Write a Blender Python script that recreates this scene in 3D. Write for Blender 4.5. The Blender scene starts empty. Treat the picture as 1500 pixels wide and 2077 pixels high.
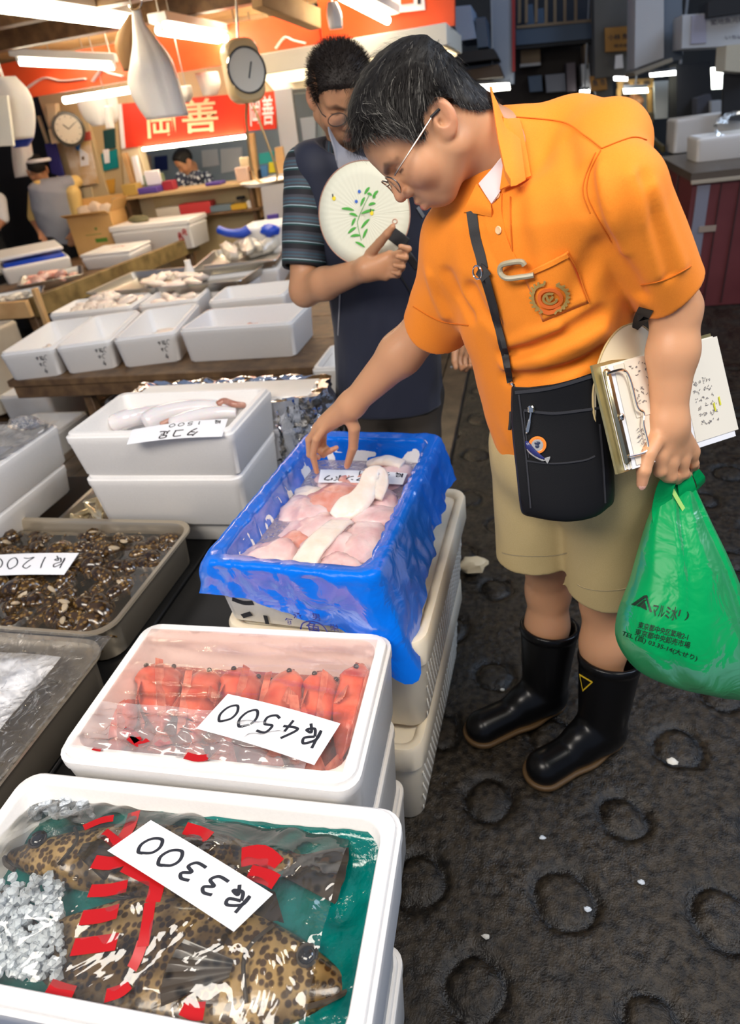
import bpy, bmesh, math, random
import numpy as np
from mathutils import Vector, Matrix
from mathutils.bvhtree import BVHTree
random.seed(7); RNG = np.random.default_rng(7)
SC = bpy.context.scene; COL = SC.collection
PI = math.pi; TAU = 2 * math.pi

# ---------------------------------------------------------------- camera
F_PX = 1300.0; PITCH, ROLL, YAW = np.radians([31.64, -8.05, -15.8]); EYE = 1.5
_d = np.array([np.sin(YAW)*np.cos(PITCH), np.cos(YAW)*np.cos(PITCH), -np.sin(PITCH)])
_r = np.array([np.cos(YAW), -np.sin(YAW), 0.0]); _u = np.cross(_r, _d)
R2 = _r*np.cos(ROLL) + _u*np.sin(ROLL); U2 = -_r*np.sin(ROLL) + _u*np.cos(ROLL)
CAM = np.array([0, 0, EYE])
cd = bpy.data.cameras.new('camera'); cam = bpy.data.objects.new('camera', cd); COL.objects.link(cam)
cam.matrix_world = Matrix(((R2[0], U2[0], -_d[0], 0), (R2[1], U2[1], -_d[1], 0), (R2[2], U2[2], -_d[2], EYE), (0, 0, 0, 1)))
cd.sensor_fit = 'VERTICAL'; cd.sensor_height = 36; cd.lens = F_PX/2077*36; cd.clip_start = .05; cd.clip_end = 60
cd.dof.use_dof = True; cd.dof.focus_distance = 1.08; cd.dof.aperture_fstop = 4.0
SC.camera = cam
def ray(px, py): return _d + R2*(px-750)/F_PX - U2*(py-1038.5)/F_PX
def Pd(px, py, t): return CAM + ray(px, py)*t              # a point of the place by its depth
def Pz(px, py, z): v = ray(px, py); return CAM + v*(z-EYE)/v[2]
def Py(px, py, y): v = ray(px, py); return CAM + v*y/v[1]
def Px(px, py, x): v = ray(px, py); return CAM + v*x/v[0]

# ---------------------------------------------------------------- light
SC.view_settings.view_transform = 'Standard'; SC.view_settings.look = 'None'
SC.view_settings.exposure = 0.75; SC.view_settings.gamma = 1.0; SC.view_settings.use_curve_mapping = False
W = bpy.data.worlds.new('world'); SC.world = W; W.use_nodes = True
bg = W.node_tree.nodes['Background']; bg.inputs[0].default_value = (.55, .68, 1, 1); bg.inputs[1].default_value = .20
def area(name, loc, target, sx, sy, power, color):
    l = bpy.data.lights.new(name, 'AREA'); l.shape = 'RECTANGLE'; l.size = sx; l.size_y = sy; l.energy = power; l.color = color
    o = bpy.data.objects.new(name, l); COL.objects.link(o); o.location = loc
    o.rotation_euler = (Vector(target)-Vector(loc)).to_track_quat('-Z', 'Y').to_euler()
    return o
area('passage_lamp_light', (1.3, .2, 3.3), (.1, 1.2, .9), 1.6, .8, 42, (1, .93, .84))
area('stall_lamp_light', (-1.0, -.5, 2.5), (-.8, 1.5, .6), 1.6, .7, 36, (1, .92, .82))
area('hall_daylight', (4.5, 3.5, 5.0), (.5, 2.5, 1), 3, 3, 130, (.62, .76, 1))
area('stall_ceiling_light', (-2.0, 4.2, 2.45), (-2.0, 4.0, .6), 2.6, 2.6, 290, (1, .87, .66))

# ---------------------------------------------------------------- materials
MATS = {}
def mat(name, color, rough=.5, metal=0, trans=0, alpha=1, ior=1.45, emit=None, es=0, noise=None, bump=None, spec=.5, sss=0, sssr=(1, .3, .15), coat=0, attr=None, rampcols=None, sheen=0, thin=0):
    """noise=(scale, colour2, contrast, detail); bump=(scale, strength, distance); attr = colour attribute multiplied in."""
    if name in MATS: return MATS[name]
    m = bpy.data.materials.new(name); m.use_nodes = True; N = m.node_tree.nodes; L = m.node_tree.links
    b = N['Principled BSDF']; b.inputs['Base Color'].default_value = (*color, 1)
    b.inputs['Roughness'].default_value = rough; b.inputs['Metallic'].default_value = metal
    b.inputs['Transmission Weight'].default_value = trans; b.inputs['Alpha'].default_value = alpha
    b.inputs['IOR'].default_value = ior; b.inputs['Specular IOR Level'].default_value = spec
    if sss: b.inputs['Subsurface Weight'].default_value = sss; b.inputs['Subsurface Radius'].default_value = sssr; b.inputs['Subsurface Scale'].default_value = .01
    if coat: b.inputs['Coat Weight'].default_value = coat; b.inputs['Coat Roughness'].default_value = .08
    if sheen: b.inputs['Sheen Weight'].default_value = sheen; b.inputs['Sheen Roughness'].default_value = .5
    if emit: b.inputs['Emission Color'].default_value = (*emit, 1); b.inputs['Emission Strength'].default_value = es
    tc = None
    def coords():
        nonlocal tc
        if tc is None: tc = N.new('ShaderNodeTexCoord')
        return tc.outputs['Object']
    csock = None
    if noise:
        n = N.new('ShaderNodeTexNoise'); n.inputs['Scale'].default_value = noise[0]; n.inputs['Detail'].default_value = noise[3] if len(noise) > 3 else 4
        L.new(coords(), n.inputs['Vector'])
        r = N.new('ShaderNodeValToRGB'); c = noise[2]
        r.color_ramp.elements[0].position = .5-c; r.color_ramp.elements[1].position = .5+c
        r.color_ramp.elements[0].color = (*color, 1); r.color_ramp.elements[1].color = (*noise[1], 1)
        L.new(n.outputs['Fac'], r.inputs[0]); csock = r.outputs[0]
    if attr:
        a = N.new('ShaderNodeAttribute'); a.attribute_name = attr
        if csock is None:
            csock = a.outputs['Color']
        else:
            mx = N.new('ShaderNodeMixRGB'); mx.blend_type = 'MULTIPLY'; mx.inputs[0].default_value = 1
            L.new(csock, mx.inputs[1]); L.new(a.outputs['Color'], mx.inputs[2]); csock = mx.outputs[0]
    if csock is not None: L.new(csock, b.inputs['Base Color'])
    if bump:
        n = N.new('ShaderNodeTexNoise'); n.inputs['Scale'].default_value = bump[0]; n.inputs['Detail'].default_value = 5
        L.new(coords(), n.inputs['Vector'])
        bp = N.new('ShaderNodeBump'); bp.inputs['Strength'].default_value = bump[1]; bp.inputs['Distance'].default_value = bump[2]
        L.new(n.outputs['Fac'], bp.inputs['Height']); L.new(bp.outputs[0], b.inputs['Normal'])
    MATS[name] = m; return m
def film_mat(name, color, alpha, rough=.08, spec=.5, bump=None):
    """thin plastic film: mostly see-through, with a glossy skin"""
    if name in MATS: return MATS[name]
    m = bpy.data.materials.new(name); m.use_nodes = True; N = m.node_tree.nodes; L = m.node_tree.links
    out = N['Material Output']; N.remove(N['Principled BSDF'])
    tr = N.new('ShaderNodeBsdfTransparent'); tr.inputs[0].default_value = (*color, 1)
    gl = N.new('ShaderNodeBsdfGlossy'); gl.inputs[0].default_value = (1, 1, 1, 1); gl.inputs['Roughness'].default_value = rough
    df = N.new('ShaderNodeBsdfDiffuse'); df.inputs[0].default_value = (*color, 1)
    fr = N.new('ShaderNodeFresnel'); fr.inputs[0].default_value = 1.5
    mu = N.new('ShaderNodeMath'); mu.operation = 'MULTIPLY'; mu.inputs[1].default_value = spec*2; mu.use_clamp = True
    m1 = N.new('ShaderNodeMixShader'); m1.inputs[0].default_value = alpha; L.new(tr.outputs[0], m1.inputs[1]); L.new(df.outputs[0], m1.inputs[2])
    m2 = N.new('ShaderNodeMixShader'); L.new(fr.outputs[0], mu.inputs[0]); L.new(mu.outputs[0], m2.inputs[0]); L.new(m1.outputs[0], m2.inputs[1]); L.new(gl.outputs[0], m2.inputs[2])
    L.new(m2.outputs[0], out.inputs[0])
    if bump:
        tc = N.new('ShaderNodeTexCoord'); n = N.new('ShaderNodeTexNoise'); n.inputs['Scale'].default_value = bump[0]; n.inputs['Detail'].default_value = 3
        if len(bump) > 3: n.inputs['Distortion'].default_value = bump[3]
        L.new(tc.outputs['Object'], n.inputs['Vector'])
        bp = N.new('ShaderNodeBump'); bp.inputs['Strength'].default_value = bump[1]; bp.inputs['Distance'].default_value = bump[2]
        L.new(n.outputs['Fac'], bp.inputs['Height'])
        for s in (gl, df, fr): L.new(bp.outputs[0], s.inputs['Normal'])
    MATS[name] = m; return m
def lamp_mat(name, color, s):
    if name in MATS: return MATS[name]
    m = bpy.data.materials.new(name); m.use_nodes = True; b = m.node_tree.nodes['Principled BSDF']
    b.inputs['Base Color'].default_value = (*color, 1); b.inputs['Emission Color'].default_value = (*color, 1); b.inputs['Emission Strength'].default_value = s
    MATS[name] = m; return m
FOAM = mat('foam', (.80, .78, .755), .45, noise=(200, (.83, .81, .785), .2, 2), bump=(350, .05, .001), sss=.15, sssr=(1, .9, .8))
FOAMW = mat('foam_worn', (.74, .70, .64), .5, noise=(5, (.86, .84, .80), .2, 4), bump=(300, .15, .001))
PAPER = mat('paper', (.86, .86, .88), .6)
INK = mat('ink', (.02, .022, .03), .5)
STEEL = mat('stainless', (.62, .60, .56), .22, 1, bump=(30, .05, .002))
STEELD = mat('steel_dull', (.5, .48, .44), .35, 1)
CHROME = mat('chrome', (.85, .82, .75), .12, 1)
BLACKM = mat('black_matte', (.015, .015, .017), .7)
WOODD = mat('wood_dark', (.10, .055, .028), .5, noise=(14, (.19, .11, .05), .15, 5), bump=(40, .4, .004))
WOODO = mat('wood_olive', (.13, .085, .03), .5, noise=(9, (.30, .21, .08), .18, 5), bump=(30, .4, .004))
WOODL = mat('wood_light', (.52, .30, .12), .6, noise=(6, (.66, .43, .20), .2, 4), bump=(20, .3, .004))
REDB = mat('red_banner', (.72, .035, .012), .45, noise=(3, (.80, .06, .02), .2))
CREAM = mat('cream_wall', (.62, .50, .30), .7, noise=(3, (.70, .60, .40), .25))
WHITEB = mat('white_plastic', (.80, .79, .76), .4)
GREY = mat('grey_paint', (.30, .32, .34), .5)
BLUE = mat('blue_plastic', (.01, .06, .50), .3)

# ---------------------------------------------------------------- objects
def tag(o, label, cat, group=None, kind=None):
    if label: o['label'] = label
    if cat: o['category'] = cat
    if group: o['group'] = group
    if kind: o['kind'] = kind
    return o
def thing(name, label, cat, loc=(0, 0, 0), rotz=0, group=None):
    o = bpy.data.objects.new(name, None); COL.objects.link(o); o.empty_display_size = .05
    o.location = loc; o.rotation_euler = (0, 0, rotz); return tag(o, label, cat, group)
def mesh_data(name, V, Fc, smooth=True, angle=40, mats=(), midx=None, col=None):
    me = bpy.data.meshes.new(name); me.from_pydata([tuple(map(float, v)) for v in V], [], [tuple(map(int, f)) for f in Fc])
    for m in mats: me.materials.append(m)
    if midx is not None: me.polygons.foreach_set('material_index', np.asarray(midx, dtype=np.int32))
    if smooth:
        me.polygons.foreach_set('use_smooth', np.ones(len(me.polygons), dtype=bool))
        if angle < 180: me.set_sharp_from_angle(angle=math.radians(angle))
    if col is not None:
        a = me.color_attributes.new('col', 'FLOAT_COLOR', 'POINT'); c = np.ones((len(V), 4), dtype=np.float32); c[:, :3] = col
        a.data.foreach_set('color', c.ravel())
    me.update(); return me
def obj(name, VF, m, parent=None, label=None, cat=None, group=None, kind=None, smooth=True, angle=40, world=False, col=None, midx=None):
    """one mesh object; world=True: the vertices are given in world space and moved into the parent's"""
    V, Fc = np.asarray(VF[0], float).reshape(-1, 3), VF[1]
    if midx is None and len(VF) > 2: midx = VF[2]
    off = (0, 0, 0)
    if world and parent is None and len(V):
        off = np.array([(V[:, 0].min()+V[:, 0].max())/2, (V[:, 1].min()+V[:, 1].max())/2, V[:, 2].min()]); V = V-off
    if world and parent is not None:
        chain = []; p = parent
        while p is not None: chain.append(p); p = p.parent
        for p in reversed(chain):
            V = V-np.array(p.location); a = -p.rotation_euler.z
            if a: V = V @ np.array([[math.cos(a), math.sin(a), 0], [-math.sin(a), math.cos(a), 0], [0, 0, 1]])
    ms = m if isinstance(m, (list, tuple)) else (m,)
    o = bpy.data.objects.new(name, mesh_data(name, V, Fc, smooth, angle, ms, midx, col)); COL.objects.link(o)
    o.location = off; o.parent = parent; return tag(o, label, cat, group, kind)
def dup(root, loc=None, rotz=None, label=None, group=None):
    def cp(o, par):
        c = o.copy(); COL.objects.link(c); c.parent = par
        for ch in list(o.children): cp(ch, c)
        return c
    r = cp(root, None)
    if loc is not None: r.location = loc
    if rotz is not None: r.rotation_euler = (r.rotation_euler[0], r.rotation_euler[1], rotz)
    if label: r['label'] = label
    if group: r['group'] = group
    return r

# ---------------------------------------------------------------- shapes: every function returns (verts, faces)
def join(*parts):
    V = []; Fc = []; n = 0; mi = []; has = any(len(p) > 2 for p in parts)
    for p in parts:
        V.append(np.asarray(p[0], float).reshape(-1, 3)); Fc += [tuple(i+n for i in f) for f in p[1]]; n += len(p[0])
        mi += list(p[2]) if len(p) > 2 else [0]*len(p[1])
    return (np.vstack(V), Fc, mi) if has else (np.vstack(V), Fc)
def mi(VF, i): return (VF[0], VF[1], [i]*len(VF[1]))
def xf(VF, loc=(0, 0, 0), rot=(0, 0, 0), sc=(1, 1, 1)):
    M = np.array(Matrix.Rotation(rot[2], 3, 'Z') @ Matrix.Rotation(rot[1], 3, 'Y') @ Matrix.Rotation(rot[0], 3, 'X'))
    return ((np.asarray(VF[0], float).reshape(-1, 3)*np.array(sc)) @ M.T + np.array(loc),)+tuple(VF[1:])
def frame(VF, o, ax, ay, az):
    V = np.asarray(VF[0], float); return (np.array(o)+V[:, :1]*np.array(ax)+V[:, 1:2]*np.array(ay)+V[:, 2:3]*np.array(az),)+tuple(VF[1:])
def nrm(v): v = np.array(v, float); return v/np.linalg.norm(v)
def loft(rings, cap0=False, cap1=False, closed=True):
    R = [np.asarray(r, float) for r in rings]; n = len(R[0]); Fc = []
    for i in range(len(R)-1):
        for j in range(n if closed else n-1):
            k = (j+1) % n; Fc.append((i*n+j, i*n+k, (i+1)*n+k, (i+1)*n+j))
    if cap0: Fc.append(tuple(range(n))[::-1])
    if cap1: Fc.append(tuple((len(R)-1)*n+j for j in range(n)))
    return np.vstack(R), Fc
def rr(L, Wd, r, z, n=5, cx=0, cy=0):
    r = min(r, L/2-1e-4, Wd/2-1e-4); P = []
    for qx, qy, a0 in ((1, 1, 0), (-1, 1, 90), (-1, -1, 180), (1, -1, 270)):
        for i in range(n+1):
            a = math.radians(a0+90*i/n); P.append((cx+qx*(L/2-r)+r*math.cos(a), cy+qy*(Wd/2-r)+r*math.sin(a), z))
    return np.array(P)
def box(sx, sy, sz, b=.004, loc=(0, 0, 0), rot=(0, 0, 0)):
    """box with bevelled edges, base at z=0"""
    b = min(b, sx*.45, sy*.45, sz*.45)
    return xf(loft([rr(sx-2*b, sy-2*b, .0005, 0, 1), rr(sx, sy, b, b, 1), rr(sx, sy, b, sz-b, 1), rr(sx-2*b, sy-2*b, .0005, sz, 1)], True, True), loc, rot)
def bar(a, b, w, h, up=(0, 0, 1), bev=.004):
    """straight beam from a to b, w wide, h tall (centred)"""
    a = np.array(a, float); b = np.array(b, float); z = nrm(b-a); x = np.cross(np.array(up, float), z)
    x = nrm(x) if np.linalg.norm(x) > 1e-6 else np.array([1., 0, 0]); y = np.cross(z, x)
    return frame(box(w, h, np.linalg.norm(b-a), bev), a, x, y, z)
def circ(c, r, n, ax, ay, ph=0):
    t = np.linspace(0, TAU, n, endpoint=False)+ph
    return np.array(c)+np.outer(np.cos(t), np.array(ax)*r)+np.outer(np.sin(t), np.array(ay)*r)
def tube(path, r, n=8, cap=True, flat=None):
    """tube along a path; r number or list; flat = squash factor along the second axis"""
    P = np.asarray(path, float); m = len(P); rs = np.full(m, r) if np.isscalar(r) else np.asarray(r, float)
    T = np.gradient(P, axis=0); T /= np.linalg.norm(T, axis=1)[:, None]+1e-12
    x = np.cross(T[0], (0, 0, 1)); x = nrm(x) if np.linalg.norm(x) > 1e-3 else np.array([1., 0, 0]); rings = []
    for i in range(m):
        x = nrm(x-T[i]*(x@T[i])); y = np.cross(T[i], x); rings.append(circ(P[i], rs[i], n, x, y*(flat or 1)))
    return loft(rings, cap, cap)
def spline(pts, n=40):
    P = np.asarray(pts, float); m = len(P); t = np.linspace(0, m-1, n); out = []
    for u in t:
        i = min(int(u), m-2); f = u-i; p0 = P[max(i-1, 0)]; p1 = P[i]; p2 = P[i+1]; p3 = P[min(i+2, m-1)]
        out.append(.5*((2*p1)+(-p0+p2)*f+(2*p0-5*p1+4*p2-p3)*f*f+(-p0+3*p1-3*p2+p3)*f**3))
    return np.array(out)
def lathe(prof, n=24, cap0=True, cap1=True):
    return loft([[(r*math.cos(a), r*math.sin(a), z) for a in np.linspace(0, TAU, n, endpoint=False)] for r, z in prof], cap0, cap1)
def sphere(r=1, n=14, m=9, sc=(1, 1, 1)):
    V, Fc = loft([[(r*math.sin(p)*math.cos(a), r*math.sin(p)*math.sin(a), -r*math.cos(p)) for a in np.linspace(0, TAU, n, endpoint=False)] for p in np.linspace(.02, PI-.02, m)], True, True)
    return V*np.array(sc), Fc
def gridf(f, nu, nv):
    """surface f(u, v), u and v from 0 to 1"""
    V = [f(i/(nu-1), j/(nv-1)) for j in range(nv) for i in range(nu)]
    return np.array(V, float), [(j*nu+i, j*nu+i+1, (j+1)*nu+i+1, (j+1)*nu+i) for j in range(nv-1) for i in range(nu-1)]
def solid(VF, t):
    """thickness for an open sheet: offset along the normals, rim closed"""
    me = bpy.data.meshes.new('t'); me.from_pydata([tuple(v) for v in VF[0]], [], VF[1]); bm = bmesh.new(); bm.from_mesh(me); bpy.data.meshes.remove(me)
    bmesh.ops.recalc_face_normals(bm, faces=bm.faces); bm.normal_update(); nv = len(bm.verts); bm.verts.ensure_lookup_table()
    V = [np.array(v.co) for v in bm.verts]; V2 = [np.array(v.co)+np.array(v.normal)*t for v in bm.verts]
    Fc = [tuple(v.index for v in f.verts) for f in bm.faces]; out = [f[::-1] for f in Fc]+[tuple(i+nv for i in f) for f in Fc]
    for e in bm.edges:
        if len(e.link_loops) == 1:
            l = e.link_loops[0]; a = l.vert.index; b = l.link_loop_next.vert.index; out.append((a, b, b+nv, a+nv))
    bm.free(); return np.array(V+V2), out
def vnoise(P, s, seed=0):
    """smooth value noise in -1..1, vectorised"""
    P = np.asarray(P, float)*s+seed*17.3; I = np.floor(P).astype(np.int64); f = P-I; f = f*f*(3-2*f)
    def h(i, j, k):
        n = (i*374761393+j*668265263+k*2147483647+seed*1274126177) & 0xffffffff
        n = ((n ^ (n >> 13))*1274126177) & 0xffffffff; return ((n ^ (n >> 16)) & 0xffff)/32767.5-1
    r = 0
    for a in (0, 1):
        for b in (0, 1):
            for c in (0, 1):
                r = r+h(I[..., 0]+a, I[..., 1]+b, I[..., 2]+c)*(f[..., 0] if a else 1-f[..., 0])*(f[..., 1] if b else 1-f[..., 1])*(f[..., 2] if c else 1-f[..., 2])
    return r
def fbm(P, s, seed=0, o=3):
    return sum(vnoise(P, s*2**i, seed+i)*.5**i for i in range(o))
# pen strokes: flat ribbons lying on a small plane, lifted a hair above it
def strokes(lines, o, ax, ay, w=.003, n=(0, 0, 1), lift=.0006, smooth=True):
    parts = []; o = np.array(o, float); ax = np.array(ax, float); ay = np.array(ay, float); nn = nrm(np.cross(ax, ay)); nax, nay = nrm(ax), nrm(ay)
    if nn @ np.array(n) < 0: nn = -nn
    for ln in lines:
        P2 = np.array(ln, float)
        if smooth and len(P2) > 2: P2 = spline(P2, 6*len(P2))
        P3 = o+P2[:, :1]*ax+P2[:, 1:2]*ay+nn*lift
        T = np.gradient(P3, axis=0); T /= np.linalg.norm(T, axis=1)[:, None]+1e-9; S = np.cross(nn, T)*w/2
        V = np.vstack([P3+S, P3-S]); m = len(P3); parts.append((V, [(i, i+1, m+i+1, m+i) for i in range(m-1)]))
    return join(*parts)
DIG = {'0': [[(.5, 1), (.1, .75), (.05, .35), (.35, 0), (.75, .2), (.85, .65), (.6, 1), (.35, .95)]],
       '1': [[(.45, 1), (.5, .5), (.48, 0)]], '2': [[(.1, .75), (.4, 1), (.75, .8), (.5, .4), (.1, .02), (.5, .1), (.9, .05)]],
       '3': [[(.15, .9), (.5, 1), (.7, .8), (.4, .55), (.75, .4), (.6, .08), (.1, .05)]],
       '4': [[(.6, 1), (.1, .35), (.9, .4)], [(.65, .65), (.6, 0)]], '5': [[(.8, .98), (.3, .95), (.2, .55), (.65, .55), (.75, .2), (.4, 0), (.1, .1)]],
       'k': [[(.1, 1), (.2, .1), (.15, .55), (.6, .9), (.75, .65), (.3, .45)], [(.3, .45), (.55, .1), (.9, .25), (.6, .3), (.9, -.1)]],
       'c': [[(.9, .9), (.4, 1), (.05, .6), (.15, .15), (.5, 0)]],
       'y': [[(.5, .9), (.5, .1)], [(.1, .7), (.9, .75)], [(.15, .45), (.85, .5)]]}
KANA = {'ta': [[(.4, 1), (.25, .7), (.05, .45)], [(.4, .8), (.85, .8), (.6, .3), (.2, 0)], [(.3, .5), (.65, .42)]],
        'ko': [[(.15, .85), (.8, .85), (.78, .1)], [(.1, .1), (.85, .1)]],
        'ashi': [[(.25, .95), (.75, .95), (.75, .65), (.25, .65), (.25, .95)], [(.5, .65), (.5, .1)], [(.5, .4), (.8, .4)], [(.25, .45), (.2, .15), (.05, 0)], [(.2, .2), (.5, .05), (.95, 0)]],
        'ma': [[(.1, .85), (.85, .85), (.5, .4)], [(.35, .5), (.6, .15)]], 'n': [[(.15, .8), (.35, .65)], [(.15, .1), (.6, .3), (.9, .75)]],
        'bo': [[(.1, .7), (.85, .7)], [(.48, 1), (.48, .05), (.38, .12)], [(.25, .5), (.1, .2)], [(.7, .5), (.85, .2)], [(.8, 1), (.85, .88)], [(.92, 1), (.97, .88)]],
        'u': [[(.5, 1), (.5, .82)], [(.15, .5), (.15, .8), (.85, .8), (.75, .35), (.4, 0)]],
        'en': [[(.1, 0), (.1, .95), (.9, .95), (.9, 0)], [(.5, .95), (.5, .5)], [(.1, .5), (.9, .5)]]}
def write(s, o, ax, ay, w=.003, gap=.18, n=(0, 0, 1), lift=.0006):
    """s: list of glyph names; ax = one glyph width along the line, ay = one glyph height"""
    o = np.array(o, float); ax = np.array(ax, float); out = []
    for i, g in enumerate(s):
        if g == ' ': continue
        out.append(strokes(DIG[g] if g in DIG else KANA[g], o+ax*i*(1+gap), ax, ay, w, n, lift))
    return join(*out)
def textmesh(s, size=.1, ext=0.0):
    """lettering as a mesh, for signs: (verts, faces) in the xy plane, centred"""
    cu = bpy.data.curves.new('t', 'FONT'); cu.body = s; cu.size = size; cu.align_x = 'CENTER'; cu.align_y = 'CENTER'; cu.extrude = ext; cu.resolution_u = 2; cu.offset = .012*size
    o = bpy.data.objects.new('t', cu); COL.objects.link(o); dg = bpy.context.evaluated_depsgraph_get(); me = bpy.data.meshes.new_from_object(o.evaluated_get(dg))
    V = np.array([v.co for v in me.vertices]).reshape(-1, 3); Fc = [tuple(p.vertices) for p in me.polygons]
    bpy.data.objects.remove(o); bpy.data.curves.remove(cu); bpy.data.meshes.remove(me); return V, Fc

# ---------------------------------------------------------------- bodies as one smooth surface (distance fields, surface nets)
def smin(a, b, k):
    if k <= 0: return np.minimum(a, b)
    h = np.clip(.5+.5*(b-a)/k, 0, 1); return b+(a-b)*h-k*h*(1-h)
def smax(a, b, k): return -smin(-a, -b, k)
def cone(P, a, b, ra, rb):
    a = np.asarray(a, float); ba = np.asarray(b, float)-a; t = np.clip((P-a)@ba/(ba@ba), 0, 1)
    return np.linalg.norm(P-a-t[:, None]*ba, axis=1)-(ra+(rb-ra)*t)
def fcone(P, a, b, ra, rb, ax, sq):
    """cone squashed by sq along unit axis ax"""
    ax = np.asarray(ax, float); a = np.asarray(a, float); b = np.asarray(b, float)
    def q(X): return X+np.outer(X@ax, ax)*(1/sq-1) if X.ndim > 1 else X+ax*(X@ax)*(1/sq-1)
    return cone(q(P), q(a), q(b), ra, rb)*min(1, sq)
def ell(P, c, r, M=None):
    q = P-np.asarray(c, float)
    if M is not None: q = q@np.asarray(M).T
    r = np.asarray(r, float); k0 = np.linalg.norm(q/r, axis=1); k1 = np.linalg.norm(q/(r*r), axis=1)+1e-9
    return k0*(k0-1)/k1
def mesh_sdf(f, lo, hi, h, B=8):
    lo = np.array(lo, float); hi = np.array(hi, float); nb = np.ceil((hi-lo)/(h*B)).astype(int); n = nb*B
    ax = [lo[i]+h*np.arange(n[i]) for i in range(3)]
    cb = np.stack(np.meshgrid(*[lo[i]+h*B*(np.arange(nb[i])+.5)-h/2 for i in range(3)], indexing='ij'), -1).reshape(-1, 3)
    dc = f(cb); Fd = np.repeat(np.repeat(np.repeat(dc.reshape(nb), B, 0), B, 1), B, 2).astype(np.float32)
    act = np.nonzero(np.abs(dc) < h*B*1.25)[0]; bi = np.stack(np.unravel_index(act, nb), -1)
    off = np.stack(np.meshgrid(*[np.arange(B)]*3, indexing='ij'), -1).reshape(-1, 3)
    for s in range(0, len(bi), 1500):
        idx = (bi[s:s+1500, None, :]*B+off[None]).reshape(-1, 3); Fd[idx[:, 0], idx[:, 1], idx[:, 2]] = f(lo+idx*h)
    S = Fd < 0; n1 = n-1
    cnt = sum(S[i:n1[0]+i, j:n1[1]+j, k:n1[2]+k].astype(np.int8) for i in (0, 1) for j in (0, 1) for k in (0, 1))
    ci = np.argwhere((cnt > 0) & (cnt < 8)); cid = np.full(n1, -1, np.int32); cid[ci[:, 0], ci[:, 1], ci[:, 2]] = np.arange(len(ci))
    cor = [(i, j, k) for i in (0, 1) for j in (0, 1) for k in (0, 1)]; val = {c: Fd[ci[:, 0]+c[0], ci[:, 1]+c[1], ci[:, 2]+c[2]] for c in cor}
    acc = np.zeros((len(ci), 3)); w = np.zeros(len(ci))
    for c in cor:
        for a in range(3):
            if c[a] == 0:
                e = list(c); e[a] = 1; e = tuple(e); va, vb = val[c], val[e]; mk = (va < 0) != (vb < 0); t = np.where(mk, va/(va-vb+1e-12), 0)
                p = np.tile(np.array(c, float), (len(ci), 1)); p[:, a] = t; acc += p*mk[:, None]; w += mk
    V = lo+(ci+acc/np.maximum(w, 1)[:, None])*h; Fc = []
    for a in range(3):
        b, c = (a+1) % 3, (a+2) % 3; sl0 = [slice(1, n1[i]) for i in range(3)]; sl0[a] = slice(0, n1[a]); sl1 = list(sl0); sl1[a] = slice(1, n1[a]+1)
        A, Bq = S[tuple(sl0)], S[tuple(sl1)]; st = np.array([s.start for s in sl0])
        for sign, ed in ((1, A & ~Bq), (-1, ~A & Bq)):
            e = np.argwhere(ed)+st
            if not len(e): continue
            q = []
            for db, dc_ in ((0, 0), (1, 0), (1, 1), (0, 1)):
                g = e.copy(); g[:, b] -= 1-db; g[:, c] -= 1-dc_; q.append(cid[g[:, 0], g[:, 1], g[:, 2]])
            q = np.stack(q, 1); Fc.append(q if sign > 0 else q[:, ::-1])
    return V, np.vstack(Fc)
def fast_mesh(name, V, Q, m, parent, col=None, world=True, **kw):
    """many quads, quickly"""
    V = np.asarray(V, np.float32); Q = np.asarray(Q, np.int32); me = bpy.data.meshes.new(name); k = Q.shape[1]
    if parent is not None and world:
        chain = []; p = parent
        while p is not None: chain.append(p); p = p.parent
        for p in reversed(chain):
            V = V-np.array(p.location, np.float32); a = -p.rotation_euler.z
            if a: V = V @ np.array([[math.cos(a), math.sin(a), 0], [-math.sin(a), math.cos(a), 0], [0, 0, 1]], np.float32)
    me.vertices.add(len(V)); me.vertices.foreach_set('co', V.astype(np.float32).ravel()); me.loops.add(Q.size); me.loops.foreach_set('vertex_index', Q.ravel())
    me.polygons.add(len(Q)); me.polygons.foreach_set('loop_start', np.arange(0, Q.size, k, dtype=np.int32)); me.polygons.foreach_set('use_smooth', np.ones(len(Q), bool))
    for mm in (m if isinstance(m, (list, tuple)) else (m,)): me.materials.append(mm)
    if col is not None:
        c = np.ones((len(V), 4), np.float32); c[:, :3] = col; me.color_attributes.new('col', 'FLOAT_COLOR', 'POINT').data.foreach_set('color', c.ravel())
    me.update(calc_edges=True); me.validate()
    o = bpy.data.objects.new(name, me); COL.objects.link(o); o.parent = parent; return tag(o, kw.get('label'), kw.get('cat'), kw.get('group'), kw.get('kind'))
def bvh(VQ): return BVHTree.FromPolygons([Vector(v) for v in np.asarray(VQ[0])], [tuple(map(int, q)) for q in VQ[1]])
def on(tree, px, py, lift=0.0):
    """where the sight line of a picture point meets a built surface, and the surface normal there"""
    h = tree.ray_cast(Vector(CAM), Vector(ray(px, py)))
    if h[0] is None: return None, None
    n = np.array(h[1]); n = -n if n@ray(px, py) > 0 else n
    return np.array(h[0])+n*lift, n
def ribbon(P, Nr, w, t=.002):
    """strap: a flat band along P, facing Nr"""
    P = np.asarray(P, float); Nr = np.asarray(Nr, float); T = np.gradient(P, axis=0); S = np.cross(Nr, T); S /= np.linalg.norm(S, axis=1)[:, None]+1e-9
    wv = (w if not np.isscalar(w) else np.full(len(P), w))[:, None]/2
    return loft([np.array([P[i]+S[i]*wv[i]+Nr[i]*t/2, P[i]-S[i]*wv[i]+Nr[i]*t/2, P[i]-S[i]*wv[i]-Nr[i]*t/2, P[i]+S[i]*wv[i]-Nr[i]*t/2]) for i in range(len(P))], True, True)
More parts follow.
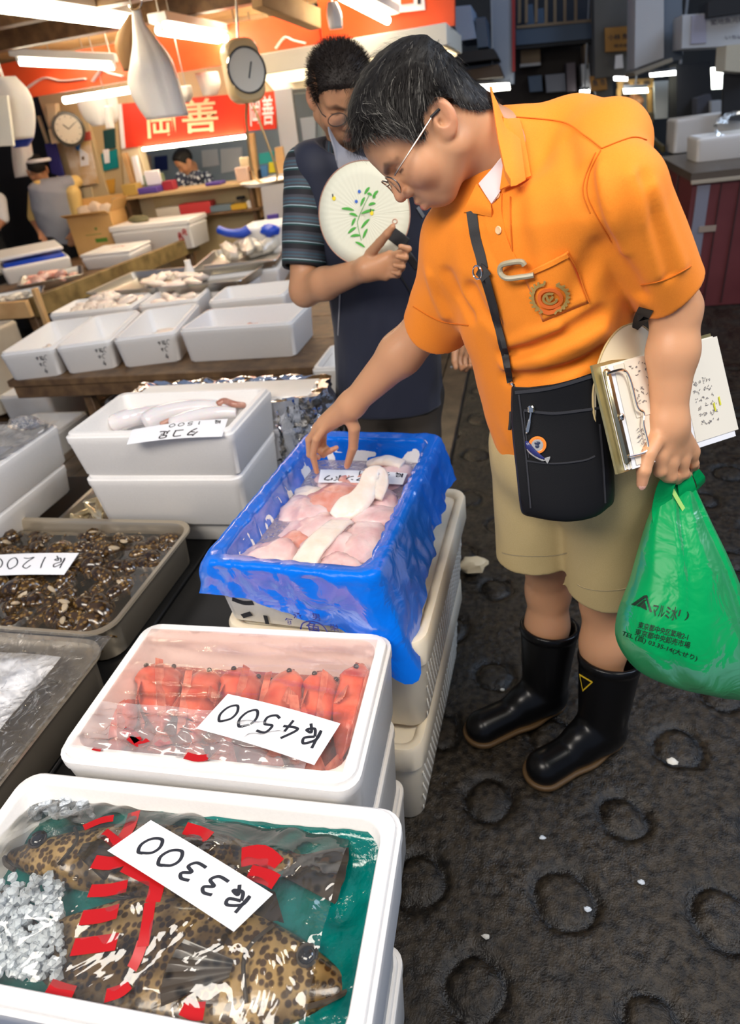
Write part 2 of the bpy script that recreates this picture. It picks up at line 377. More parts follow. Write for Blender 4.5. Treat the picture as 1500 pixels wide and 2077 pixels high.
# ================================================================ THE SETTING
def struct(name, VF, m, parent=None, **kw): return obj(name, VF, m, parent, kind='structure' if parent is None else None, **kw)
def cube(x0, x1, y0, y1, z0, z1, b=.004): return box(x1-x0, y1-y0, z1-z0, b, ((x0+x1)/2, (y0+y1)/2, z0))
# --- floor of the passage: rough wet asphalt with pressed rings
def ring_lattice():
    out = []
    for k in range(0, 22):
        for m in range(-2, 8):
            x = (-.085 if k % 2 == 0 else -.235)+.322*m; y = .575+.211*k
            if -.45 < x < 2.2: out.append((x+.008*math.sin(7*k+m), y+.008*math.cos(3*k+5*m), .058+.006*math.sin(k*3+m*5)))
    return out
RINGS = ring_lattice()
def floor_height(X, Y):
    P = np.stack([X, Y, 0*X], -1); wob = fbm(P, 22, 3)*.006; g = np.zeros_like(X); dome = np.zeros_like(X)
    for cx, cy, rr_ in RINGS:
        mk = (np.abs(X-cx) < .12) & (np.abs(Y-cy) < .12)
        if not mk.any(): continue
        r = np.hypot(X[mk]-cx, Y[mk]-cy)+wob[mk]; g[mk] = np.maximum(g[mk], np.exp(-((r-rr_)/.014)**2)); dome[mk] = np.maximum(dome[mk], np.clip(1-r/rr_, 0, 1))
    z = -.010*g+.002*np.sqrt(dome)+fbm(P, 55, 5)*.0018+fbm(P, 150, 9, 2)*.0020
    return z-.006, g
xs = np.concatenate([np.arange(-.34, 1.0, .0065), np.linspace(1.02, 3.2, 60)]); ys = np.concatenate([np.arange(.36, 2.1, .0065), np.arange(2.1, 4.0, .013), np.linspace(4.05, 11.5, 60)])
Xg, Yg = np.meshgrid(xs, ys); Zg, Gg = floor_height(Xg, Yg); nx, ny = len(xs), len(ys)
ii = np.arange((ny-1)*nx).reshape(ny-1, nx)[:, :-1].ravel()
fm = mat('wet_asphalt', (.0065, .0048, .0032), .34, noise=(60, (.040, .030, .019), .14, 10), bump=(230, .65, .004), attr='col', spec=.42)
fmN = fm.node_tree
def wet(nt):
    N, L = nt.nodes, nt.links; b = N['Principled BSDF']; tc = N.new('ShaderNodeTexCoord'); n = N.new('ShaderNodeTexNoise'); n.inputs['Scale'].default_value = 7; n.inputs['Detail'].default_value = 6
    L.new(tc.outputs['Object'], n.inputs['Vector']); a = N.new('ShaderNodeAttribute'); a.attribute_name = 'col'
    r = N.new('ShaderNodeMapRange'); r.inputs[1].default_value = .3; r.inputs[2].default_value = .7; r.inputs[3].default_value = .22; r.inputs[4].default_value = .62; L.new(n.outputs['Fac'], r.inputs[0])
    m = N.new('ShaderNodeMath'); m.operation = 'MULTIPLY'; L.new(r.outputs[0], m.inputs[0]); L.new(a.outputs['Fac'], m.inputs[1]); L.new(m.outputs[0], b.inputs['Roughness'])
wet(fmN)
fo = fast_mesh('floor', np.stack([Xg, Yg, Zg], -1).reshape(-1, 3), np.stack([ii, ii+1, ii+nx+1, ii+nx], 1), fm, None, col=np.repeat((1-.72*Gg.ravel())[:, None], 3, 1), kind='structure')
# the floor under the stalls: brown wet boards running away from the passage
plm = mat('floor_boards', (.060, .040, .024), .3, noise=(10, (.15, .10, .058), .2, 6), bump=(40, .4, .004))
fs = struct('floor', mi(cube(-7, -.34, .2, 11.5, -.05, -.022), 0), BLACKM)
for i in range(20):
    x0 = -3.55+i*.16; pl = box(.152, 6.2, .02, .003, (x0+.076, 5.1, -.022)); o = obj('plank', pl, plm, fs, world=True)
# walls of the hall, dark, far behind; and the roof
struct('wall_rear', cube(-7, 7, 11.4, 11.6, 0, 6.5), mat('hall_wall', (.045, .048, .052), .8, noise=(2, (.07, .068, .062), .2)))
struct('wall_side', cube(6.8, 7, -2, 11.4, 0, 6.5), MATS['hall_wall'])
struct('ceiling', cube(-.42, 7, -2, 11.5, 6.4, 6.6), mat('hall_roof', (.03, .032, .036), .8))
# the stall's own ceiling: boards across wooden beams
cl = struct('ceiling', cube(-6.9, -.5, 2.6, 6.9, 2.34, 2.38), WOODD)
for i in range(15): obj('plank', cube(-6.88, -.52, 2.62+i*.285, 2.62+i*.285+.278, 2.318, 2.342, .003), WOODL, cl, world=True)
BW = 6.5   # the stall's rear wall plane
def slab(pts, y, t, bev=.004, back=True):
    """upright slab on the plane y with the outline seen at the given picture points (clockwise from top left)"""
    A = np.array([Py(px, py, y) for px, py in pts]); c = A.mean(0); B = c+(A-c)*(1-bev/np.abs(A-c).max())
    return loft([B+[0, 0, 0], A+[0, bev, 0], A+[0, t, 0]], True, True)
def slabt(name, label, cat, m, pts, y, t=.02, group=None, bev=.004, kind=None): return obj(name, slab(pts, y, t, bev), m, None, label, cat, group, kind, world=True)
wl = struct('wall_back', cube(-4.52, -3.62, BW, BW+.12, 0, 2.34), CREAM)
struct('wall_back', cube(-3.62, -2.16, BW, BW+.12, 0, 1.05), mat('cream_panel', (.60, .46, .22), .6, noise=(2, (.66, .53, .30), .2)))
struct('wall_back', cube(-3.62, -2.16, BW, BW+.12, 1.50, 2.34), CREAM)
struct('wall_back', cube(-6.9, -1.7, 7.7, 7.8, 0, 2.34), mat('booth_wall', (.33, .42, .50), .7, noise=(3, (.45, .52, .58), .2)))
struct('wall_left', cube(-7, -6.9, 1.5, 7.8, 0, 2.4), CREAM)
struct('wall_booth_side', cube(-1.78, -1.70, BW, 7.7, 0, 2.34), GREY)
# --- beams under the stall ceiling
for i, (y, h) in enumerate([(3.3, .10), (4.25, .12), (5.05, .12)]):
    obj('ceiling_beam', cube(-6.8, -.9, y, y+.11, 2.318-h, 2.318), WOODD, None, ['dark wooden cross beam nearest under the stall ceiling', 'dark wooden cross beam between the two bright tube lamps', 'dark wooden cross beam behind the second tube lamp'][i], 'beam', 'beams under the stall ceiling', world=True)
obj('ceiling_joist', bar(Py(520, -8, 4.6), Py(640, 40, 5.1), .09, .11), WOODL, None, 'light wooden joist in front of the orange red band', 'joist', world=True)
# --- red band with white lettering above the stall
BY = 5.6
A = [Py(20, 130, BY), Py(640, 25, BY), Py(655, 97, BY), Py(35, 200, BY)]
red = mat('red_band', (.80, .075, .015), .4, noise=(4, (.86, .11, .03), .2))
rb = thing('banner', 'long orange red stall banner hung under the wooden ceiling', 'banner', A[3])
obj('cloth', slab([(-60, 140), (640, 18), (655, 97), (-45, 216)], BY, .02), red, rb, world=True)
for (x, y, w) in ((55, 180, 120), (190, 165, 60), (560, 98, 60)):
    q = spline([Py(x, y, BY-.004), Py(x+w*.3, y-22, BY-.004), Py(x+w*.6, y-16, BY-.004), Py(x+w, y-.17*w, BY-.004)], 14)
    obj('white_lettering', tube(q, .045, 6, True, .15), PAPER, rb, world=True, label='pale brushed lettering')
sb = obj('sign_board', slab([(640, -30), (921, -60), (922, 52), (655, 97)], BY-.05, .06), mat('sign_red', (.70, .075, .01), .45), None, 'orange red sign board at the stall corner with a white notice', 'sign', world=True)
ps = obj('notice', slab([(770, -20), (858, -32), (862, 20), (806, 26)], BY-.06, .004), PAPER, sb, world=True)
obj('lettering', slab([(812, -6), (838, -10), (838, 6), (812, 9)], BY-.066, .002), red, ps, world=True)
obj('lettering', slab([(846, -14), (853, -15), (853, 8), (846, 9)], BY-.066, .002), INK, ps, world=True)
# --- projecting light box at the stall corner
LB = thing('light_box', 'cream lit canopy box jutting out below the red sign board', 'sign', Py(800, 120, 5.2))
c1 = Py(560, 140, 5.25); c2 = Py(905, 53, 5.25); zt = c2[2]; 
obj('housing', cube(c1[0]-.3, c2[0], 5.25, 6.45, zt-.10, zt+.02), mat('lightbox_cream', (.85, .80, .68), .5), LB, world=True)
obj('light_panel', cube(c1[0]-.25, c2[0]-.04, 5.30, 6.40, zt-.115, zt-.098), lamp_mat('panel_glow', (1, .80, .50), 1.6), LB, world=True)
# --- tube lamps
def tube_lamp(label, a, b, r=.02, s=14, house=True, color=(1, .90, .70), hw=.13, two=False, up=.06, cord=True):
    a, b = np.array(a), np.array(b); t = thing('tube_lamp', label, 'lamp', (a+b)/2, 0, 'fluorescent tube lamps'); d = nrm(b-a)
    side = nrm(np.cross(d, (0, 0, 1)))
    for k in ((-.03, .03) if two else (0,)): obj('tube', tube([a+side*k, b+side*k], r, 10), lamp_mat('tube_glow', color, s), t, world=True)
    if house:
        obj('housing', bar(a-d*.04+np.array((0, 0, up)), b+d*.04+np.array((0, 0, up)), hw, .05, (0, 0, 1)), WHITEB, t, world=True)
        for e in (a, b): obj('socket', box(.03, .03, .08, .005, e+np.array((0, 0, -.01))), WHITEB, t, world=True)
    zc_ = 2.318 if max(a[2], b[2]) > 1.95 else 2.34
    if cord: [obj('cord', tube([e+np.array((0, 0, up+.02)), (e[0], e[1], zc_)], .006, 6), STEELD, t, world=True) for e in (a, b)]
    return t
L1 = tube_lamp('long bright tube lamp nearest the viewer under the stall ceiling', Pz(-40, 5, 2.16), Pz(250, 45, 2.16), .026, two=True)
L2 = tube_lamp('bright tube lamp between white hanging bag and hanging scale', Pz(330, 60, 2.10), Pz(482, 84, 2.10), .026, two=True)
tube_lamp('tube lamp with pale housing in front of red banner end', Py(40, 127, 5.2), Py(230, 136, 5.4), .020, hw=.10)
tube_lamp('slanting tube lamp above the wall clock', Py(130, 204, 5.9), Py(278, 180, 5.9), .026, house=False)
tube_lamp('tube lamp in grey housing hung before the red sign board', Py(690, -8, 4.9), Py(786, 42, 5.4), .024, hw=.16)
tube_lamp('thin cool tube lamp under the red shop sign', Py(290, 303, BW-.06), Py(497, 277, BW-.06), .016, color=(.85, .97, 1), house=False, cord=False)
tube_lamp('bright tube lamp behind the hanging scale', Py(522, 136, 6.3), Py(640, 128, 6.3), .035, house=False)
tube_lamp('short bright tube lamp behind the crew cut man', Py(560, 160, 6.6), Py(640, 148, 6.6), .035, house=False)
# --- the red shop sign, hand-lettered
SY = BW-.03
sg = thing('shop_sign', 'red shop sign with two cream characters above the service window', 'sign', Py(370, 290, SY))
obj('board', slab([(238, 211), (495, 189), (497, 269), (246, 302)], SY, .03), REDB, sg, world=True)
obj('edge_strip', slab([(238, 211), (246, 210), (254, 301), (246, 302)], SY-.006, .01), PAPER, sg, world=True)
def letters(s, pts, y, m, parent, name='lettering'):
    """s set into the picture quad pts (top left, top right, bottom left) on plane y"""
    o, ex, ey = Py(*pts[0], y), Py(*pts[1], y), Py(*pts[2], y); V, Fc = textmesh(s, 1.0); lo, hi = V.min(0), V.max(0); q = (V-lo)/np.maximum(hi-lo, 1e-6)
    return obj(name, (o+q[:, :1]*(ex-o)+(1-q[:, 1:2])*(ey-o), Fc), m, parent, world=True, smooth=False)
CREAML = mat('cream_letter', (.90, .72, .42), .5)
letters('岡', [(296, 226), (354, 221), (300, 281)], SY-.005, CREAML, sg); letters('善', [(366, 203), (440, 197), (371, 271)], SY-.005, CREAML, sg)
sg2 = thing('shop_sign', 'small red sign with white characters beside the cream scale', 'sign', Py(530, 260, SY))
obj('board', slab([(494, 192), (557, 184), (560, 262), (497, 266)], SY, .02), REDB, sg2, world=True)
letters('岡', [(505, 197), (526, 195), (508, 256)], SY-.005, PAPER, sg2); letters('善', [(530, 195), (553, 193), (533, 254)], SY-.005, PAPER, sg2)
# ================================================================ THINGS ON AND AROUND THE STALL BEHIND
def foam_mesh(L, Wd, H, t=.022, r=.03, taper=.012, lip=.012, floor_t=.025, n=5):
    """open foam box, rim stepped for a lid; base at z=0"""
    a = taper
    R = [rr(L-2*a-.01, Wd-2*a-.01, r, 0, n), rr(L-2*a, Wd-2*a, r, .006, n), rr(L-.004, Wd-.004, r, H-.035, n), rr(L, Wd, r, H-.03, n), rr(L, Wd, r, H-lip, n), rr(L-.004, Wd-.004, r, H-lip+.002, n),
         rr(L-.012, Wd-.012, r, H-lip+.002, n), rr(L-.014, Wd-.014, r, H-.002, n), rr(L-.018, Wd-.018, r, H, n), rr(L-2*t+.004, Wd-2*t+.004, r, H, n), rr(L-2*t, Wd-2*t, r, H-.003, n), rr(L-2*t-2*a, Wd-2*t-2*a, r, floor_t+.01, n), rr(L-2*t-2*a-.02, Wd-2*t-2*a-.02, r*.7, floor_t, n)]
    return loft(R, True, True)
def foam_box(label, loc, rotz, L, Wd, H, m=None, group=None, name='foam_box', **kw):
    t = thing(name, label, 'box', loc, rotz, group); obj('body', foam_mesh(L, Wd, H, **kw), m or FOAM, t); return t
def by_edge(p0, p1, z, depth, H):
    """centre, turn, length of a box whose near rim corners show at p0 and p1"""
    a, b = Pz(*p0, z), Pz(*p1, z); L = np.linalg.norm(b-a); th = math.atan2(b[1]-a[1], b[0]-a[0]); n = np.array([-math.sin(th), math.cos(th), 0])
    c = (a+b)/2+n*depth/2; return (c[0], c[1], z-H), th, L
# --- the table of the front row: top boards at z .545
def table(name, label, x0, x1, y0, y1, z, legs, m=WOODD, boards=5):
    t = thing(name, label, 'table', ((x0+x1)/2, (y0+y1)/2, 0)); w = (y1-y0)/boards
    for i in range(boards): obj('board', cube(x0, x1, y0+i*w+.003, y0+(i+1)*w-.003, z-.035, z), m, t, world=True)
    obj('apron', cube(x0+.02, x1-.02, y0+.01, y0+.045, z-.10, z-.036), m, t, world=True)
    for (x, y) in legs: obj('leg', box(.05, .05, z-.036+.02, .004, (x, y, -.02)), m, t, world=True)
    return t
table('trestle_table', 'dark wet wooden table carrying the row of white foam boxes', -2.62, -.90, 2.72, 5.3, .548, [(-2.22, 2.80), (-1.02, 2.80), (-2.5, 5.2), (-1.0, 5.2)], boards=6)
rowlab = ['white foam box with small pale shellfish, leftmost of the front row', 'empty white foam box second from the left in the front row', 'white foam box with a flat pale fillet, third in the front row', 'large empty white foam box at the right end of the front row']
rows = [((-6, 717), (104, 704), .702, .60, .15), ((109, 703), (221, 688), .702, .60, .15), ((226, 688), (353, 672), .705, .58, .155), ((359, 668), (590, 652), .722, .37, .17)]
rowb = []
for i, (p0, p1, z, dp, H) in enumerate(rows):
    c, th, L = by_edge(p0, p1, z, dp, H); rowb.append(foam_box(rowlab[i], (c[0], c[1], .5485), th, L, dp, H, group='foam boxes in the front row of the table', t=.02))
def scrawl(box_, L, Wd, H, x, sc=.02):
    f = [write('ykc', (x, -Wd/2-.0005, H*.62), (sc, 0, 0), (0, 0, sc*1.2), .0022, n=(0, -1, 0), lift=.001), write('yc', (x+.005, -Wd/2+.001, H*.40), (sc, 0, 0), (0, 0, sc*1.2), .0022, n=(0, -1, 0), lift=.001), write('4', (x+.02, -Wd/2+.004, H*.16), (sc*.8, 0, 0), (0, 0, sc*1.3), .003, n=(0, -1, 0), lift=.002)]
    obj('marker_writing', join(*f), INK, box_, smooth=False)
for i, x in ((0, .04), (1, .05), (2, .06)): scrawl(rowb[i], .3, rows[i][3], rows[i][4], x)
SQUID = mat('pale_flesh', (.72, .60, .50), .25, noise=(20, (.86, .76, .68), .2), sss=.2)
PINK = mat('pink_flesh', (.74, .34, .26), .25, noise=(16, (.86, .62, .54), .2), sss=.2)
def lump(r, seed, sc=(1, 1, 1), n=14, m=8):
    V, Fc = sphere(r, n, m); V = V*(1+.28*fbm(V, 1.6/r, seed)[:, None])*np.array(sc); return V, Fc
def heap(name, label, cat, group, m, base, n, spread, r, sc=(1.6, .8, .6), seed=0, z0=0, turn=.6, variants=3):
    rng = random.Random(seed); protos = []
    for i in range(n):
        x = rng.uniform(-1, 1)*spread[0]; y = rng.uniform(-1, 1)*spread[1]; z = z0+r*sc[2]*.9+max(0, 1-math.hypot(x/spread[0], y/spread[1]))*(spread[2] if len(spread) > 2 else 0)
        loc = (base[0]+x, base[1]+y, base[2]+z); rot = (rng.uniform(-.3, .3), rng.uniform(-.3, .3), rng.uniform(-turn, turn)*PI)
        if len(protos) < variants:
            o = obj(name, lump(r, seed+i, sc), m, None, label, cat, group); protos.append(o)
        else:
            o = protos[i % variants].copy(); COL.objects.link(o)
        o.location = loc; o.rotation_euler = rot
def in_box(b, x, y, z):
    a = b.rotation_euler.z; return (b.location[0]+x*math.cos(a)-y*math.sin(a), b.location[1]+x*math.sin(a)+y*math.cos(a), b.location[2]+z)
heap('shellfish', 'small pale shellfish heaped in the leftmost front row box', 'shellfish', 'shellfish in the leftmost box', SQUID, in_box(rowb[0], .03, -.10, .050), 22, (.08, .14, .05), .022, (1.5, .8, .7), 3)
obj('fillet', xf(lump(.09, 4, (1.1, .7, .22)), in_box(rowb[2], .02, .02, .075)), SQUID, None, 'flat pale fillet lying in the third front row box', 'fish', world=True)
heap('fish', 'pink pale small fish lying in the large right front row box', 'fish', 'pink fish in the right front row box', PINK, in_box(rowb[3], 0, .04, .050), 12, (.22, .1, .03), .03, (2.2, .7, .5), 8)
# second row
r2 = [((94, 634), (262, 617), .70, .36, .14, 'white foam box behind the front row heaped with pale squid'), ((276, 616), (398, 602), .70, .36, .14, 'white foam box with pale squid and a red note in the second row'), ((418, 606), (575, 590), .715, .36, .15, 'white foam box with pale contents in the second row beside the striped sleeve')]
r2b = []
for p0, p1, z, dp, H, lb in r2:
    c, th, L = by_edge(p0, p1, z, dp, H); r2b.append(foam_box(lb, (c[0], c[1], .5485), th, L, dp, H, group='foam boxes in the second row', t=.018))
heap('squid', 'pale squid heaped in the box behind the front row', 'squid', 'squid in the heaped box', SQUID, in_box(r2b[0], .05, .0, .085), 30, (.19, .12, .08), .045, (1.7, .8, .6), 11)
heap('squid', 'pale squid in the second row box with the red note', 'squid', 'squid in the red note box', SQUID, in_box(r2b[1], 0, .0, .08), 12, (.12, .10, .03), .045, (1.7, .7, .5), 21)
obj('note', xf(strokes([[(0, 0), (.3, .5), (.5, .1), (.8, .6), (1, .2)], [(0, .7), (.9, .9)]], (0, 0, 0), (.09, 0, 0), (0, .04, 0), .006), in_box(r2b[1], -.08, -.12, .115)), mat('red_ink', (.5, .03, .03), .5), r2b[1], world=True, smooth=False)
heap('fillet', 'pale fillet in the second row box beside the striped sleeve', 'fish', 'fillets in the second row box', SQUID, in_box(r2b[2], 0, 0, .05), 6, (.17, .08, .02), .05, (1.6, .8, .4), 31)
# steel trays
def steel_tray(label, loc, rotz, L, Wd, H, m=STEELD, flange=.012, name='steel_tray', r=.03, lip=.004, group=None):
    t = thing(name, label, 'tray', loc, rotz, group); n = 6
    R = [rr(L-.05, Wd-.05, r, 0, n), rr(L-.035, Wd-.035, r, .008, n), rr(L-.02, Wd-.02, r, H-.008, n), rr(L+flange-.004, Wd+flange-.004, r+.006, H-.004, n), rr(L+flange, Wd+flange, r+.008, H, n), rr(L+flange-.004, Wd+flange-.004, r+.006, H+lip, n), rr(L-.016, Wd-.016, r, H+lip*.6, n), rr(L-.025, Wd-.025, r, H-.008, n), rr(L-.04, Wd-.04, r, .012, n), rr(L-.055, Wd-.055, r*.8, .004, n)]
    obj('body', loft(R, True, True), m, t); return t
c, th, L = by_edge((172, 596), (487, 570), .715, .62, .055)
foam_box('white foam box under the near steel tray of squid', (c[0]-.02, c[1]+.02, .5485), th, L*.96, .60, .11, group='foam boxes under the steel trays')
st1 = steel_tray('wide steel tray of squid behind the second row of boxes', (c[0], c[1], .66), th, L, .62, .055)
heap('squid', 'pale squid lying in the wide steel tray', 'squid', 'squid in the steel tray', SQUID, in_box(st1, -.05, -.05, .006), 16, (.26, .18, .05), .05, (1.8, .7, .5), 41)
obj('bottle', xf(lathe([(.03, 0), (.036, .01), (.036, .06), (.02, .10), (.022, .13)], 14), in_box(st1, .06, .02, .02)), WHITEB, None, 'small white bottle standing among squid in the steel tray', 'bottle', world=True)
c, th, L = by_edge((385, 550), (560, 528), .74, .75, .05)
foam_box('white foam box under the far tray of grey fish', (c[0], c[1], .5485), th, L, .72, .14, group='foam boxes under the steel trays')
st2 = steel_tray('far steel tray of large grey fish beside the striped sleeve', (c[0], c[1], .69), th, L, .75, .05)
FISHG = mat('grey_fish', (.42, .38, .32), .2, noise=(14, (.78, .72, .62), .25), coat=.4)
heap('fish', 'large grey white fish lying in the far steel tray', 'fish', 'grey fish in the far tray', FISHG, in_box(st2, 0, .02, .01), 7, (.20, .26, .05), .075, (2.2, .8, .7), 51)
bb = in_box(st2, -.02, .22, .16)
obj('glove', join(tube(spline([np.array(bb)+np.array(p) for p in ((-.18, 0, .05), (-.10, -.01, .02), (0, 0, .01), (.05, .02, .03))], 12), [.03]*6+[.034]*6, 10)), BLUE, None, 'blue rubber glove lying on the grey fish, left one', 'glove', world=True)
obj('glove', join(xf(lump(.06, 3, (1.2, .7, .7)), np.array(bb)+np.array((.19, .06, .0)))), BLUE, None, 'blue rubber glove lying on the grey fish, right one', 'glove', world=True)
c, th, L = by_edge((481, 466), (570, 456), .88, .40, .14)
foam_box('closed looking white foam box behind the blue gloves', (c[0], c[1], .74), th, L, .40, .14)
foam_box('white foam box under the box behind the blue gloves', (c[0], c[1], .5485), th, L, .40, .19)
# boxes standing on the passage beside the table, behind the man in the vest
a0 = Py(612, 684, 2.62); fb = None
for i, (H, z, lb) in enumerate([(.17, .40, 'topmost foam box of the stack beside the navy vest'), (.20, .20, 'middle foam box of the stack beside the navy vest'), (.22, -.02, 'bottom foam box of the stack beside the navy vest')]):
    q = foam_box(lb, (a0[0]+.21+(.0, .0, -.012)[i], 2.62+.18, z-.0), 0, .40+(.0, .0, .03)[i], .34, H, FOAMW, 'foam boxes stacked beside the navy vest'); fb = fb or q
heap('fish', 'orange fish piece in the box beside the navy vest', 'fish', None, PINK, in_box(fb, 0, .02, .10), 1, (.01, .01), .05, (1.5, .9, .6), 61)
# boxes under the table
for i, (px, py, x1, y, H, lb) in enumerate([(215, 800, 200, 3.1, .28, 'pale foam box on the floor under the trestle table'), (-40, 830, 120, 2.9, .16, 'white foam box on the floor at the far left under the table'), (-20, 790, 60, 3.3, .26, 'white foam box standing behind another under the left table end')]):
    p = Py(px, py, y); foam_box(lb, (p[0]+.19, y+.2, -.022), 0, (.50, .40, .38)[i], .36, H, FOAMW)
# --- the tall wooden table running back on the left, seen by its mossy rail
zt = .72; A0, A1 = Pz(62, 606, zt), Pz(395, 478, zt)
t = thing('stall_table', 'long left stall table with a mossy wooden edge rail', 'table', (A0[0]-.6, A0[1]+1, 0))
d = nrm(A1-A0)
obj('edge_rail', bar(A0-(0, 0, .06), A1-(0, 0, .06), .05, .13), WOODO, t, world=True)
for i in range(5): obj('board', cube(A0[0]-1.1+i*.218, A0[0]-1.1+i*.218+.21, A0[1]-.02, A1[1], zt-.10, zt-.075), WOODD, t, world=True)
obj('end_rail', cube(A0[0]-1.1, A0[0], A0[1]-.06, A0[1]-.02, zt-.11, zt), WOODL, t, world=True)
for (x, y) in ((A0[0]-.05, A0[1]+.03), (A1[0]-.05, A1[1]-.10), (A0[0]-1.05, A0[1]+.03), (A0[0]-1.05, A1[1]-.1)): obj('leg', box(.06, .06, zt-.076, .004, (x, y, -.022)), WOODD, t, world=True)
obj('corner_post', bar(Py(70, 585, A0[1]-.09), Py(97, 660, A0[1]-.09), .045, .03), WOODL, t, world=True)
# glass tank at the near left end
tk = thing('fish_tank', 'cloudy plastic tank at the near end of the left stall table', 'tank', (A0[0]-.75, A0[1]-.36, 0))
obj('body', foam_mesh(1.3, .46, .5, t=.02), mat('tank_cloudy', (.55, .46, .34), .3, noise=(4, (.66, .60, .48), .2)), tk).location = (0, 0, .12)
obj('stand', box(1.1, .4, .142, .004, (0, 0, -.022)), WOODD, tk)
tk.location = (A0[0]-.72, A0[1]-.34, 0)
obj('water', box(1.22, .38, .02, .003, (0, 0, .52)), mat('tank_water', (.55, .45, .33), .08), tk)
heap('fish', 'pink fish floating in the cloudy tank', 'fish', None, PINK, (A0[0]-.55, A0[1]-.42, .535), 1, (.01, .01), .09, (1.6, .8, .5), 66)
# on the left table
def on_left(px, py, z=zt-.075): return Pz(px, py, z)
TB = zt-.074
c, th, L = by_edge((163, 524), (262, 513), TB+.10, .45, .10)
lb = foam_box('lidded white foam box with a red print on the left table rail', (c[0], c[1], TB), th, L*1.02, .45, .10); lid = obj('lid', box(L*1.02, .45, .025, .008, (0, 0, .10)), FOAM, lb)
obj('print', xf(strokes([[(0, 0), (.5, .8), (1, .1)], [(0, .6), (1, .5)]], (-.05, 0, .1255), (.12, 0, 0), (0, .08, 0), .012), (0, 0, 0)), MATS['red_ink'], lb, smooth=False)
c, th, L = by_edge((228, 457), (350, 450), TB+.25, .4, .25)
wb = thing('foam_box', 'large closed white foam box with red print beside the cardboard box', 'box', (c[0], c[1], TB), 0.0)
obj('body', foam_mesh(L*1.02, .4, .20), FOAM, wb); obj('lid', box(L*1.03, .41, .05, .01, (0, 0, .20)), FOAM, wb)
for i, (x, z, s) in enumerate(((.38, .05, .05), (.40, .12, .04), (.33, .10, .035))): obj('print', xf(strokes([[(0, 0), (.2, 1), (.8, .9), (.5, .3), (1, 0)], [(0, .5), (1, .6)]], (0, 0, 0), (s, 0, 0), (0, 0, s*1.1), .010, n=(0, -1, 0)), (L*1.02/2-.13+(i % 2)*.05, -.202, z)), MATS['red_ink'], wb, smooth=False)
sc = obj('bundle', xf(lump(.07, 9, (1.5, .7, .5)), in_box(wb, -.15, -.05, .275)), mat('dark_bundle', (.18, .16, .08), .6), None, 'small dark bundle lying on the large closed foam box', 'bundle', world=True)
# cardboard box with open flaps and paper
CARD = mat('cardboard', (.62, .36, .12), .7, noise=(3, (.70, .43, .17), .2))
c0 = Pz(146, 526, TB); cb = thing('cardboard_box', 'open brown cardboard box stuffed with paper on the left table', 'box', (c0[0]+.27, c0[1]+.22, TB), .12)
obj('body', loft([rr(.44, .36, .005, 0, 1), rr(.44, .36, .005, .36, 1), rr(.43, .35, .004, .36, 1), rr(.43, .35, .004, .02, 1)], True, True), CARD, cb)
for (p, q, r_) in ((( -.22, -.18, .36), (.22, -.18, .36), (0, -.09, .03)), ((.22, -.18, .36), (.22, .18, .36), (.07, 0, .10)), ((-.22, .18, .36), (.22, .18, .36), (0, .05, .12))):
    p, q, r_ = map(np.array, (p, q, r_)); obj('flap', solid((np.array([p, q, q+r_, p+r_]), [(0, 1, 2, 3)]), .005), CARD, cb)
obj('paper_stuffing', join(*[xf(lump(.07, i, (1.2, .8, .9)), (-.1+.1*i, 0, .37+.02*(i % 2))) for i in range(3)]), mat('kraft', (.72, .58, .44), .7), cb)
obj('print', xf(textmesh('FISH', .05), (.0, -.1805, .10), (PI/2, 0, 0)), mat('green_print', (.10, .25, .03), .6), cb, smooth=False) if False else None
gp = mat('green_print', (.10, .25, .03), .6); obj('print', join(box(.12, .002, .035, .0005, (.06, -.181, .12)), box(.16, .002, .005, .0005, (.0, -.181, .19)), box(.02, .002, .02, .0005, (.04, -.181, .23))), gp, cb)
# small foam box with blue lid propped
c, th, L = by_edge((8, 545), (135, 520), TB+.13, .42, .13)
lf = foam_box('white foam box with a blue lined lid propped on it', (c[0], c[1], TB), th, L*1.1, .42, .13, t=.02)
obj('blue_liner', box(L*.98, .34, .05, .01, (0, .03, .10)), BLUE, lf); obj('lid', xf(box(L*1.1, .30, .03, .01), (-.02, .10, .185), (.12, 0, .06)), FOAM, lf)
# trays on that table with fish
for i, (p0, p1, dp, lb, gl, m, seed) in enumerate([((32, 573), (165, 548), .5, 'steel tray of pink fish on the left stall table', 'pink fish in the left table tray', PINK, 71), ((-40, 612), (78, 590), .4, 'steel tray of small silver fish at the near left table end', 'silver fish in the near left tray', FISHG, 81)]):
    c, th, L = by_edge(p0, p1, TB+.09, dp, .06); tr = steel_tray(lb, (c[0], c[1], TB+.03 if False else TB), th, L, dp, .06, group='steel trays on the left stall table')
    heap('fish', ['pink white fish lying in the left table tray', 'small silver fish heaped in the near left tray'][i], 'fish', gl, m, in_box(tr, 0, 0, .008), 10, (L*.36, dp*.34, .04), (.05, .03)[i], (2.2, .8, .6), seed)
obj('bin', lathe([(.10, 0), (.12, .02), (.13, .35), (.14, .36), (.14, .40), (.12, .40), (.11, .03)], 20), WHITEB, None, 'tall white plastic bin at the left edge of the stall table', 'bin', world=True).location = tuple(Pz(-18, 560, TB))
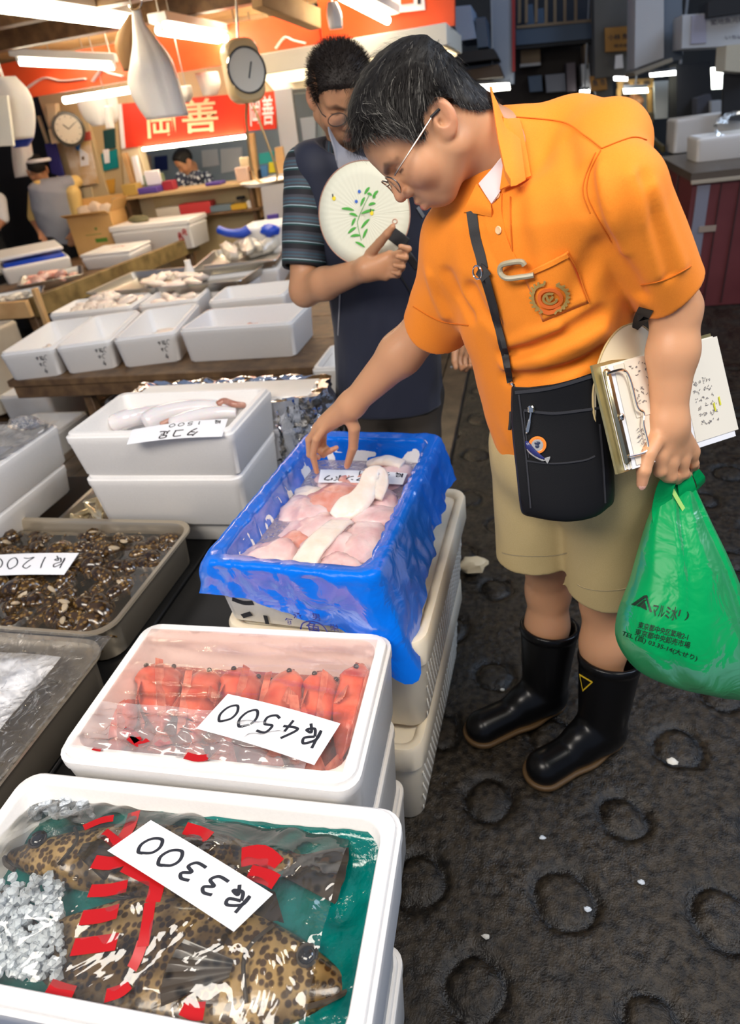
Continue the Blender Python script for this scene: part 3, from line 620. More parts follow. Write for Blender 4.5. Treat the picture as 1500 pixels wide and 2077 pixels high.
# ================================================================ THE FRONT STALL
def node_mat(name, build, **kw):
    m = mat(name, kw.pop('color', (.5, .5, .5)), **kw); nt = m.node_tree; build(nt.nodes, nt.links, nt.nodes['Principled BSDF']); return m
def spots(scale, c_spot, c_base, thr=(.25, .42), stretch=(1, 1, 1), big=None):
    def f(N, L, b):
        tc = N.new('ShaderNodeTexCoord'); mp = N.new('ShaderNodeMapping'); mp.inputs['Scale'].default_value = stretch; v = N.new('ShaderNodeTexVoronoi'); v.inputs['Scale'].default_value = scale; v.inputs['Randomness'].default_value = .8
        L.new(tc.outputs['Object'], mp.inputs[0]); L.new(mp.outputs[0], v.inputs['Vector']); r = N.new('ShaderNodeValToRGB')
        r.color_ramp.elements[0].position, r.color_ramp.elements[1].position = thr; r.color_ramp.elements[0].color = (*c_spot, 1); r.color_ramp.elements[1].color = (*c_base, 1)
        L.new(v.outputs['Distance'], r.inputs[0]); out = r.outputs[0]
        if big:
            n = N.new('ShaderNodeTexNoise'); n.inputs['Scale'].default_value = big[0]; L.new(tc.outputs['Object'], n.inputs['Vector']); r2 = N.new('ShaderNodeValToRGB')
            r2.color_ramp.elements[0].position = .42; r2.color_ramp.elements[1].position = .6; r2.color_ramp.elements[0].color = (*big[1], 1); r2.color_ramp.elements[1].color = (*big[2], 1)
            L.new(n.outputs['Fac'], r2.inputs[0]); mx = N.new('ShaderNodeMixRGB'); mx.blend_type = 'MULTIPLY'; mx.inputs[0].default_value = 1; L.new(out, mx.inputs[1]); L.new(r2.outputs[0], mx.inputs[2]); out = mx.outputs[0]
        L.new(out, b.inputs['Base Color'])
    return f
CLING = film_mat('cling_film', (1, 1, 1), .04, .06, .55, (26, .5, .01, 1.5))
CLINGP = film_mat('cling_film_fogged', (1, .88, .84), .07, .10, .40, (16, .35, .008, 1.5))
BLACKW = mat('black_wet', (.012, .012, .012), .25)
def card(name_label, pts, z, glyphs, parent=None, w=.004, gs=.13, gh=.55, x0=.1, y0=.22, bend=.004, tilt=(0, 0, 0, 0), extra=None, gap=.15, cat='card'):
    """price card seen at picture corners TL, TR, BR, BL; written upside down to the viewer"""
    zs = [z+t for t in tilt]; TL, TR, BR, BL = [Pz(*p, zz) for p, zz in zip(pts, zs)]
    def S(u, v): return (TL*(1-u)+TR*u)*(1-v)+(BL*(1-u)+BR*u)*v+np.array((0, 0, bend*math.sin(u*PI)))
    c = (TL+TR+BR+BL)/4; t = thing('price_card', name_label, cat, c)
    obj('paper', solid(gridf(S, 9, 3), .0008), PAPER, t, world=True, angle=60)
    def T(VF):  # local (s along the writing, h up the glyphs) -> card
        V = VF[0]; return (np.array([S(1-p[0], p[1])+np.array((0, 0, .0012+p[2])) for p in V]), VF[1])
    def glyphset(gl, x, y, gw, h, ww, gp):
        for i, g in enumerate(gl):
            if g == ' ': continue
            src = DIG.get(g) or KANA[g]; L1 = np.linalg.norm(TR-TL); L2 = np.linalg.norm(BL-TL)
            st = []
            for ln in src:
                q = spline(np.array(ln, float), 8*len(ln)) if len(ln) > 2 else np.linspace(ln[0], ln[1], 6); q = np.stack([(x+(i*(1+gp)+q[:, 0])*gw)*L1, (y+q[:, 1]*h)*L2, 0*q[:, 0]], -1)
                Tn = np.gradient(q, axis=0); Tn /= np.linalg.norm(Tn, axis=1)[:, None]+1e-9; Sd = np.stack([-Tn[:, 1], Tn[:, 0], 0*Tn[:, 0]], -1)*ww/2; V = np.vstack([q+Sd, q-Sd]); V[:, 0] /= L1; V[:, 1] /= L2
                m = len(q); st.append(T((V, [(k, k+1, m+k+1, m+k) for k in range(m-1)])))
            obj('handwriting', join(*st), INK, t, world=True, smooth=False)
    glyphset(glyphs, x0, y0, gs, gh, w, gap)
    if extra: glyphset(*extra)
    return t
# --- low dark platform under the left trays
pf = thing('low_platform', 'low black platform under the steel trays of the front stall', 'platform', (-1.5, 1.3, -.022))
for i in range(6): obj('board', cube(-2.45+i*.295, -2.45+i*.295+.288, .45, 2.0, .355, .385), BLACKW, pf, world=True)
for (x, y) in ((-2.4, .5), (-.75, .5), (-2.4, 1.9), (-.75, 1.9)): obj('leg', box(.06, .06, .377, .004, (x, y, -.022)), BLACKW, pf, world=True)
# --- white plastic crates at the edge of the passage
POLY = mat('crate_plastic', (.78, .67, .49), .35, noise=(3, (.84, .76, .62), .3), sss=.35, sssr=(1, .85, .6))
def crate(label, loc, rz, L, Wd, H, group):
    t = thing('plastic_crate', label, 'crate', loc, rz, group); n = 5
    R = [rr(L-.06, Wd-.06, .035, 0, n), rr(L-.05, Wd-.05, .04, .008, n), rr(L-.022, Wd-.022, .045, H*.74, n), rr(L-.004, Wd-.004, .045, H*.75, n), rr(L, Wd, .045, H*.76, n), rr(L, Wd, .045, H-.008, n), rr(L-.008, Wd-.008, .042, H, n), rr(L-.03, Wd-.03, .035, H, n), rr(L-.05, Wd-.05, .03, H-.006, n), rr(L-.055, Wd-.055, .03, H-.012, n)]
    obj('body', loft(R, True, True), POLY, t); dots = []
    for k in range(2):
        for j in range(9):
            for i in range(26):
                y = -Wd/2+.05+(Wd-.1)*(i+.5*(j % 2))/26; z = .02+H*.68*j/9; off = .024-.014*j/9
                if k == 0: dots.append(xf(box(.002, .006, .012, .0008), (L/2-off, y, z)))
    obj('dimple', join(*dots), mat('crate_dimple', (.86, .83, .75), .3), t, kind='stuff'); return t
crate('lower cream plastic crate standing on the wet passage floor', (-.415, 1.235, -.004), -.06, .44, .66, .298, 'plastic crates at the passage edge')
crate('upper cream plastic crate carrying the blue lined fish box', (-.400, 1.262, .294), -.06, .46, .63, .286, 'plastic crates at the passage edge')
# --- box under a blue bag, sunfish meat in icy water
bx = foam_box('white foam box under the blue bag with black characters on its end', (-.432, 1.258, .5805), -.095, .375, .61, .165, r=.025)
obj('marker_writing', join(strokes([[(0, 1), (.5, .8), (1, .9)], [(.1, .5), (.9, .55)]], (0, 0, 0), (.035, 0, 0), (0, 0, .03), .012, n=(0, -1, 0)), xf(strokes([[(0, .2), (.6, 1)], [(.3, 0), (1, .6)]], (0, 0, 0), (.03, 0, 0), (0, 0, .03), .012, n=(0, -1, 0)), (.04, 0, -.03)), xf(strokes([[(.5, 0), (.5, 1)]], (0, 0, 0), (.03, 0, 0), (0, 0, .04), .010, n=(0, -1, 0)), (.09, 0, -.035))) if False else
    xf(join(strokes([[(0, 1), (.5, .75), (1, .85)]], (0, 0, 0), (.05, 0, 0), (0, 0, .03), .012, n=(0, -1, 0)), xf(strokes([[(0, .2), (1, .8)]], (0, 0, 0), (.026, 0, 0), (0, 0, .02), .012, n=(0, -1, 0)), (.012, 0, -.022)), xf(strokes([[(.2, 0), (.2, 1)]], (0, 0, 0), (.03, 0, 0), (0, 0, .025), .010, n=(0, -1, 0)), (.065, 0, -.032))), (-.150, -.2985, .04)), INK, bx, smooth=False)
BLUEB = film_mat('blue_bag_plastic', (.001, .15, .74), .97, .24, .12, (15, .45, .012, 1.0))
def blue_bag():
    """liner: inside, over the rim, hanging skirt; local frame of the foam box"""
    n = 220; H = .170; L, Wd = .375, .61; prof = []
    base = rr(1, 1, .01, 0, 5); ang = np.linspace(0, TAU, n, endpoint=False)
    def outline(hx, hy, r):   # even walk round a rounded rectangle
        q = rr(2*hx, 2*hy, r, 0, 8); q = np.vstack([q, q[:1]]); s = np.concatenate([[0], np.cumsum(np.linalg.norm(np.diff(q, axis=0), axis=1))]); u = np.linspace(0, s[-1], n, endpoint=False)
        return np.stack([np.interp(u, s, q[:, i]) for i in range(3)], -1)
    o0 = outline(L/2, Wd/2, .03); nx_, ny_ = o0[:, 0]/(L/2), o0[:, 1]/(Wd/2)
    front = np.clip(-ny_, 0, 1)**6; right = np.clip(nx_, 0, 1)**6; left = np.clip(-nx_, 0, 1)**6; far = np.clip(ny_, 0, 1)**6; corner = np.clip(nx_, 0, 1)**4*np.clip(-ny_, 0, 1)**4
    fold = vnoise(np.stack([np.arange(n)*.0, np.arange(n)*1.0, 0*ang], -1), .22, 5); fold2 = vnoise(np.stack([np.arange(n)*.0, np.arange(n)*1.0, 0*ang], -1), .5, 8)
    skirt = .075+.03*front+.05*right*(1-.5*ny_)+.075*corner+.02*far+.012*fold
    # the front hem slants: short at the left corner, long towards the right
    skirt = skirt+front*(.045*nx_+.0)
    rings = []
    for v in np.linspace(0, 1, 9):  # inside, bottom to top
        z = .05+(H-.045)*v; q = outline(L/2-.028+.006*v, Wd/2-.028+.006*v, .03); q[:, 2] = z
        w = .004*vnoise(np.stack([q[:, 0]*30, q[:, 1]*30, q[:, 2]*12], -1), 1, 3); q[:, 0] -= nx_*np.abs(w)*2; q[:, 1] -= ny_*np.abs(w)*2; rings.append(q)
    for k, (ex, z) in enumerate(((-.018, H+.004), (-.008, H+.010), (.004, H+.008), (.010, H))):
        q = outline(L/2+ex, Wd/2+ex, .035); q[:, 2] = z+.003*fold2*(k > 0); rings.append(q)
    for v in np.linspace(.07, 1, 16):
        ex = .010+.012*v+(.016*fold+.008*fold2)*v+.028*v*v*corner+.035*v*right*(.35+.65*np.clip(-ny_+.4, 0, 1)); q = outline(L/2, Wd/2, .03)
        q[:, 0] += np.sign(nx_)*np.abs(nx_)**3*np.maximum(ex, .006); q[:, 1] += np.sign(ny_)*np.abs(ny_)**3*np.maximum(ex*.7, .006)
        q[:, 2] = H-skirt*v; cr = .0055*fbm(q*np.array((1, 1, .6)), 30, 4, 2)+.004*np.abs(vnoise(q, 22, 9)); q[:, 0] += nx_*np.abs(nx_)*cr; q[:, 1] += ny_*np.abs(ny_)*cr; rings.append(q)
    return loft(rings)
bag = thing('bag_liner', 'crumpled blue plastic bag lining and overhanging the sunfish box', 'plastic bag', (-.432, 1.258, .5805), -.095)
bagV = blue_bag(); obj('sheet', bagV, BLUEB, bag, angle=180)
wrk = []
rng = random.Random(5)
DKB = mat('bag_print', (.012, .018, .20), .4)
lg = [('魚', 0, .0, .034), ('毎', -.052, .012, .02), ('承', -.030, .030, .02), ('男', .012, .034, .02), ('栄', .046, .010, .02)]
for s_, dx, dz, sz in lg: obj('printed_character', xf(textmesh(s_, sz), (.055+dx, -.3420, .052+dz), (PI/2, 0, 0)), DKB, bag, smooth=False)
obj('printed_arc', xf(strokes([[(-1, 0), (-.7, .7), (0, 1), (.7, .7), (1, 0)]], (0, 0, 0), (.03, 0, 0), (0, 0, .026), .003, n=(0, -1, 0)), (.055, -.3415, .048)), DKB, bag, smooth=False)
def inb(x, y, z): return np.array(in_box(bx, x, y, z))
MEAT = mat('sunfish_meat', (.64, .36, .36), .22, noise=(17, (.86, .68, .64), .22), bump=(60, .4, .004), sss=.3, sssr=(1, .35, .25))
MEATR = mat('sunfish_red_meat', (.62, .20, .13), .22, noise=(22, (.78, .46, .40), .22), bump=(60, .4, .004), sss=.3, sssr=(1, .35, .25))
MEATW = mat('sunfish_white_meat', (.80, .66, .54), .25, noise=(26, (.88, .78, .70), .2), bump=(70, .35, .004), sss=.3, sssr=(1, .6, .4))
icew = film_mat('icy_water', (.72, .62, .72), .34, .06, .8, (55, .7, .012, .8))
obj('icy_water', box(.318, .55, .004, .001, (0, 0, .102)), icew, bag)
ml = [(-.03, .06, .07, MEATR, (1.2, .9, .5), 'red tinged sunfish chunk under the white card'), (-.09, .0, .06, MEAT, (1, 1.1, .45), 'pale pink sunfish chunk at the left wall of the blue bag'), (.08, .08, .055, MEAT, (1.1, .9, .4), 'pink sunfish slab beside the right wall of the blue bag'), (-.10, -.20, .062, MEAT, (1.1, .9, .6), 'ragged pink sunfish chunk at the near left corner'), (.02, -.14, .06, MEAT, (1, 1.2, .45), 'pink sunfish chunk below the white strip'), (.09, -.10, .06, MEAT, (.9, 1.3, .4), 'lilac pink sunfish slab along the near right wall'), (.07, .20, .055, MEAT, (1.2, .8, .4), 'sunfish slab under the far end of the card'), (-.08, .16, .05, MEAT, (1, 1, .4), 'pink sunfish slab below the pointing hand'), (-.11, .08, .045, MEATW, (.9, 1.2, .4), 'cream sunfish piece at the left wall of the blue bag'), (.08, -.21, .055, MEAT, (1.1, .7, .5), 'pink sunfish lump at the near right corner'), (-.04, -.06, .06, MEAT, (1.2, .9, .4), 'rosy sunfish chunk left of the curled strip'), (.10, .01, .055, MEAT, (.8, 1.2, .4), 'lilac sunfish slab right of the curled strip'), (-.06, -.13, .05, MEATR, (1, .9, .4), 'reddish sunfish piece left of the white strip'), (-.01, .14, .06, MEATR, (1.2, .8, .4), 'reddish sunfish piece just below the card'), (.03, .05, .05, MEATW, (1.2, 1, .35), 'cream sunfish piece under the loop of the curled strip')]
for i, (x, y, r, m, s_, lb_) in enumerate(ml):
    V, Fc = sphere(r, 26, 18); V = V*1.12*(1+.22*fbm(V, 1.1/r, i)[:, None]+.10*fbm(V, 3/r, i+40)[:, None])*np.array(s_)
    o = obj('fish_meat', (V, Fc), m, None, lb_, 'fish meat', 'sunfish pieces in the blue box', angle=180); o.location = tuple(inb(x, y, .098)); o.rotation_euler = (0, 0, i*1.3)
# curled cream strip standing out of the water, and a broad white strip
def strip(path, wid, th, up=(0, 0, 1)):
    P = spline(path, 30); T = np.gradient(P, axis=0); T /= np.linalg.norm(T, axis=1)[:, None]; U = np.array(up, float); rings = []
    for i in range(len(P)):
        s = nrm(np.cross(T[i], U)) if abs(T[i]@U) < .99 else np.array([1., 0, 0]); nn = np.cross(s, T[i]); w_ = wid[0]+(wid[1]-wid[0])*i/(len(P)-1); w_ *= (.35+.65*min(1, 5*i/len(P)+.2))
        a = np.linspace(0, TAU, 16, endpoint=False); rings.append(P[i]+np.outer(np.sign(np.cos(a))*np.abs(np.cos(a))**.6, s*w_/2)+np.outer(np.sign(np.sin(a))*np.abs(np.sin(a))**.7, nn*th/2)+.0025*vnoise(np.stack([a*3, a*0+i*.4, a*0], -1), 1, 2)[:, None]*nn)
    return loft(rings, True, True)
u_ = np.array([-.1, .2, 1.])
obj('fish_meat', strip([inb(.00, -.035, .118), inb(.02, -.01, .128), inb(.045, .02, .135), inb(.06, .06, .150), inb(.062, .085, .168), inb(.078, .10, .168), inb(.088, .08, .150), inb(.082, .045, .128)], (.07, .030), .016, (.35, -.5, .8)), MEATW, None, 'curled cream sunfish strip with a loop standing out of the water', 'fish meat', 'sunfish pieces in the blue box', world=True, angle=180)
obj('fish_meat', strip([inb(-.005, -.245, .112), inb(.0, -.20, .128), inb(.01, -.15, .134), inb(.018, -.08, .126), inb(.02, -.04, .112)], (.062, .056), .014), MEATW, None, 'broad flat white sunfish strip at the near rim of the bag', 'fish meat', 'sunfish pieces in the blue box', world=True, angle=180)
obj('fish_meat', strip([inb(.00, .235, .115), inb(.05, .24, .128), inb(.10, .23, .12)], (.04, .04), .02), MEATW, None, 'cream sunfish slice under the far rim of the blue bag', 'fish meat', 'sunfish pieces in the blue box', world=True, angle=180)
card('white card reading sunfish in katakana stuck in the icy water', [(650, 953), (826, 960), (816, 983), (645, 979)], .702, ['ma', 'n', 'bo', 'u'], w=.0045, gs=.115, gh=.42, x0=.44, y0=.46, gap=.12, bend=.002, extra=(['k', 'ta', 'ko', '1'], .03, .05, .10, .38, .0035, .5))
# --- rockfish box with cling film
rk = foam_box('white foam box of red rockfish wrapped in cling film', (-.519, .744, .44), .005, .545, .348, .19, r=.035, t=.028)
u2b = foam_box('film wrapped white foam box under the rockfish box', (-.519, .727, .232), .004, .53, .30, .205, FOAMW); foam_box('bottom white foam box of the rockfish stack on the floor', (-.519, .727, -.004), .004, .53, .30, .234, FOAMW)
def fish_mesh(L, Hh, Wd, n=22, k=18, head=.28):
    """body along x: head at +x, belly -z; heights Hh, width Wd"""
    R = []
    for i in range(n):
        u = i/(n-1); hh = Hh*(.14+.86*math.sin(PI*min(1, u*1.02)**.72)**.75 if u < .97 else .10); hh = Hh*max(.10, math.sin(PI*(1-(1-u)**1.0*.93-.02))**.8*(1-.25*(u < .25)*(.25-u)/.25)); ww = Wd*max(.05, math.sin(PI*min(1, (1-u)*.0+u)**1.0)**.7*(.35+.65*u) if u < .75 else math.sin(PI*u)**.55)
        if u > .985: hh, ww = Hh*.08, Wd*.10
        a = np.linspace(0, TAU, k, endpoint=False); R.append(np.stack([np.full(k, (u-.5)*L), np.cos(a)*ww/2, np.sin(a)*hh/2], -1))
    return loft(R, True, True)
def fan(o, d, s, L, W0, W1, n=9, rip=.08):
    """fin: rays spreading from a root at o along d, s = spread direction"""
    o, d, s = map(np.array, (o, d, s)); nn = np.cross(d, s)
    def f(u, v): return o+d*L*v*(1-.12*(2*u-1)**2)+s*(u-.5)*(W0+(W1-W0)*v)+nn*rip*L*.3*math.sin(u*n*PI)*v
    return solid(gridf(f, 2*n+1, 4), .0012)
RF = node_mat('rockfish_skin', spots(26, (.66, .10, .05), (.80, .20, .11), (.1, .7), big=(15, (1, .75, .55), (1, 1.15, 1.2))), rough=.22, bump=(150, .3, .003), coat=.3)
RFF = mat('rockfish_fin', (.62, .14, .08), .3, noise=(60, (.82, .36, .24), .2)); EYEB = mat('fish_eye', (.01, .01, .012), .08, coat=.6)
def rockfish(label, loc, rz, L=.23, tilt=0, roll=.3, s=1):
    t = thing('rockfish', label, 'fish', loc, rz, 'rockfish under cling film'); t.rotation_euler = (roll, tilt, rz)
    V, Fc = fish_mesh(L, .078*s, .112*s); V = V*(1+.05*vnoise(V, 40, 3)[:, None]); obj('body', (V, Fc), RF, t, angle=180)
    for sg_ in (-1, 1):
        e = obj('eye', xf(sphere(.0055, 12, 8), (L*.37, sg_*.026*s, .015*s)), EYEB, t); obj('fin', fan((L*.12, sg_*.036*s, .012), nrm((-1, sg_*.22, .05)), (0, .15, 1), .042*s, .016, .036), RFF, t)
    obj('dorsal_fin', fan((L*.0, 0, .036*s), nrm((-.5, .85, .22)), (1, 0, 0), .020*s, .12, .14, 10), RFF, t)
    obj('tail_fin', fan((-L*.48, 0, 0), (-1, 0, 0), (0, 1, .2), .045*s, .016, .06), RFF, t)
    obj('mouth', xf(tube([(0, -.013, 0), (.006, 0, -.002), (0, .013, 0)], .0022, 6), (L*.478, 0, -.006)), mat('fish_mouth', (.25, .05, .04), .4), t); return t
def rkp(px, py, z): return Pz(px, py, z)
rfl = ['red rockfish first from the left, lying head up in full view', 'red rockfish second from the left in the wrapped box', 'red rockfish third from the left, above the card corner', 'red rockfish fourth from the left, above the card middle', 'red rockfish fifth from the left, slim one above the card', 'red rockfish at the right wall of the wrapped box', 'red rockfish lying low at the left wall of the box', 'red rockfish lying under the price card in the wrapped box']
for i, (hx, hy, tx, ty, z, r_, s_) in enumerate([(318, 1345, 330, 1485, .585, .5, 1.05), (408, 1365, 400, 1500, .580, -.3, .95), (492, 1362, 470, 1500, .582, .6, 1.0), (578, 1365, 560, 1510, .580, -.6, 1.0), (655, 1362, 640, 1520, .580, .5, .85), (735, 1345, 690, 1540, .592, .9, .92), (235, 1405, 240, 1530, .56, .7, 1.0), (600, 1430, 620, 1560, .562, .2, 1.1)]):
    a, b = Pz(hx, hy, z+.012), Pz(tx, ty, z-.03); c = (a+b)/2; d = a-b; rockfish(rfl[i], tuple(c), math.atan2(d[1], d[0]), max(.17, np.linalg.norm(d)*1.02), -.16, r_, s_)
obj('melt_water', box(.475, .278, .004, .001, (0, 0, .088)), film_mat('pink_water', (.72, .25, .20), .35, .08, .8, (60, .5, .01)), rk)
def film_sheet(L, Wd, z, seed, sag=.012, over=.0, amp=.0016, nu=70, nv=50, dirn=(1, 9)):
    def f(u, v):
        x = (u-.5)*(L+2*over); y = (v-.5)*(Wd+2*over); e = min(1, (min(u, 1-u))*9)*min(1, min(v, 1-v)*9); p = np.array([[x*dirn[0]*8, y*dirn[1]*8, seed]])
        return (x, y, z-sag*e+amp*2.2*fbm(p, 1, seed, 3)[0]*(.3+e))
    return gridf(f, nu, nv)
fl = obj('cling_film', film_sheet(.492, .296, .192, 3, .004), CLINGP, rk, angle=180)
obj('film_crumple', (lambda VF: (VF[0]*np.array((1, 1, 1))+np.array((-.03, -.105, .001)), VF[1]))(film_sheet(.43, .10, .196, 21, .0, amp=.0055, nu=90, nv=24, dirn=(3, 12))), film_mat('film_crumpled', (1, 1, 1), .16, .10, .6), rk, angle=180)
pt = mat('red_print', (.42, .008, .010), .3)
def blot(path, w, o, n=3): return strokes([path], o, (1, 0, 0), (0, 1, 0), w)
for p_, w_ in (([(250, 1480), (268, 1488), (280, 1504)], .014), ([(262, 1495), (285, 1510), (300, 1500)], .012), ([(318, 1504), (330, 1512), (345, 1508)], .012), ([(376, 1532), (400, 1538), (422, 1536)], .013), ([(188, 1518), (196, 1520), (205, 1521)], .006)):
    q = np.array([Pz(*a_, .6355) for a_ in p_]); obj('film_print', ribbon(spline(q, 8), np.tile((0, 0, 1.), (8, 1)), w_, .0005), pt, rk, world=True)
card('white price card 4500 on the rockfish box', [(462, 1408), (690, 1468), (637, 1552), (398, 1478)], .640, ['k', '4', '5', '0', '0'], w=.0050, gs=.145, gh=.46, x0=.07, y0=.24, gap=.24)
# --- the front box with two groupers
fb2 = foam_box('white foam box of spotted groupers nearest the viewer', (-.509, .400, .435), .012, .675, .335, .165, r=.035, t=.028)
foam_box('white foam box under the grouper box', (-.515, .40, .212), .01, .62, .29, .22, FOAMW); foam_box('lowest white foam box under the groupers on the floor', (-.515, .40, -.004), .01, .62, .29, .213, FOAMW)
TEAL = mat('teal_sheet', (.0, .085, .075), .14, noise=(12, (.0, .17, .15), .2), bump=(28, .7, .012), coat=.6)
def teal(u, v): 
    x = (u-.5)*.612; y = (v-.5)*.272; e = max(0, abs(u-.5)*2-.90)*10; e2 = max(0, (v-.86))*7
    return (x, y, .085+.035*min(1, max(e*.3, e2))+.006*fbm(np.array([[x*25, y*25, 1]]), 1, 4)[0]+.02*u)
obj('teal_sheet', solid(gridf(teal, 60, 30), .001), TEAL, fb2, label='wrinkled teal plastic sheet', angle=180)
GRP = node_mat('grouper_skin', spots(100, (.060, .035, .014), (.30, .21, .095), (.40, .58), big=(11, (.30, .24, .14), (1.2, 1.1, .95))), rough=.25, bump=(120, .25, .002), coat=.4)
GRPD = node_mat('grouper_fin_skin', spots(60, (.012, .010, .008), (.055, .042, .030), (.2, .5)), rough=.3, coat=.3)
def grouper(label, head, tail, z, Hh, Wd, eye_side):
    a, b = np.array(head), np.array(tail); d = a-b; L = np.linalg.norm(d); t = thing('grouper', label, 'fish', (*((a+b)/2)[:2], z), math.atan2(d[1], d[0]))
    V, Fc = fish_mesh(L, Hh, Wd, 34, 26); V = V[:, [0, 2, 1]]*np.array((1, eye_side, 1)); Fc = [f[::-1] for f in Fc] if eye_side > 0 else Fc
    obj('body', (V, Fc), GRP, t, angle=180)
    obj('eye', xf(sphere(.012, 14, 10, (1, 1, .6)), (L*.375, eye_side*Hh*.13, Wd*.315)), EYEB, t); obj('eye_ring', xf(tube(circ((0, 0, 0), .0135, 14, (1, 0, 0), (0, 1, 0)), .002, 6), (L*.375, eye_side*Hh*.13, Wd*.330)), GRPD, t)
    obj('mouth', tube(spline([(L*.49, -eye_side*.004, Wd*.10), (L*.45, -eye_side*.022, Wd*.24), (L*.40, -eye_side*.034, Wd*.30)], 10), .0035, 6), GRPD, t)
    obj('gill_cover', tube(spline([(L*.26, eye_side*Hh*.30, Wd*.34), (L*.215, eye_side*Hh*.05, Wd*.485), (L*.25, -eye_side*Hh*.24, Wd*.38)], 12), .003, 6), GRPD, t)
    obj('pectoral_fin', fan((L*.19, -eye_side*Hh*.06, Wd*.47), nrm((-1, -.25*eye_side, .18)), (0, 1, .1), .085, .02, .075), GRPD, t)
    obj('dorsal_fin', fan((-L*.03, eye_side*Hh*.40, 0), nrm((-.25, eye_side, .1)), (1, 0, 0), .045, .30*L/.5, .27*L/.5, 12), GRPD, t); obj('anal_fin', fan((-L*.24, -eye_side*Hh*.30, 0), nrm((-.4, -eye_side, 0)), (1, 0, 0), .04, .08, .08, 7), GRPD, t)
    obj('tail_fin', fan((-L*.475, 0, .0), (-1, 0, .12), (0, 1, 0), .10, .045, .13, 9), GRPD, t); return t
zg = .545
grouper('near spotted grouper lying with its head at the right end of the box', Pz(712, 2005, zg)[:2], Pz(40, 1900, zg)[:2], .537, .175, .085, 1)
grouper('far spotted grouper with its dark tail fan towards the right', Pz(0, 1725, .56)[:2], Pz(590, 1735, .56)[:2], .543, .115, .075, -1)
ICE = mat('ice', (.88, .94, 1), .10, trans=.5, ior=1.31)
rng = random.Random(3); ch = []
for i in range(420):
    px, py = (rng.uniform(-20, 130), rng.uniform(1790, 1990)) if i < 330 else (rng.uniform(60, 190), rng.uniform(1625, 1660)); p = Pz(px, py, .548); r_ = rng.uniform(.004, .009)
    V, Fc = sphere(r_, 6, 4); V = V*np.array([[rng.uniform(.7, 1.3) for _ in range(3)] for _ in range(len(V))]); ch.append((V+np.array((p[0], p[1], .547+rng.uniform(0, .022))), Fc))
obj('ice', join(*ch), ICE, None, 'crushed clear ice at the left end of the grouper box', 'ice', kind='stuff', world=True, smooth=False)
BAGF = film_mat('clear_bag', (1, 1, .98), .02, .05, .6, (8, .5, .02, 1.5))
# clear printed bag over the fish
gb = thing('clear_bag', 'clear printed plastic bag drawn tight over the two groupers', 'plastic bag', (-.52, .40, .58))
def bagf(u, v):
    x = -.255+(-.815+.255)*(1-u); y = .262+(.535-.262)*v; p = np.array([[x, y, 0.]]); h = .044*math.sin(PI*min(1, max(0, v*.96+.02)))**.6*(1-.25*abs(2*u-1)**4)
    rid = abs(fbm(p+np.array([[.3*y, -.6*x, 0]]), 15, 5, 2)[0])
    return (x, y, .553+h+.010*rid+.003*fbm(p, 40, 2, 1)[0])
BG = gridf(bagf, 110, 64); bgo = obj('film', BG, BAGF, gb, world=True, angle=180); bgt = bvh(BG)
def red_patch(px):
    q = [on(bgt, *p, .0012)[0] for p in px]; q = [a for a in q if a is not None]
    return q
for pts, w_ in (([(272, 1648), (262, 1680), (240, 1715)], .020), ([(190, 1748), (225, 1752), (262, 1742)], .020), ([(182, 1808), (220, 1806), (258, 1798)], .018), ([(165, 1862), (205, 1858), (240, 1848)], .020), ([(148, 1922), (195, 1916), (238, 1910)], .022), ([(305, 1830), (298, 1880), (290, 1920)], .016), ([(290, 1910), (280, 1940), (268, 1965)], .016), ([(320, 1770), (318, 1800), (310, 1830)], .022), ([(210, 1690), (240, 1715), (258, 1735)], .016), ([(375, 1680), (405, 1690), (425, 1700)], .020), ([(490, 1740), (530, 1735), (560, 1760)], .030), ([(505, 1770), (540, 1780), (560, 1790)], .022), ([(250, 1760), (290, 1780), (330, 1800)], .014), ([(100, 2000), (130, 2010), (150, 2015)], .018), ([(372, 2040), (395, 2050), (415, 2050)], .02), ([(215, 2020), (245, 2010), (262, 1995)], .016), ([(672, 1922), (679, 1925), (686, 1926)], .012), ([(170, 1680), (205, 1665), (230, 1660)], .012)):
    q = red_patch(pts)
    if len(q) == 3: obj('red_print', ribbon(spline(q, 9), np.tile((0, 0, 1.), (9, 1)), [w_*(.8+.4*((k*37) % 5)/5) for k in range(9)] if False else w_, .0004), pt, gb, world=True)
for p0, p1, p2 in (((290, 1615), (296, 1640), (300, 1665)), ((288, 1610), (284, 1640), (275, 1665))):
    pass
card('white price card 3300 on the grouper bag', [(306, 1664), (553, 1814), (474, 1890), (218, 1726)], .607, ['k', '3', '3', '0', '0'], w=.0052, gs=.14, gh=.46, x0=.06, y0=.24, gap=.24)
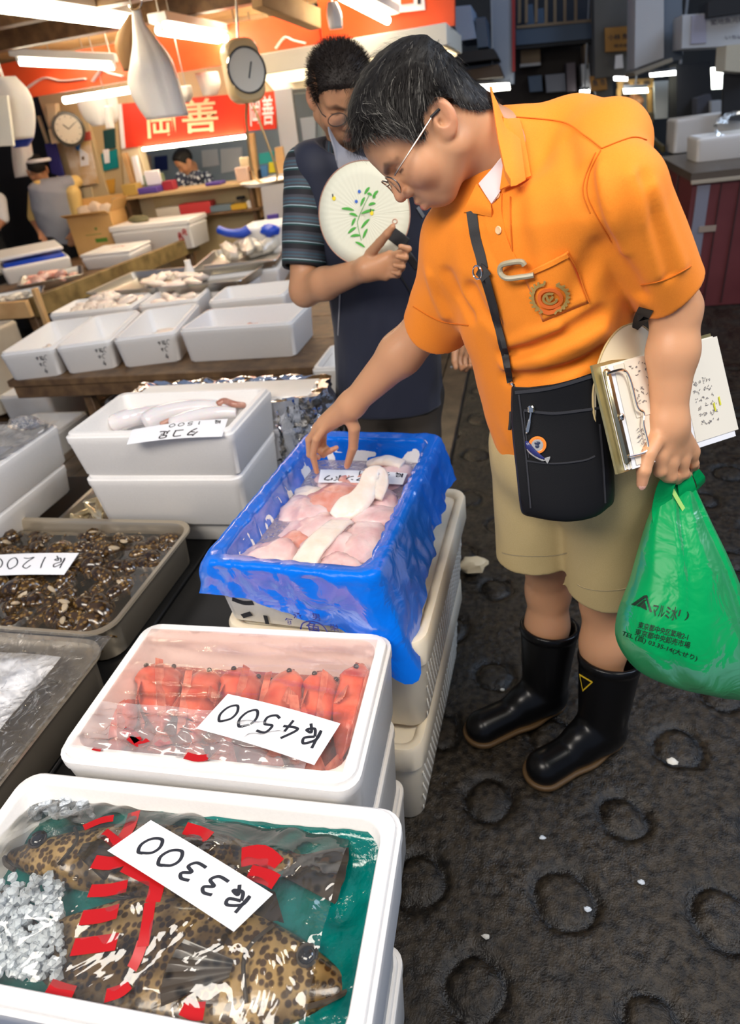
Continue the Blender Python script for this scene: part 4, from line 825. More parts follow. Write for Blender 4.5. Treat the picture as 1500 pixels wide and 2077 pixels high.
# --- octopus boxes
FR = FOAM
ob1 = foam_box('lower white foam box under the octopus legs', (-1.065, 1.672, .475), .0, .525, .335, .18, r=.03); ob2 = foam_box('upper white foam box of octopus legs with a paper sign', (-1.06, 1.668, .6555), -.012, .548, .335, .146, r=.02, t=.026)
foam_box('foam block under the two octopus boxes', (-1.065, 1.69, .3855), 0, .46, .28, .089, FOAMW)
OCT = mat('octopus_pale', (.66, .64, .68), .14, noise=(8, (.80, .76, .76), .25), sss=.4, coat=.6); OCR = mat('octopus_red', (.34, .12, .08), .2, noise=(30, (.58, .34, .26), .2), coat=.4)
def leg(label, pts, r0, r1, m, z=.0):
    t = thing('octopus_leg', label, 'octopus leg', Pz(*pts[0][:2], .73), 0, 'octopus legs'); P = spline([Pz(x, y, .752+h) for x, y, h in [(p+(0,))[:3] for p in pts]], 26); rs = r0+(r1-r0)*np.linspace(0, 1, 26)**1.5; rs[0] *= .4; rs[1] *= .8
    obj('arm', tube(P, rs, 16), m, t, world=True, angle=180)
    if False:
        T = np.gradient(P, axis=0); sk = [xf(lathe([(.0045, 0), (.006, .003), (.003, .004)], 8), P[i]+nrm(np.cross(T[i], (0, 0, 1)))*rs[i]*.75+np.array((0, 0, rs[i]*.55))) for i in range(4, 24, 2)]
        obj('sucker', join(*sk), OCR, t, world=True, kind='stuff')
leg('pale octopus leg at the left of the upper foam box', [(232, 860, -.01), (262, 848, .01), (310, 838, .0), (360, 832, -.01)], .032, .022, OCT)
leg('long pale octopus leg arching in the middle of the box', [(292, 862, -.005), (330, 840, .012), (390, 828, .012), (450, 826, .0), (480, 828, -.01)], .034, .018, OCT)
leg('pale octopus leg nearest the paper sign', [(345, 868, .0), (390, 848, .012), (440, 838, .012), (478, 838, .0)], .030, .016, OCT)
leg('red brown octopus tip curled at the right of the box', [(440, 822, .015), (455, 814, .02), (475, 820, .015), (495, 822, .0)], .012, .010, OCR); leg('thin red octopus tip along the far wall', [(380, 826, .0), (410, 825, .005), (440, 826, .0)], .004, .004, OCR); leg('red octopus skin between the pale legs', [(325, 862, .01), (345, 852, .015), (375, 842, .01)], .009, .006, OCR)
card('paper sign reading octopus legs hung over the foam box rim', [(268, 872), (462, 850), (450, 886), (257, 902)], .803, ['ta', 'ko', 'ashi'], w=.005, gs=.12, gh=.44, x0=.26, y0=.48, gap=.25, bend=.006, tilt=(.004, .004, -.006, -.006), extra=(['k', ' ', '1', '5', '0', '0'], .06, .06, .07, .20, .003, .35))
# --- foil wrapped box behind
FOIL = mat('foil', (.80, .80, .82), .10, 1, bump=(22, .5, .01))
fo_ = thing('foil_box', 'box wrapped in crumpled silver foil behind the octopus box', 'box', (-1.02, 1.96, .385))
obj('core', box(.70, .19, .36, .02), FOAMW, fo_)
def even_outline(L, Wd, r, n, z):
    q = rr(L, Wd, r, z, 8); q = np.vstack([q, q[:1]]); s = np.concatenate([[0], np.cumsum(np.linalg.norm(np.diff(q, axis=0), axis=1))]); u = np.linspace(0, s[-1], n, endpoint=False); return np.stack([np.interp(u, s, q[:, i]) for i in range(3)], -1)
def foilring(z, g): 
    q = even_outline(.745, .225, .03, 150, z); p = q.copy(); w_ = fbm(q*np.array((1, 1, .22)), 22, 3, 3); w2 = np.abs(vnoise(q, 34, 9)); c = q.mean(0); d_ = (q-c); d_[:, 2] = 0; d_ /= np.linalg.norm(d_, axis=1)[:, None]
    q += d_*(w_*.022+w2*.018+.010*fbm(p, 45, 13, 2))[:, None]*g; q[:, 2] += .010*vnoise(q, 30, 5); return q
rings = [foilring(z, 1) for z in np.linspace(.01, .345, 26)]; rings += [foilring(.362, .7)*np.array((s_, s_, 1)) for s_ in (.99, .95, .9)]; rings += [np.concatenate([foilring(.352, .5)[:, :2]*s_, (.352-.030*np.abs(fbm(foilring(.352, .5)*s_, 18, 6))+.008)[:, None]], 1) for s_ in (.84, .78, .7, .6, .5, .4, .3, .2, .1, .02)]
obj('foil', loft(rings, False, True), FOIL, fo_, angle=28)
# --- snails in a steel tray
ST = mat('tray_steel', (.60, .52, .40), .34, .8, bump=(8, .05, .003))
sn = steel_tray('stainless tray of whelks in dark water with a price card', (-1.345, 1.245, .3855), -.015, .72, .50, .115, ST, r=.06, flange=.014, lip=.006); 
obj('water', box(.665, .445, .003, .001, (0, 0, .088)), film_mat('dark_water', (.92, .86, .74), .03, .03, .7, (10, .06, .006)), sn)
SH = node_mat('whelk_shell', spots(130, (.20, .13, .045), (.040, .024, .011), (.25, .50), big=(24, (.5, .4, .3), (1.2, 1.05, .8))), rough=.22, coat=.5); SHM = mat('whelk_flesh', (.42, .33, .22), .3)
def whelk_geo(seed):
    parts = []; rr_ = random.Random(seed); r = .021; P = []
    a = np.linspace(0, 3.4*TAU, 90); rad = .020*np.exp(-a/11); path = np.stack([np.cos(a)*rad*.62, np.sin(a)*rad*.62, -.012+.034*(1-np.exp(-a/9))], -1); return tube(path, rad*.92+.0006, 9)
whg = [whelk_geo(i) for i in range(1)]; rngw = random.Random(12); whp = None
for i in range(288):
    lx = -.300+(i % 18)*.0352+rngw.uniform(-.008, .008); ly = -.195+(i//18)*.0262+rngw.uniform(-.008, .008); p = np.array((-1.345+lx, 1.245+ly, 0))
    if abs(lx) > .315 or abs(ly) > .207: continue
    loc = (p[0], p[1], .428+rngw.uniform(0, .036)); rot = (rngw.uniform(0, TAU), rngw.uniform(-1, 1), rngw.uniform(0, TAU))
    if whp is None:
        whp = thing('whelk', 'small netted brown whelk lying in the stainless tray of water', 'whelk', loc, 0, 'whelks in the stainless tray'); obj('shell', whg[0], SH, whp, angle=180); obj('foot', xf(sphere(.011, 9, 6, (1, .8, .35)), (.012, .004, -.020)), SHM, whp); o = whp
    else: o = dup(whp)
    o.location = loc; o.rotation_euler = rot; s_ = rngw.uniform(1.2, 1.75); o.scale = (s_,)*3
card('white price card 1200 on the whelk tray', [(-40, 1128), (160, 1122), (130, 1166), (-40, 1170)], .499, ['k', '1', '2', '0', '0'], w=.005, gs=.13, gh=.52, x0=.08, y0=.2, gap=.28)
# --- wrapped tray with paper, lower left
wt = steel_tray('film wrapped steel tray with white paper at the left edge', (-1.305, .735, .3855), -.02, .68, .47, .12, ST, r=.06, flange=.012)
obj('paper', solid(gridf(lambda u, v: ((u-.5)*.50-.03, (v-.5)*.40-.0, .095+.006*fbm(np.array([[u*3, v*3, 0]]), 1, 2)[0]), 14, 12), .001), PAPER, wt, angle=180)
for i in range(3): 
    V, Fc = fish_mesh(.26, .06, .04); obj('wrapped_fish', xf((V, Fc), (-.02+.02*i, .17-.0*i, .07+.004*i), (1.2, 0, .1+.15*i)), GRPD, wt, angle=180)
obj('cling_film', film_sheet(.70, .49, .135, 7, .02, amp=.004, dirn=(3, 3)), film_mat('cling_film_wrinkled', (1, 1, 1), .04, .06, .5, (18, .9, .02, 2.5)), wt, angle=180)
# --- white boxes at the left edge with film and paper, and a tray of small fish between
lb1 = foam_box('upper white foam box under film at the left edge', (-1.845, 1.525, .575), -.02, .52, .53, .145, r=.02); foam_box('lower white foam box at the left edge under the film box', (-1.85, 1.52, .466), -.02, .50, .50, .110, r=.02)
foam_box('foam block under the left edge boxes', (-1.90, 1.52, .3855), -.02, .36, .40, .080, FOAMW)
obj('paper', box(.30, .3, .003, .0008, (.02, -.02, .118)), PAPER, lb1); obj('marker_writing', write('k4', (.06, -.06, .1215), (.045, 0, 0), (0, .05, 0), .006), INK, lb1, smooth=False)
obj('cling_film', film_sheet(.53, .54, .150, 9, .008, amp=.003, dirn=(2, 2)), MATS['cling_film_wrinkled'], lb1, angle=180); obj('film_bunch', xf(lump(.06, 5, (1.2, .5, .35)), (.17, .22, .165)), MATS['cling_film_wrinkled'], lb1)
sf = steel_tray('shallow tray of small golden silver fish between the left boxes', (-1.46, 1.72, .3855), 0, .22, .40, .05, STEELD); SILV = mat('silver_fish', (.55, .42, .20), .16, .6, noise=(20, (.80, .74, .60), .2))
heap('fish', 'small golden silver fish heaped between the white boxes', 'fish', 'small fish between the left boxes', SILV, (-1.46, 1.70, .395), 16, (.07, .15, .05), .03, (2.0, .45, .4), 91, variants=4)
# ================================================================ THE MAN IN THE ORANGE SHIRT
SKIN = mat('skin', (1, 1, 1), .42, attr='col', sss=.25, sssr=(1, .35, .18), bump=(420, .10, .001), spec=.4)
SKC = np.array((.52, .27, .145))
def smooth_mesh(V, Q, it=2, k=.5):
    n = len(V); E = np.concatenate([Q[:, [i, (i+1) % 4]] for i in range(4)]); cnt = np.bincount(E.ravel(), minlength=n)[:, None]+1e-9
    for _ in range(it):
        S = np.zeros((n, 3)); np.add.at(S, E[:, 0], V[E[:, 1]]); np.add.at(S, E[:, 1], V[E[:, 0]]); V = V*(1-k)+k*S/cnt
    return V
def head_sdf(q, jaw=1.0):
    """q in head space: x to his left, y forward, z up, origin between the ears"""
    a = np.abs(q[:, 0]); m = np.stack([a, q[:, 1], q[:, 2]], -1)
    d = ell(q, (0, .006, .050), (.077, .091, .074)); d = smin(d, ell(q, (0, .038, .042), (.065, .062, .052)), .02)
    d = smin(d, ell(m, (0, .040, -.020), (.061, .052, .066)), .025); d = smin(d, cone(m, (.053, .002, -.040), (.012, .052, -.076), .022*jaw, .019), .025)
    d = smin(d, ell(q, (0, .056, -.077), (.022, .018, .015)), .016); d = smin(d, ell(m, (.041, .058, -.020), (.025, .026, .026)), .02)
    d = smin(d, cone(m, (.046, .074, .025), (.010, .088, .022), .011, .011), .014)
    d = smin(d, ell(q, (0, .074, -.054), (.030, .018, .024)), .016)
    d = smax(d, -ell(m, (.033, .100, .006), (.020, .017, .010)), .010)
    d = smin(d, ell(m, (.033, .0725, .004), (.0165, .0150, .0125)), .004); d = smax(d, -cone(m, (.020, .0905, .0005), (.046, .082, .0015), .0012, .0012), .003)
    d = smin(d, cone(q, (0, .091, .018), (0, .1065, -.024), .0075, .0115), .010); d = smin(d, ell(m, (.0125, .094, -.031), (.0085, .011, .0085)), .006)
    d = smax(d, -ell(m, (.0065, .100, -.0395), (.0038, .006, .004)), .003)
    d = smin(d, cone(m, (.021, .077, -.0560), (.004, .0925, -.0525), .0040, .0072), .005); d = smin(d, cone(m, (.019, .0765, -.0605), (.003, .0900, -.0665), .0045, .0084), .005)
    d = smax(d, -cone(m, (.024, .079, -.0590), (.0, .0960, -.0590), .0014, .0014), .003)
    e = np.stack([a, q[:, 1], q[:, 2]], -1)-np.array((.077, -.010, .004)); c_, s_ = math.cos(.25), math.sin(.25); e = np.stack([e[:, 0], e[:, 1]*c_+e[:, 2]*s_, -e[:, 1]*s_+e[:, 2]*c_], -1)
    tl = e.copy(); tl[:, 0] = e[:, 0]+e[:, 1]*.45; ear = ell(tl, (0, 0, 0), (.0100, .0175, .0295)); ear = smax(ear, -ell(tl, (.010, .002, .003), (.0095, .0115, .0185)), .003); ear = smax(ear, -ell(tl, (.005, .006, -.004), (.011, .006, .008)), .003)
    ear = smin(ear, ell(tl, (.0, .004, -.024), (.006, .009, .009)), .006); ear = smin(ear, cone(tl, (.003, -.004, .017), (.003, -.008, -.012), .0035, .003), .005)
    return smin(d, ear, .006)
def head_colors(q, base, beard=.12, lip=(.52, .10, .09), brow=True):
    C = np.tile(base, (len(q), 1)); a = np.abs(q[:, 0]); m = np.stack([a, q[:, 1], q[:, 2]], -1)
    def mix(w, c): 
        nonlocal C; C = C*(1-w[:, None])+np.array(c)*w[:, None]
    def near(d, r): return np.clip(1-d/r, 0, 1)
    cheek = near(np.linalg.norm(m-(.045, .075, -.025), axis=1), .05); mix(.22*cheek, (.58, .23, .14)); nosew = near(np.linalg.norm(m-(0, .108, -.026), axis=1), .028); mix(.35*nosew, (.58, .22, .14))
    earw = np.clip((a-.074)/.012, 0, 1); mix(.30*earw, (.60, .22, .13))
    lp = np.minimum(cone(m, (.022, .078, -.057), (0, .0935, -.0530), .0040, .0070), cone(m, (.020, .0775, -.0605), (0, .0915, -.0660), .0042, .0080)); mix(.85*np.clip(1-lp/.0018, 0, 1)*(q[:, 1] > .06), lip)
    mix(.8*np.clip(1-np.abs(cone(m, (.023, .079, -.0590), (.0, .0960, -.0590), .0012, .0012))/.0016, 0, 1)*(q[:, 1] > .06), (.12, .04, .03))
    bd = near(np.linalg.norm(m-(.012, .075, -.068), axis=1), .05); mix(beard*bd*(lp > .003), (.20, .13, .10))
    if brow:
        bw = cone(m, (.014, .098, .0185), (.034, .092, .0255), .0038, .0042); bw = np.minimum(bw, cone(m, (.034, .092, .0255), (.054, .076, .0205), .0042, .002)); mix(.7*np.clip(1-bw/.004, 0, 1), (.03, .02, .016))
    ls = np.abs(cone(m, (.020, .0905, .0005), (.046, .082, .0015), .001, .001)); mix(.5*np.clip(1-ls/.0022, 0, 1)*(q[:, 1] > .07), (.02, .014, .012))
    return C
def pts(spec): return [Pd(*p) for p in spec]
def finger(P, js, rs):
    d = None
    for i in range(len(js)-1):
        c = cone(P, js[i], js[i+1], rs[i], rs[i+1]); d = c if d is None else smin(d, c, .003)
    return d
def hand_sdf(P, wrist, palm, fingers, rw=.026, rp=.0165, k=.014):
    d = None
    for mcp in palm:
        c = cone(P, wrist, mcp, rw*.80, rp); d = c if d is None else smin(d, c, .012)
    for js, rs in fingers: d = smin(d, finger(P, js, rs), .007)
    return d
# joints, from the picture and a depth each
HC_ear = Pd(893, 252, .895); Fh = nrm(-.616*R2-.788*U2); vr = nrm(ray(850, 240)); Fh = nrm(Fh-vr*(Fh@vr)); Lh = -vr; HY = math.radians(12); Fh, Lh = Fh*math.cos(HY)+Lh*math.sin(HY), Lh*math.cos(HY)-Fh*math.sin(HY); Uh = np.cross(Lh, Fh); Uh = nrm(Uh if Uh@(-.788*R2+.616*U2) > 0 else -Uh)
HS = .885; HO = HC_ear-Lh*.078*HS; HM = np.stack([Lh, Fh, Uh])           # rows: head axes
def h2w(p): return HO+np.asarray(p, float)@HM*HS
def w2h(P): return (P-HO)@HM.T/HS
C7 = Pd(1012, 272, .99); LS, RS = Pd(1254, 384, .88), Pd(950, 490, 1.13); PEL = Pd(1168, 925, 1.29); MS = (LS+RS)/2
LEL, LWR = Pd(1370, 628, 1.005), Pd(1352, 862, 1.065); REL, RWR = Pd(872, 655, 1.34), Pd(712, 822, 1.50)
TZ = nrm(MS-PEL); TX = LS-RS; TX = nrm(TX-TZ*(TX@TZ)); TY = np.cross(TZ, TX); TY = TY if TY@np.array((-.78, -.63, 0)) > 0 else -TY; TL = np.linalg.norm(MS-PEL)
def w2t(P): q = P-PEL+TX*.022; return np.stack([q@TX, q@TY, q@TZ], -1)
def t2w(p): return PEL-TX*.022+p[0]*TX+p[1]*TY+p[2]*TZ
man = thing('person', 'man in an orange polo shirt and khaki shorts bending over the blue fish box', 'person', (.12, 1.2, 0))
# --- skin: head and neck
NB = C7*.5+MS*.5
def skin_head(P):
    d = head_sdf(w2h(P))*HS; d = smin(d, cone(P, h2w((0, -.030, -.012)), C7+(NB-C7)*.55, .056, .050), .03)
    return smin(d, cone(P, C7+(NB-C7)*.55, t2w((0, .0, TL-.10)), .050, .070), .03)
allp = np.array([h2w(p) for p in ((.1, .13, .14), (-.1, .13, .14), (.1, -.13, .14), (-.1, -.13, .14), (.1, .13, -.12), (-.1, .13, -.12), (.1, -.13, -.12), (-.1, -.13, -.12))]+[C7+(.08, .08, .05), C7-(.08, .08, .10)])
hv, hq = mesh_sdf(skin_head, allp.min(0), allp.max(0), .0021); hcol = head_colors(w2h(hv), SKC)
# --- arms and hands
RH = dict(wrist=RWR, palm=pts([(676, 846, 1.535), (657, 856, 1.552), (645, 868, 1.575), (643, 878, 1.60)]),
  fingers=[(pts([(668, 852, 1.535), (641, 890, 1.560), (634, 925, 1.60), (642, 957, 1.632)]), (.0115, .0100, .0088, .0066)),
           (pts([(650, 862, 1.555), (627, 892, 1.60), (628, 922, 1.625), (645, 928, 1.622)]), (.0115, .0100, .0088, .0068)),
           (pts([(648, 872, 1.58), (640, 905, 1.63), (655, 922, 1.64), (672, 912, 1.61)]), (.011, .0095, .0085, .0065)),
           (pts([(655, 876, 1.60), (655, 905, 1.64), (668, 915, 1.64), (682, 908, 1.61)]), (.010, .0085, .0075, .006)),
           (pts([(704, 838, 1.515), (718, 868, 1.53), (716, 906, 1.575), (704, 944, 1.632)]), (.0165, .0145, .0118, .0085))])
def skin_rarm(P):
    d = smin(cone(P, RS+(REL-RS)*.25, REL, .050, .045), cone(P, REL, REL+(RWR-REL)*.35, .045, .046), .02); d = smin(d, cone(P, REL+(RWR-REL)*.35, RWR, .046, .028), .02)
    return smin(d, hand_sdf(P, RWR, RH['palm'], RH['fingers'], .033, .0150), .02)
def lpts(spec): return [Pd(x, y, t-.045) for x, y, t in spec]
LH = dict(wrist=LWR, palm=lpts([(1337, 925, 1.115), (1357, 936, 1.128), (1380, 932, 1.142), (1400, 916, 1.155)]),
  fingers=[(lpts([(1337, 925, 1.110), (1338, 956, 1.120), (1352, 968, 1.150), (1362, 950, 1.172)]), (.0118, .0105, .009, .007)),
           (lpts([(1357, 937, 1.122), (1360, 966, 1.135), (1372, 972, 1.165), (1380, 955, 1.185)]), (.0118, .0105, .009, .007)),
           (lpts([(1380, 933, 1.136), (1385, 960, 1.150), (1392, 964, 1.180), (1396, 948, 1.198)]), (.0112, .010, .0085, .0068)),
           (lpts([(1399, 917, 1.150), (1406, 940, 1.165), (1408, 946, 1.190), (1405, 932, 1.205)]), (.010, .0088, .0075, .006)),
           (lpts([(1332, 885, 1.105), (1312, 922, 1.085), (1305, 955, 1.085), (1301, 982, 1.095)]), (.0165, .0135, .0112, .0085))])
def skin_larm(P):
    d = smin(cone(P, LS+(LEL-LS)*.3, LEL, .044, .035), cone(P, LEL, LEL+(LWR-LEL)*.35, .035, .0365), .02); d = smin(d, cone(P, LEL+(LWR-LEL)*.35, LWR, .0365, .0275), .02)
    return smin(d, hand_sdf(P, LWR, LH['palm'], LH['fingers'], .034, .0155), .02)
def bounds(ps, pad): A = np.array(ps); return A.min(0)-pad, A.max(0)+pad
rv, rq = mesh_sdf(skin_rarm, *bounds([RS, REL, RWR]+[p for f in RH['fingers'] for p in f[0]], .06), .0026)
lv, lq = mesh_sdf(skin_larm, *bounds([LS, LEL, LWR]+[p for f in LH['fingers'] for p in f[0]], .06), .0026)
# --- legs
HL, HR = PEL+TX*.085-(0, 0, .03), PEL-TX*.085-(0, 0, .03)
BOOTS = [(Pz(1237, 1330, .285), Pz(1072, 1588, .0), Pz(1248, 1492, .0)), (Pz(1114, 1268, .285), Pz(948, 1502, .0), Pz(1135, 1422, .0))]
def knee(px, py, b):
    top, toe, heel = b; ank = heel+nrm(toe-heel)*.055+np.array((0, 0, .085)); best = None
    for t in np.arange(1.35, 1.85, .01):
        k = Pd(px, py, t); u_ = nrm(k-ank); e = np.linalg.norm((top-ank)-u_*((top-ank)@u_))
        if best is None or e < best[0]: best = (e, k, ank)
    return best[1], best[2]
(KL, AL), (KR, AR) = knee(1226, 1216, BOOTS[0]), knee(1112, 1195, BOOTS[1])
def skin_legs(P):
    d = None
    for H_, K_, A_ in ((HL, KL, AL), (HR, KR, AR)):
        c = smin(cone(P, H_+(K_-H_)*.3, K_, .066, .054), cone(P, K_, K_+(A_-K_)*.35, .052, .053), .03); c = smin(c, cone(P, K_+(A_-K_)*.35, A_, .053, .034), .03); fwd = nrm(np.array((-.78, -.63, 0))); c = smin(c, ell(P, K_+fwd*.022, (.034, .034, .045)), .02); d = c if d is None else np.minimum(d, c)
    return smin(d, cone(P, HL, HR, .07, .07), .05)
gv, gq = mesh_sdf(skin_legs, *bounds([HL, HR, KL, KR, AL, AR], .11), .0045)
def paint_hand(V, wrist, tips):
    C = np.tile(SKC*np.array((1.12, 1.12, 1.12)), (len(V), 1)); w = np.clip(1-np.linalg.norm(V-np.array(wrist)-0, axis=1)/.16, 0, 1)[:, None]
    for t_ in tips: k = np.clip(1-np.linalg.norm(V-t_, axis=1)/.022, 0, 1)[:, None]*.5; C = C*(1-k)+np.array((.66, .30, .20))*k
    return C
cols = [hcol, paint_hand(rv, RWR, [f[0][-1] for f in RH['fingers']]), paint_hand(lv, LWR, [f[0][-1] for f in LH['fingers']]), np.tile(SKC*1.0, (len(gv), 1))]
Vs = [hv, rv, lv, gv]; Qs = [hq, rq, lq, gq]; off = np.cumsum([0]+[len(v) for v in Vs])[:-1]
fast_mesh('body', np.vstack(Vs), np.vstack([q+o for q, o in zip(Qs, off)]), SKIN, man, np.vstack(cols))
NAIL = mat('fingernail', (.66, .36, .28), .25)
def nail(a, b, up, r, parent):
    t = nrm(b-a); s = nrm(np.cross(t, up)); n = nrm(np.cross(s, t)); n = n if n@up > 0 else -n
    obj('fingernail', frame(sphere(1, 10, 6), b+n*r*.55+t*r*.1, s*r*.72, t*r*.95, n*r*.45), NAIL, parent, world=True)
for f in (RH['fingers'][4], LH['fingers'][4]): nail(f[0][-2], f[0][-1], -nrm(ray(1000, 950)), f[1][-1], man)
# --- hair
def hair_line(y): return np.interp(y, [-.13, -.075, -.055, -.043, -.031, -.012, .008, .022, .031, .040, .058, .070, .082, .105], [-.060, -.046, -.030, -.010, .012, .032, .030, .008, .004, .020, .048, .064, .078, .084])
HAIRM = mat('hair', (1, 1, 1), .55, attr='col', spec=.28)
def grow_hair(headf, region, n, crown, length, lift, seed, colf, flow, seg=6, width=.0009, smp=None, spike=0.0, toworld=None):
    r = np.random.default_rng(seed); sv, _ = smp; k = region(sv) > 0; cand = sv[k]; P = cand[r.integers(0, len(cand), n)]+r.normal(0, .0015, (n, 3))
    def grad(P): e = .0015; return np.stack([headf(P+np.array(v)*e)-headf(P-np.array(v)*e) for v in ((1, 0, 0), (0, 1, 0), (0, 0, 1))], -1)
    Ln = length(P, r); tgt = lift(P, r); pathp = []; rnd = r.normal(0, 1, (n, 3))*.10; cur = P-0; N0 = grad(P); N0 /= np.linalg.norm(N0, axis=1)[:, None]+1e-9; cur = P-N0*headf(P)[:, None]; wob = r.uniform(0, TAU, n)
    for i in range(seg+1):
        pathp.append(cur.copy())
        N = grad(cur); N /= np.linalg.norm(N, axis=1)[:, None]+1e-9; D = flow(cur)+rnd; D = D-N*(D*N).sum(1)[:, None]*(1-spike); D /= np.linalg.norm(D, axis=1)[:, None]+1e-9
        if spike: D = nrm_rows(N*spike+D*(1-spike)+rnd)
        nx_ = cur+D*(Ln/seg)[:, None]; h = headf(nx_); want = tgt*min(1, (i+1)/seg*1.6) if not spike else h; nx_ = nx_+N*((want-h)*(.7 if not spike else 0))[:, None]; cur = nx_
    A = np.stack(pathp, 1); T = np.gradient(A, axis=1); Nn = grad(A.reshape(-1, 3)).reshape(A.shape); S = np.cross(T, Nn); S /= np.linalg.norm(S, axis=2)[:, :, None]+1e-9
    wv = width*np.linspace(1, .25, seg+1)[None, :, None]*(.7+.6*r.random((n, 1, 1))); V = np.stack([A-S*wv/2, A+S*wv/2], 2)   # n, seg+1, 2, 3
    C = colf(P, r); Cv = np.repeat(C, (seg+1)*2, 0); b = (np.arange(n)*(seg+1)*2)[:, None]+np.arange(seg)[None]*2; b = b.ravel()
    return V.reshape(-1, 3), np.stack([b, b+1, b+3, b+2], 1), Cv
def nrm_rows(A): return A/(np.linalg.norm(A, axis=1)[:, None]+1e-9)
crown = np.array((.010, -.075, .085))
def scalp(q): return (q[:, 2]-hair_line(q[:, 1]))*(np.abs(q[:, 0]) < .0835)
hl = w2h(hv); okh = hl[:, 2] > -.065
def headneck(q): return skin_head(h2w(q))/HS
def cap_f(q): 
    d = headneck(q); g = np.clip(np.where(np.abs(q[:, 0]) > .082, -.05, scalp(q)), -.05, .06); th = np.minimum(g*.5, .005+.015*np.clip((q[:, 2]-.03)/.07, 0, 1))+.002*vnoise(q*np.array((1, .5, 1)), 110, 4); return np.where(g < 0, d+.004-g, d-th)
cv, cq = mesh_sdf(cap_f, (-.11, -.155, -.075), (.11, .135, .17), .003)
def hair_col(q, r):
    n = len(q); g = r.random(n); tem = np.exp(-((q[:, 1]-.055)/.035)**2-((q[:, 2]-.050)/.035)**2); gray = g < (.07+.42*tem); C = np.tile((.012, .010, .009), (n, 1))*(.5+r.random((n, 1))); C[gray] = np.array((.20, .19, .17))*(.4+.8*r.random((gray.sum(), 1))); return C
def flow_top(q):
    d = q-crown; d[:, 1] *= .9; d = nrm_rows(d); side = np.clip(np.abs(q[:, 0])/.07, 0, 1); d[:, 1] += .55*np.clip(1-side, 0, 1)+.1; d[:, 2] -= .25*side; frontside = np.clip((q[:, 1]-.01)/.05, 0, 1)*side; d[:, 1] -= .9*frontside; return d
hairs = grow_hair(headneck, scalp, 15000, crown, lambda P, r: (.022+.030*np.clip((P[:, 2]-.02)/.09, 0, 1))*(.6+.7*r.random(len(P)))*np.clip(.25+(P[:, 2]-hair_line(P[:, 1]))/.045, .25, 1), lambda P, r: (.006+.018*np.clip((P[:, 2]-.03)/.07, 0, 1))*(.6+.7*r.random(len(P))), 4, hair_col, flow_top, smp=(hl[okh], None))
HV = np.vstack([cv, hairs[0]]); HQ = np.vstack([cq, hairs[1]+len(cv)]); HC = np.vstack([np.tile((.010, .009, .008), (len(cv), 1)), hairs[2]])
fast_mesh('hair', h2w(HV), HQ, HAIRM, man, HC, label='short black hair streaked with grey')
GLM = mat('spectacle_metal', (.30, .27, .25), .3, 1)
# --- glasses
gl = obj('glasses', tube([h2w(p) for p in ((.079, -.006, .018), (.079, .03, .014), (.072, .088, .008), (.066, .100, .006))], .0013, 6), GLM, man, world=True, label='thin metal rimmed glasses')
obj('temple_arm', tube([h2w(p) for p in ((-.079, -.006, .018), (-.079, .03, .014), (-.072, .088, .008), (-.066, .100, .006))], .0013, 6), GLM, gl, world=True); obj('temple_tip', tube([h2w(p) for p in ((.079, .004, .018), (.0800, -.012, .016), (.0800, -.022, .006))], .0022, 6), BLACKM, gl, world=True)
for s_ in (-1, 1):
    c = np.array((s_*.036, .108, -.002)); q = [h2w(c+np.array((s_*0+.026*math.cos(a)*1.0, -.004*abs(math.cos(a))**2, .017*math.sin(a)))) for a in np.linspace(0, TAU, 25)[:-1]]; q = q+[q[0]]
    obj('rim', tube(q, .0011, 6, False), GLM, gl, world=True); obj('lens', (np.array(q[:-1]), [tuple(range(24))]), film_mat('lens', (1, 1, 1), .02, .02, .5), gl, world=True, smooth=False)
obj('bridge', tube([h2w((-.010, .109, .002)), h2w((0, .112, .005)), h2w((.010, .109, .002))], .0012, 6), GLM, gl, world=True)
# --- polo shirt
ORG = mat('orange_pique', (.84, .225, .008), .78, noise=(700, (.90, .265, .014), .25, 2), bump=(900, .25, .0012), sheen=.08)
zt_ = np.array([-.12, -.05, .05, .15, .25, .36, .44, .50, .56]); at_ = np.array([.146, .146, .138, .136, .144, .160, .160, .138, .08]); bt_ = np.array([.118, .120, .118, .116, .112, .108, .100, .086, .05])
def torso(P, grow=0.0):
    q = w2t(P); a = np.interp(q[:, 2], zt_, at_)+grow; b = np.interp(q[:, 2], zt_, bt_)+grow; k = np.sqrt((np.abs(q[:, 0])/a)**2.3+(np.abs(q[:, 1])/b)**2.3)**(2/2.3); d = (np.sqrt(k)-1)*np.minimum(a, b); return smax(d, q[:, 2]-.545, .03), q
LSE, RSE = Pd(1360, 588, .995), Pd(884, 668, 1.305)   # sleeve ends
nL, nR = nrm(LEL-LS), nrm(REL-RS)
HEMN = TZ; BK = Pd(1158, 284, .985)
def shirt_raw(P):
    d, q = torso(P)
    d = smin(d, cone(P, LS, RS, .055, .064), .04); d = smin(d, cone(P, C7-(0, 0, .020), BK, .052, .052), .03); d = smin(d, ell(P, Pd(1236, 292, .925), (.058, .058, .058)), .045); d = smin(d, cone(P, BK, LS, .052, .052), .03); d = smin(d, cone(P, C7-(0, 0, .045), RS, .062, .062), .05); d = smin(d, ell(P, t2w((.0, -.055, .36)), (.13, .08, .13)), .05)
    sl = cone(P, LS, LSE+nL*.06, .060, .053); sr = cone(P, RS, RSE+nR*.06, .072, .068); sl = smax(sl, (P-LSE)@nrm(nL*.9+np.array((.05, 0, .12))), .004); sr = smax(sr, (P-RSE)@nrm(nR), .004)
    d = smin(d, sl, .006); d = smin(d, sr, .035)
    return d, q
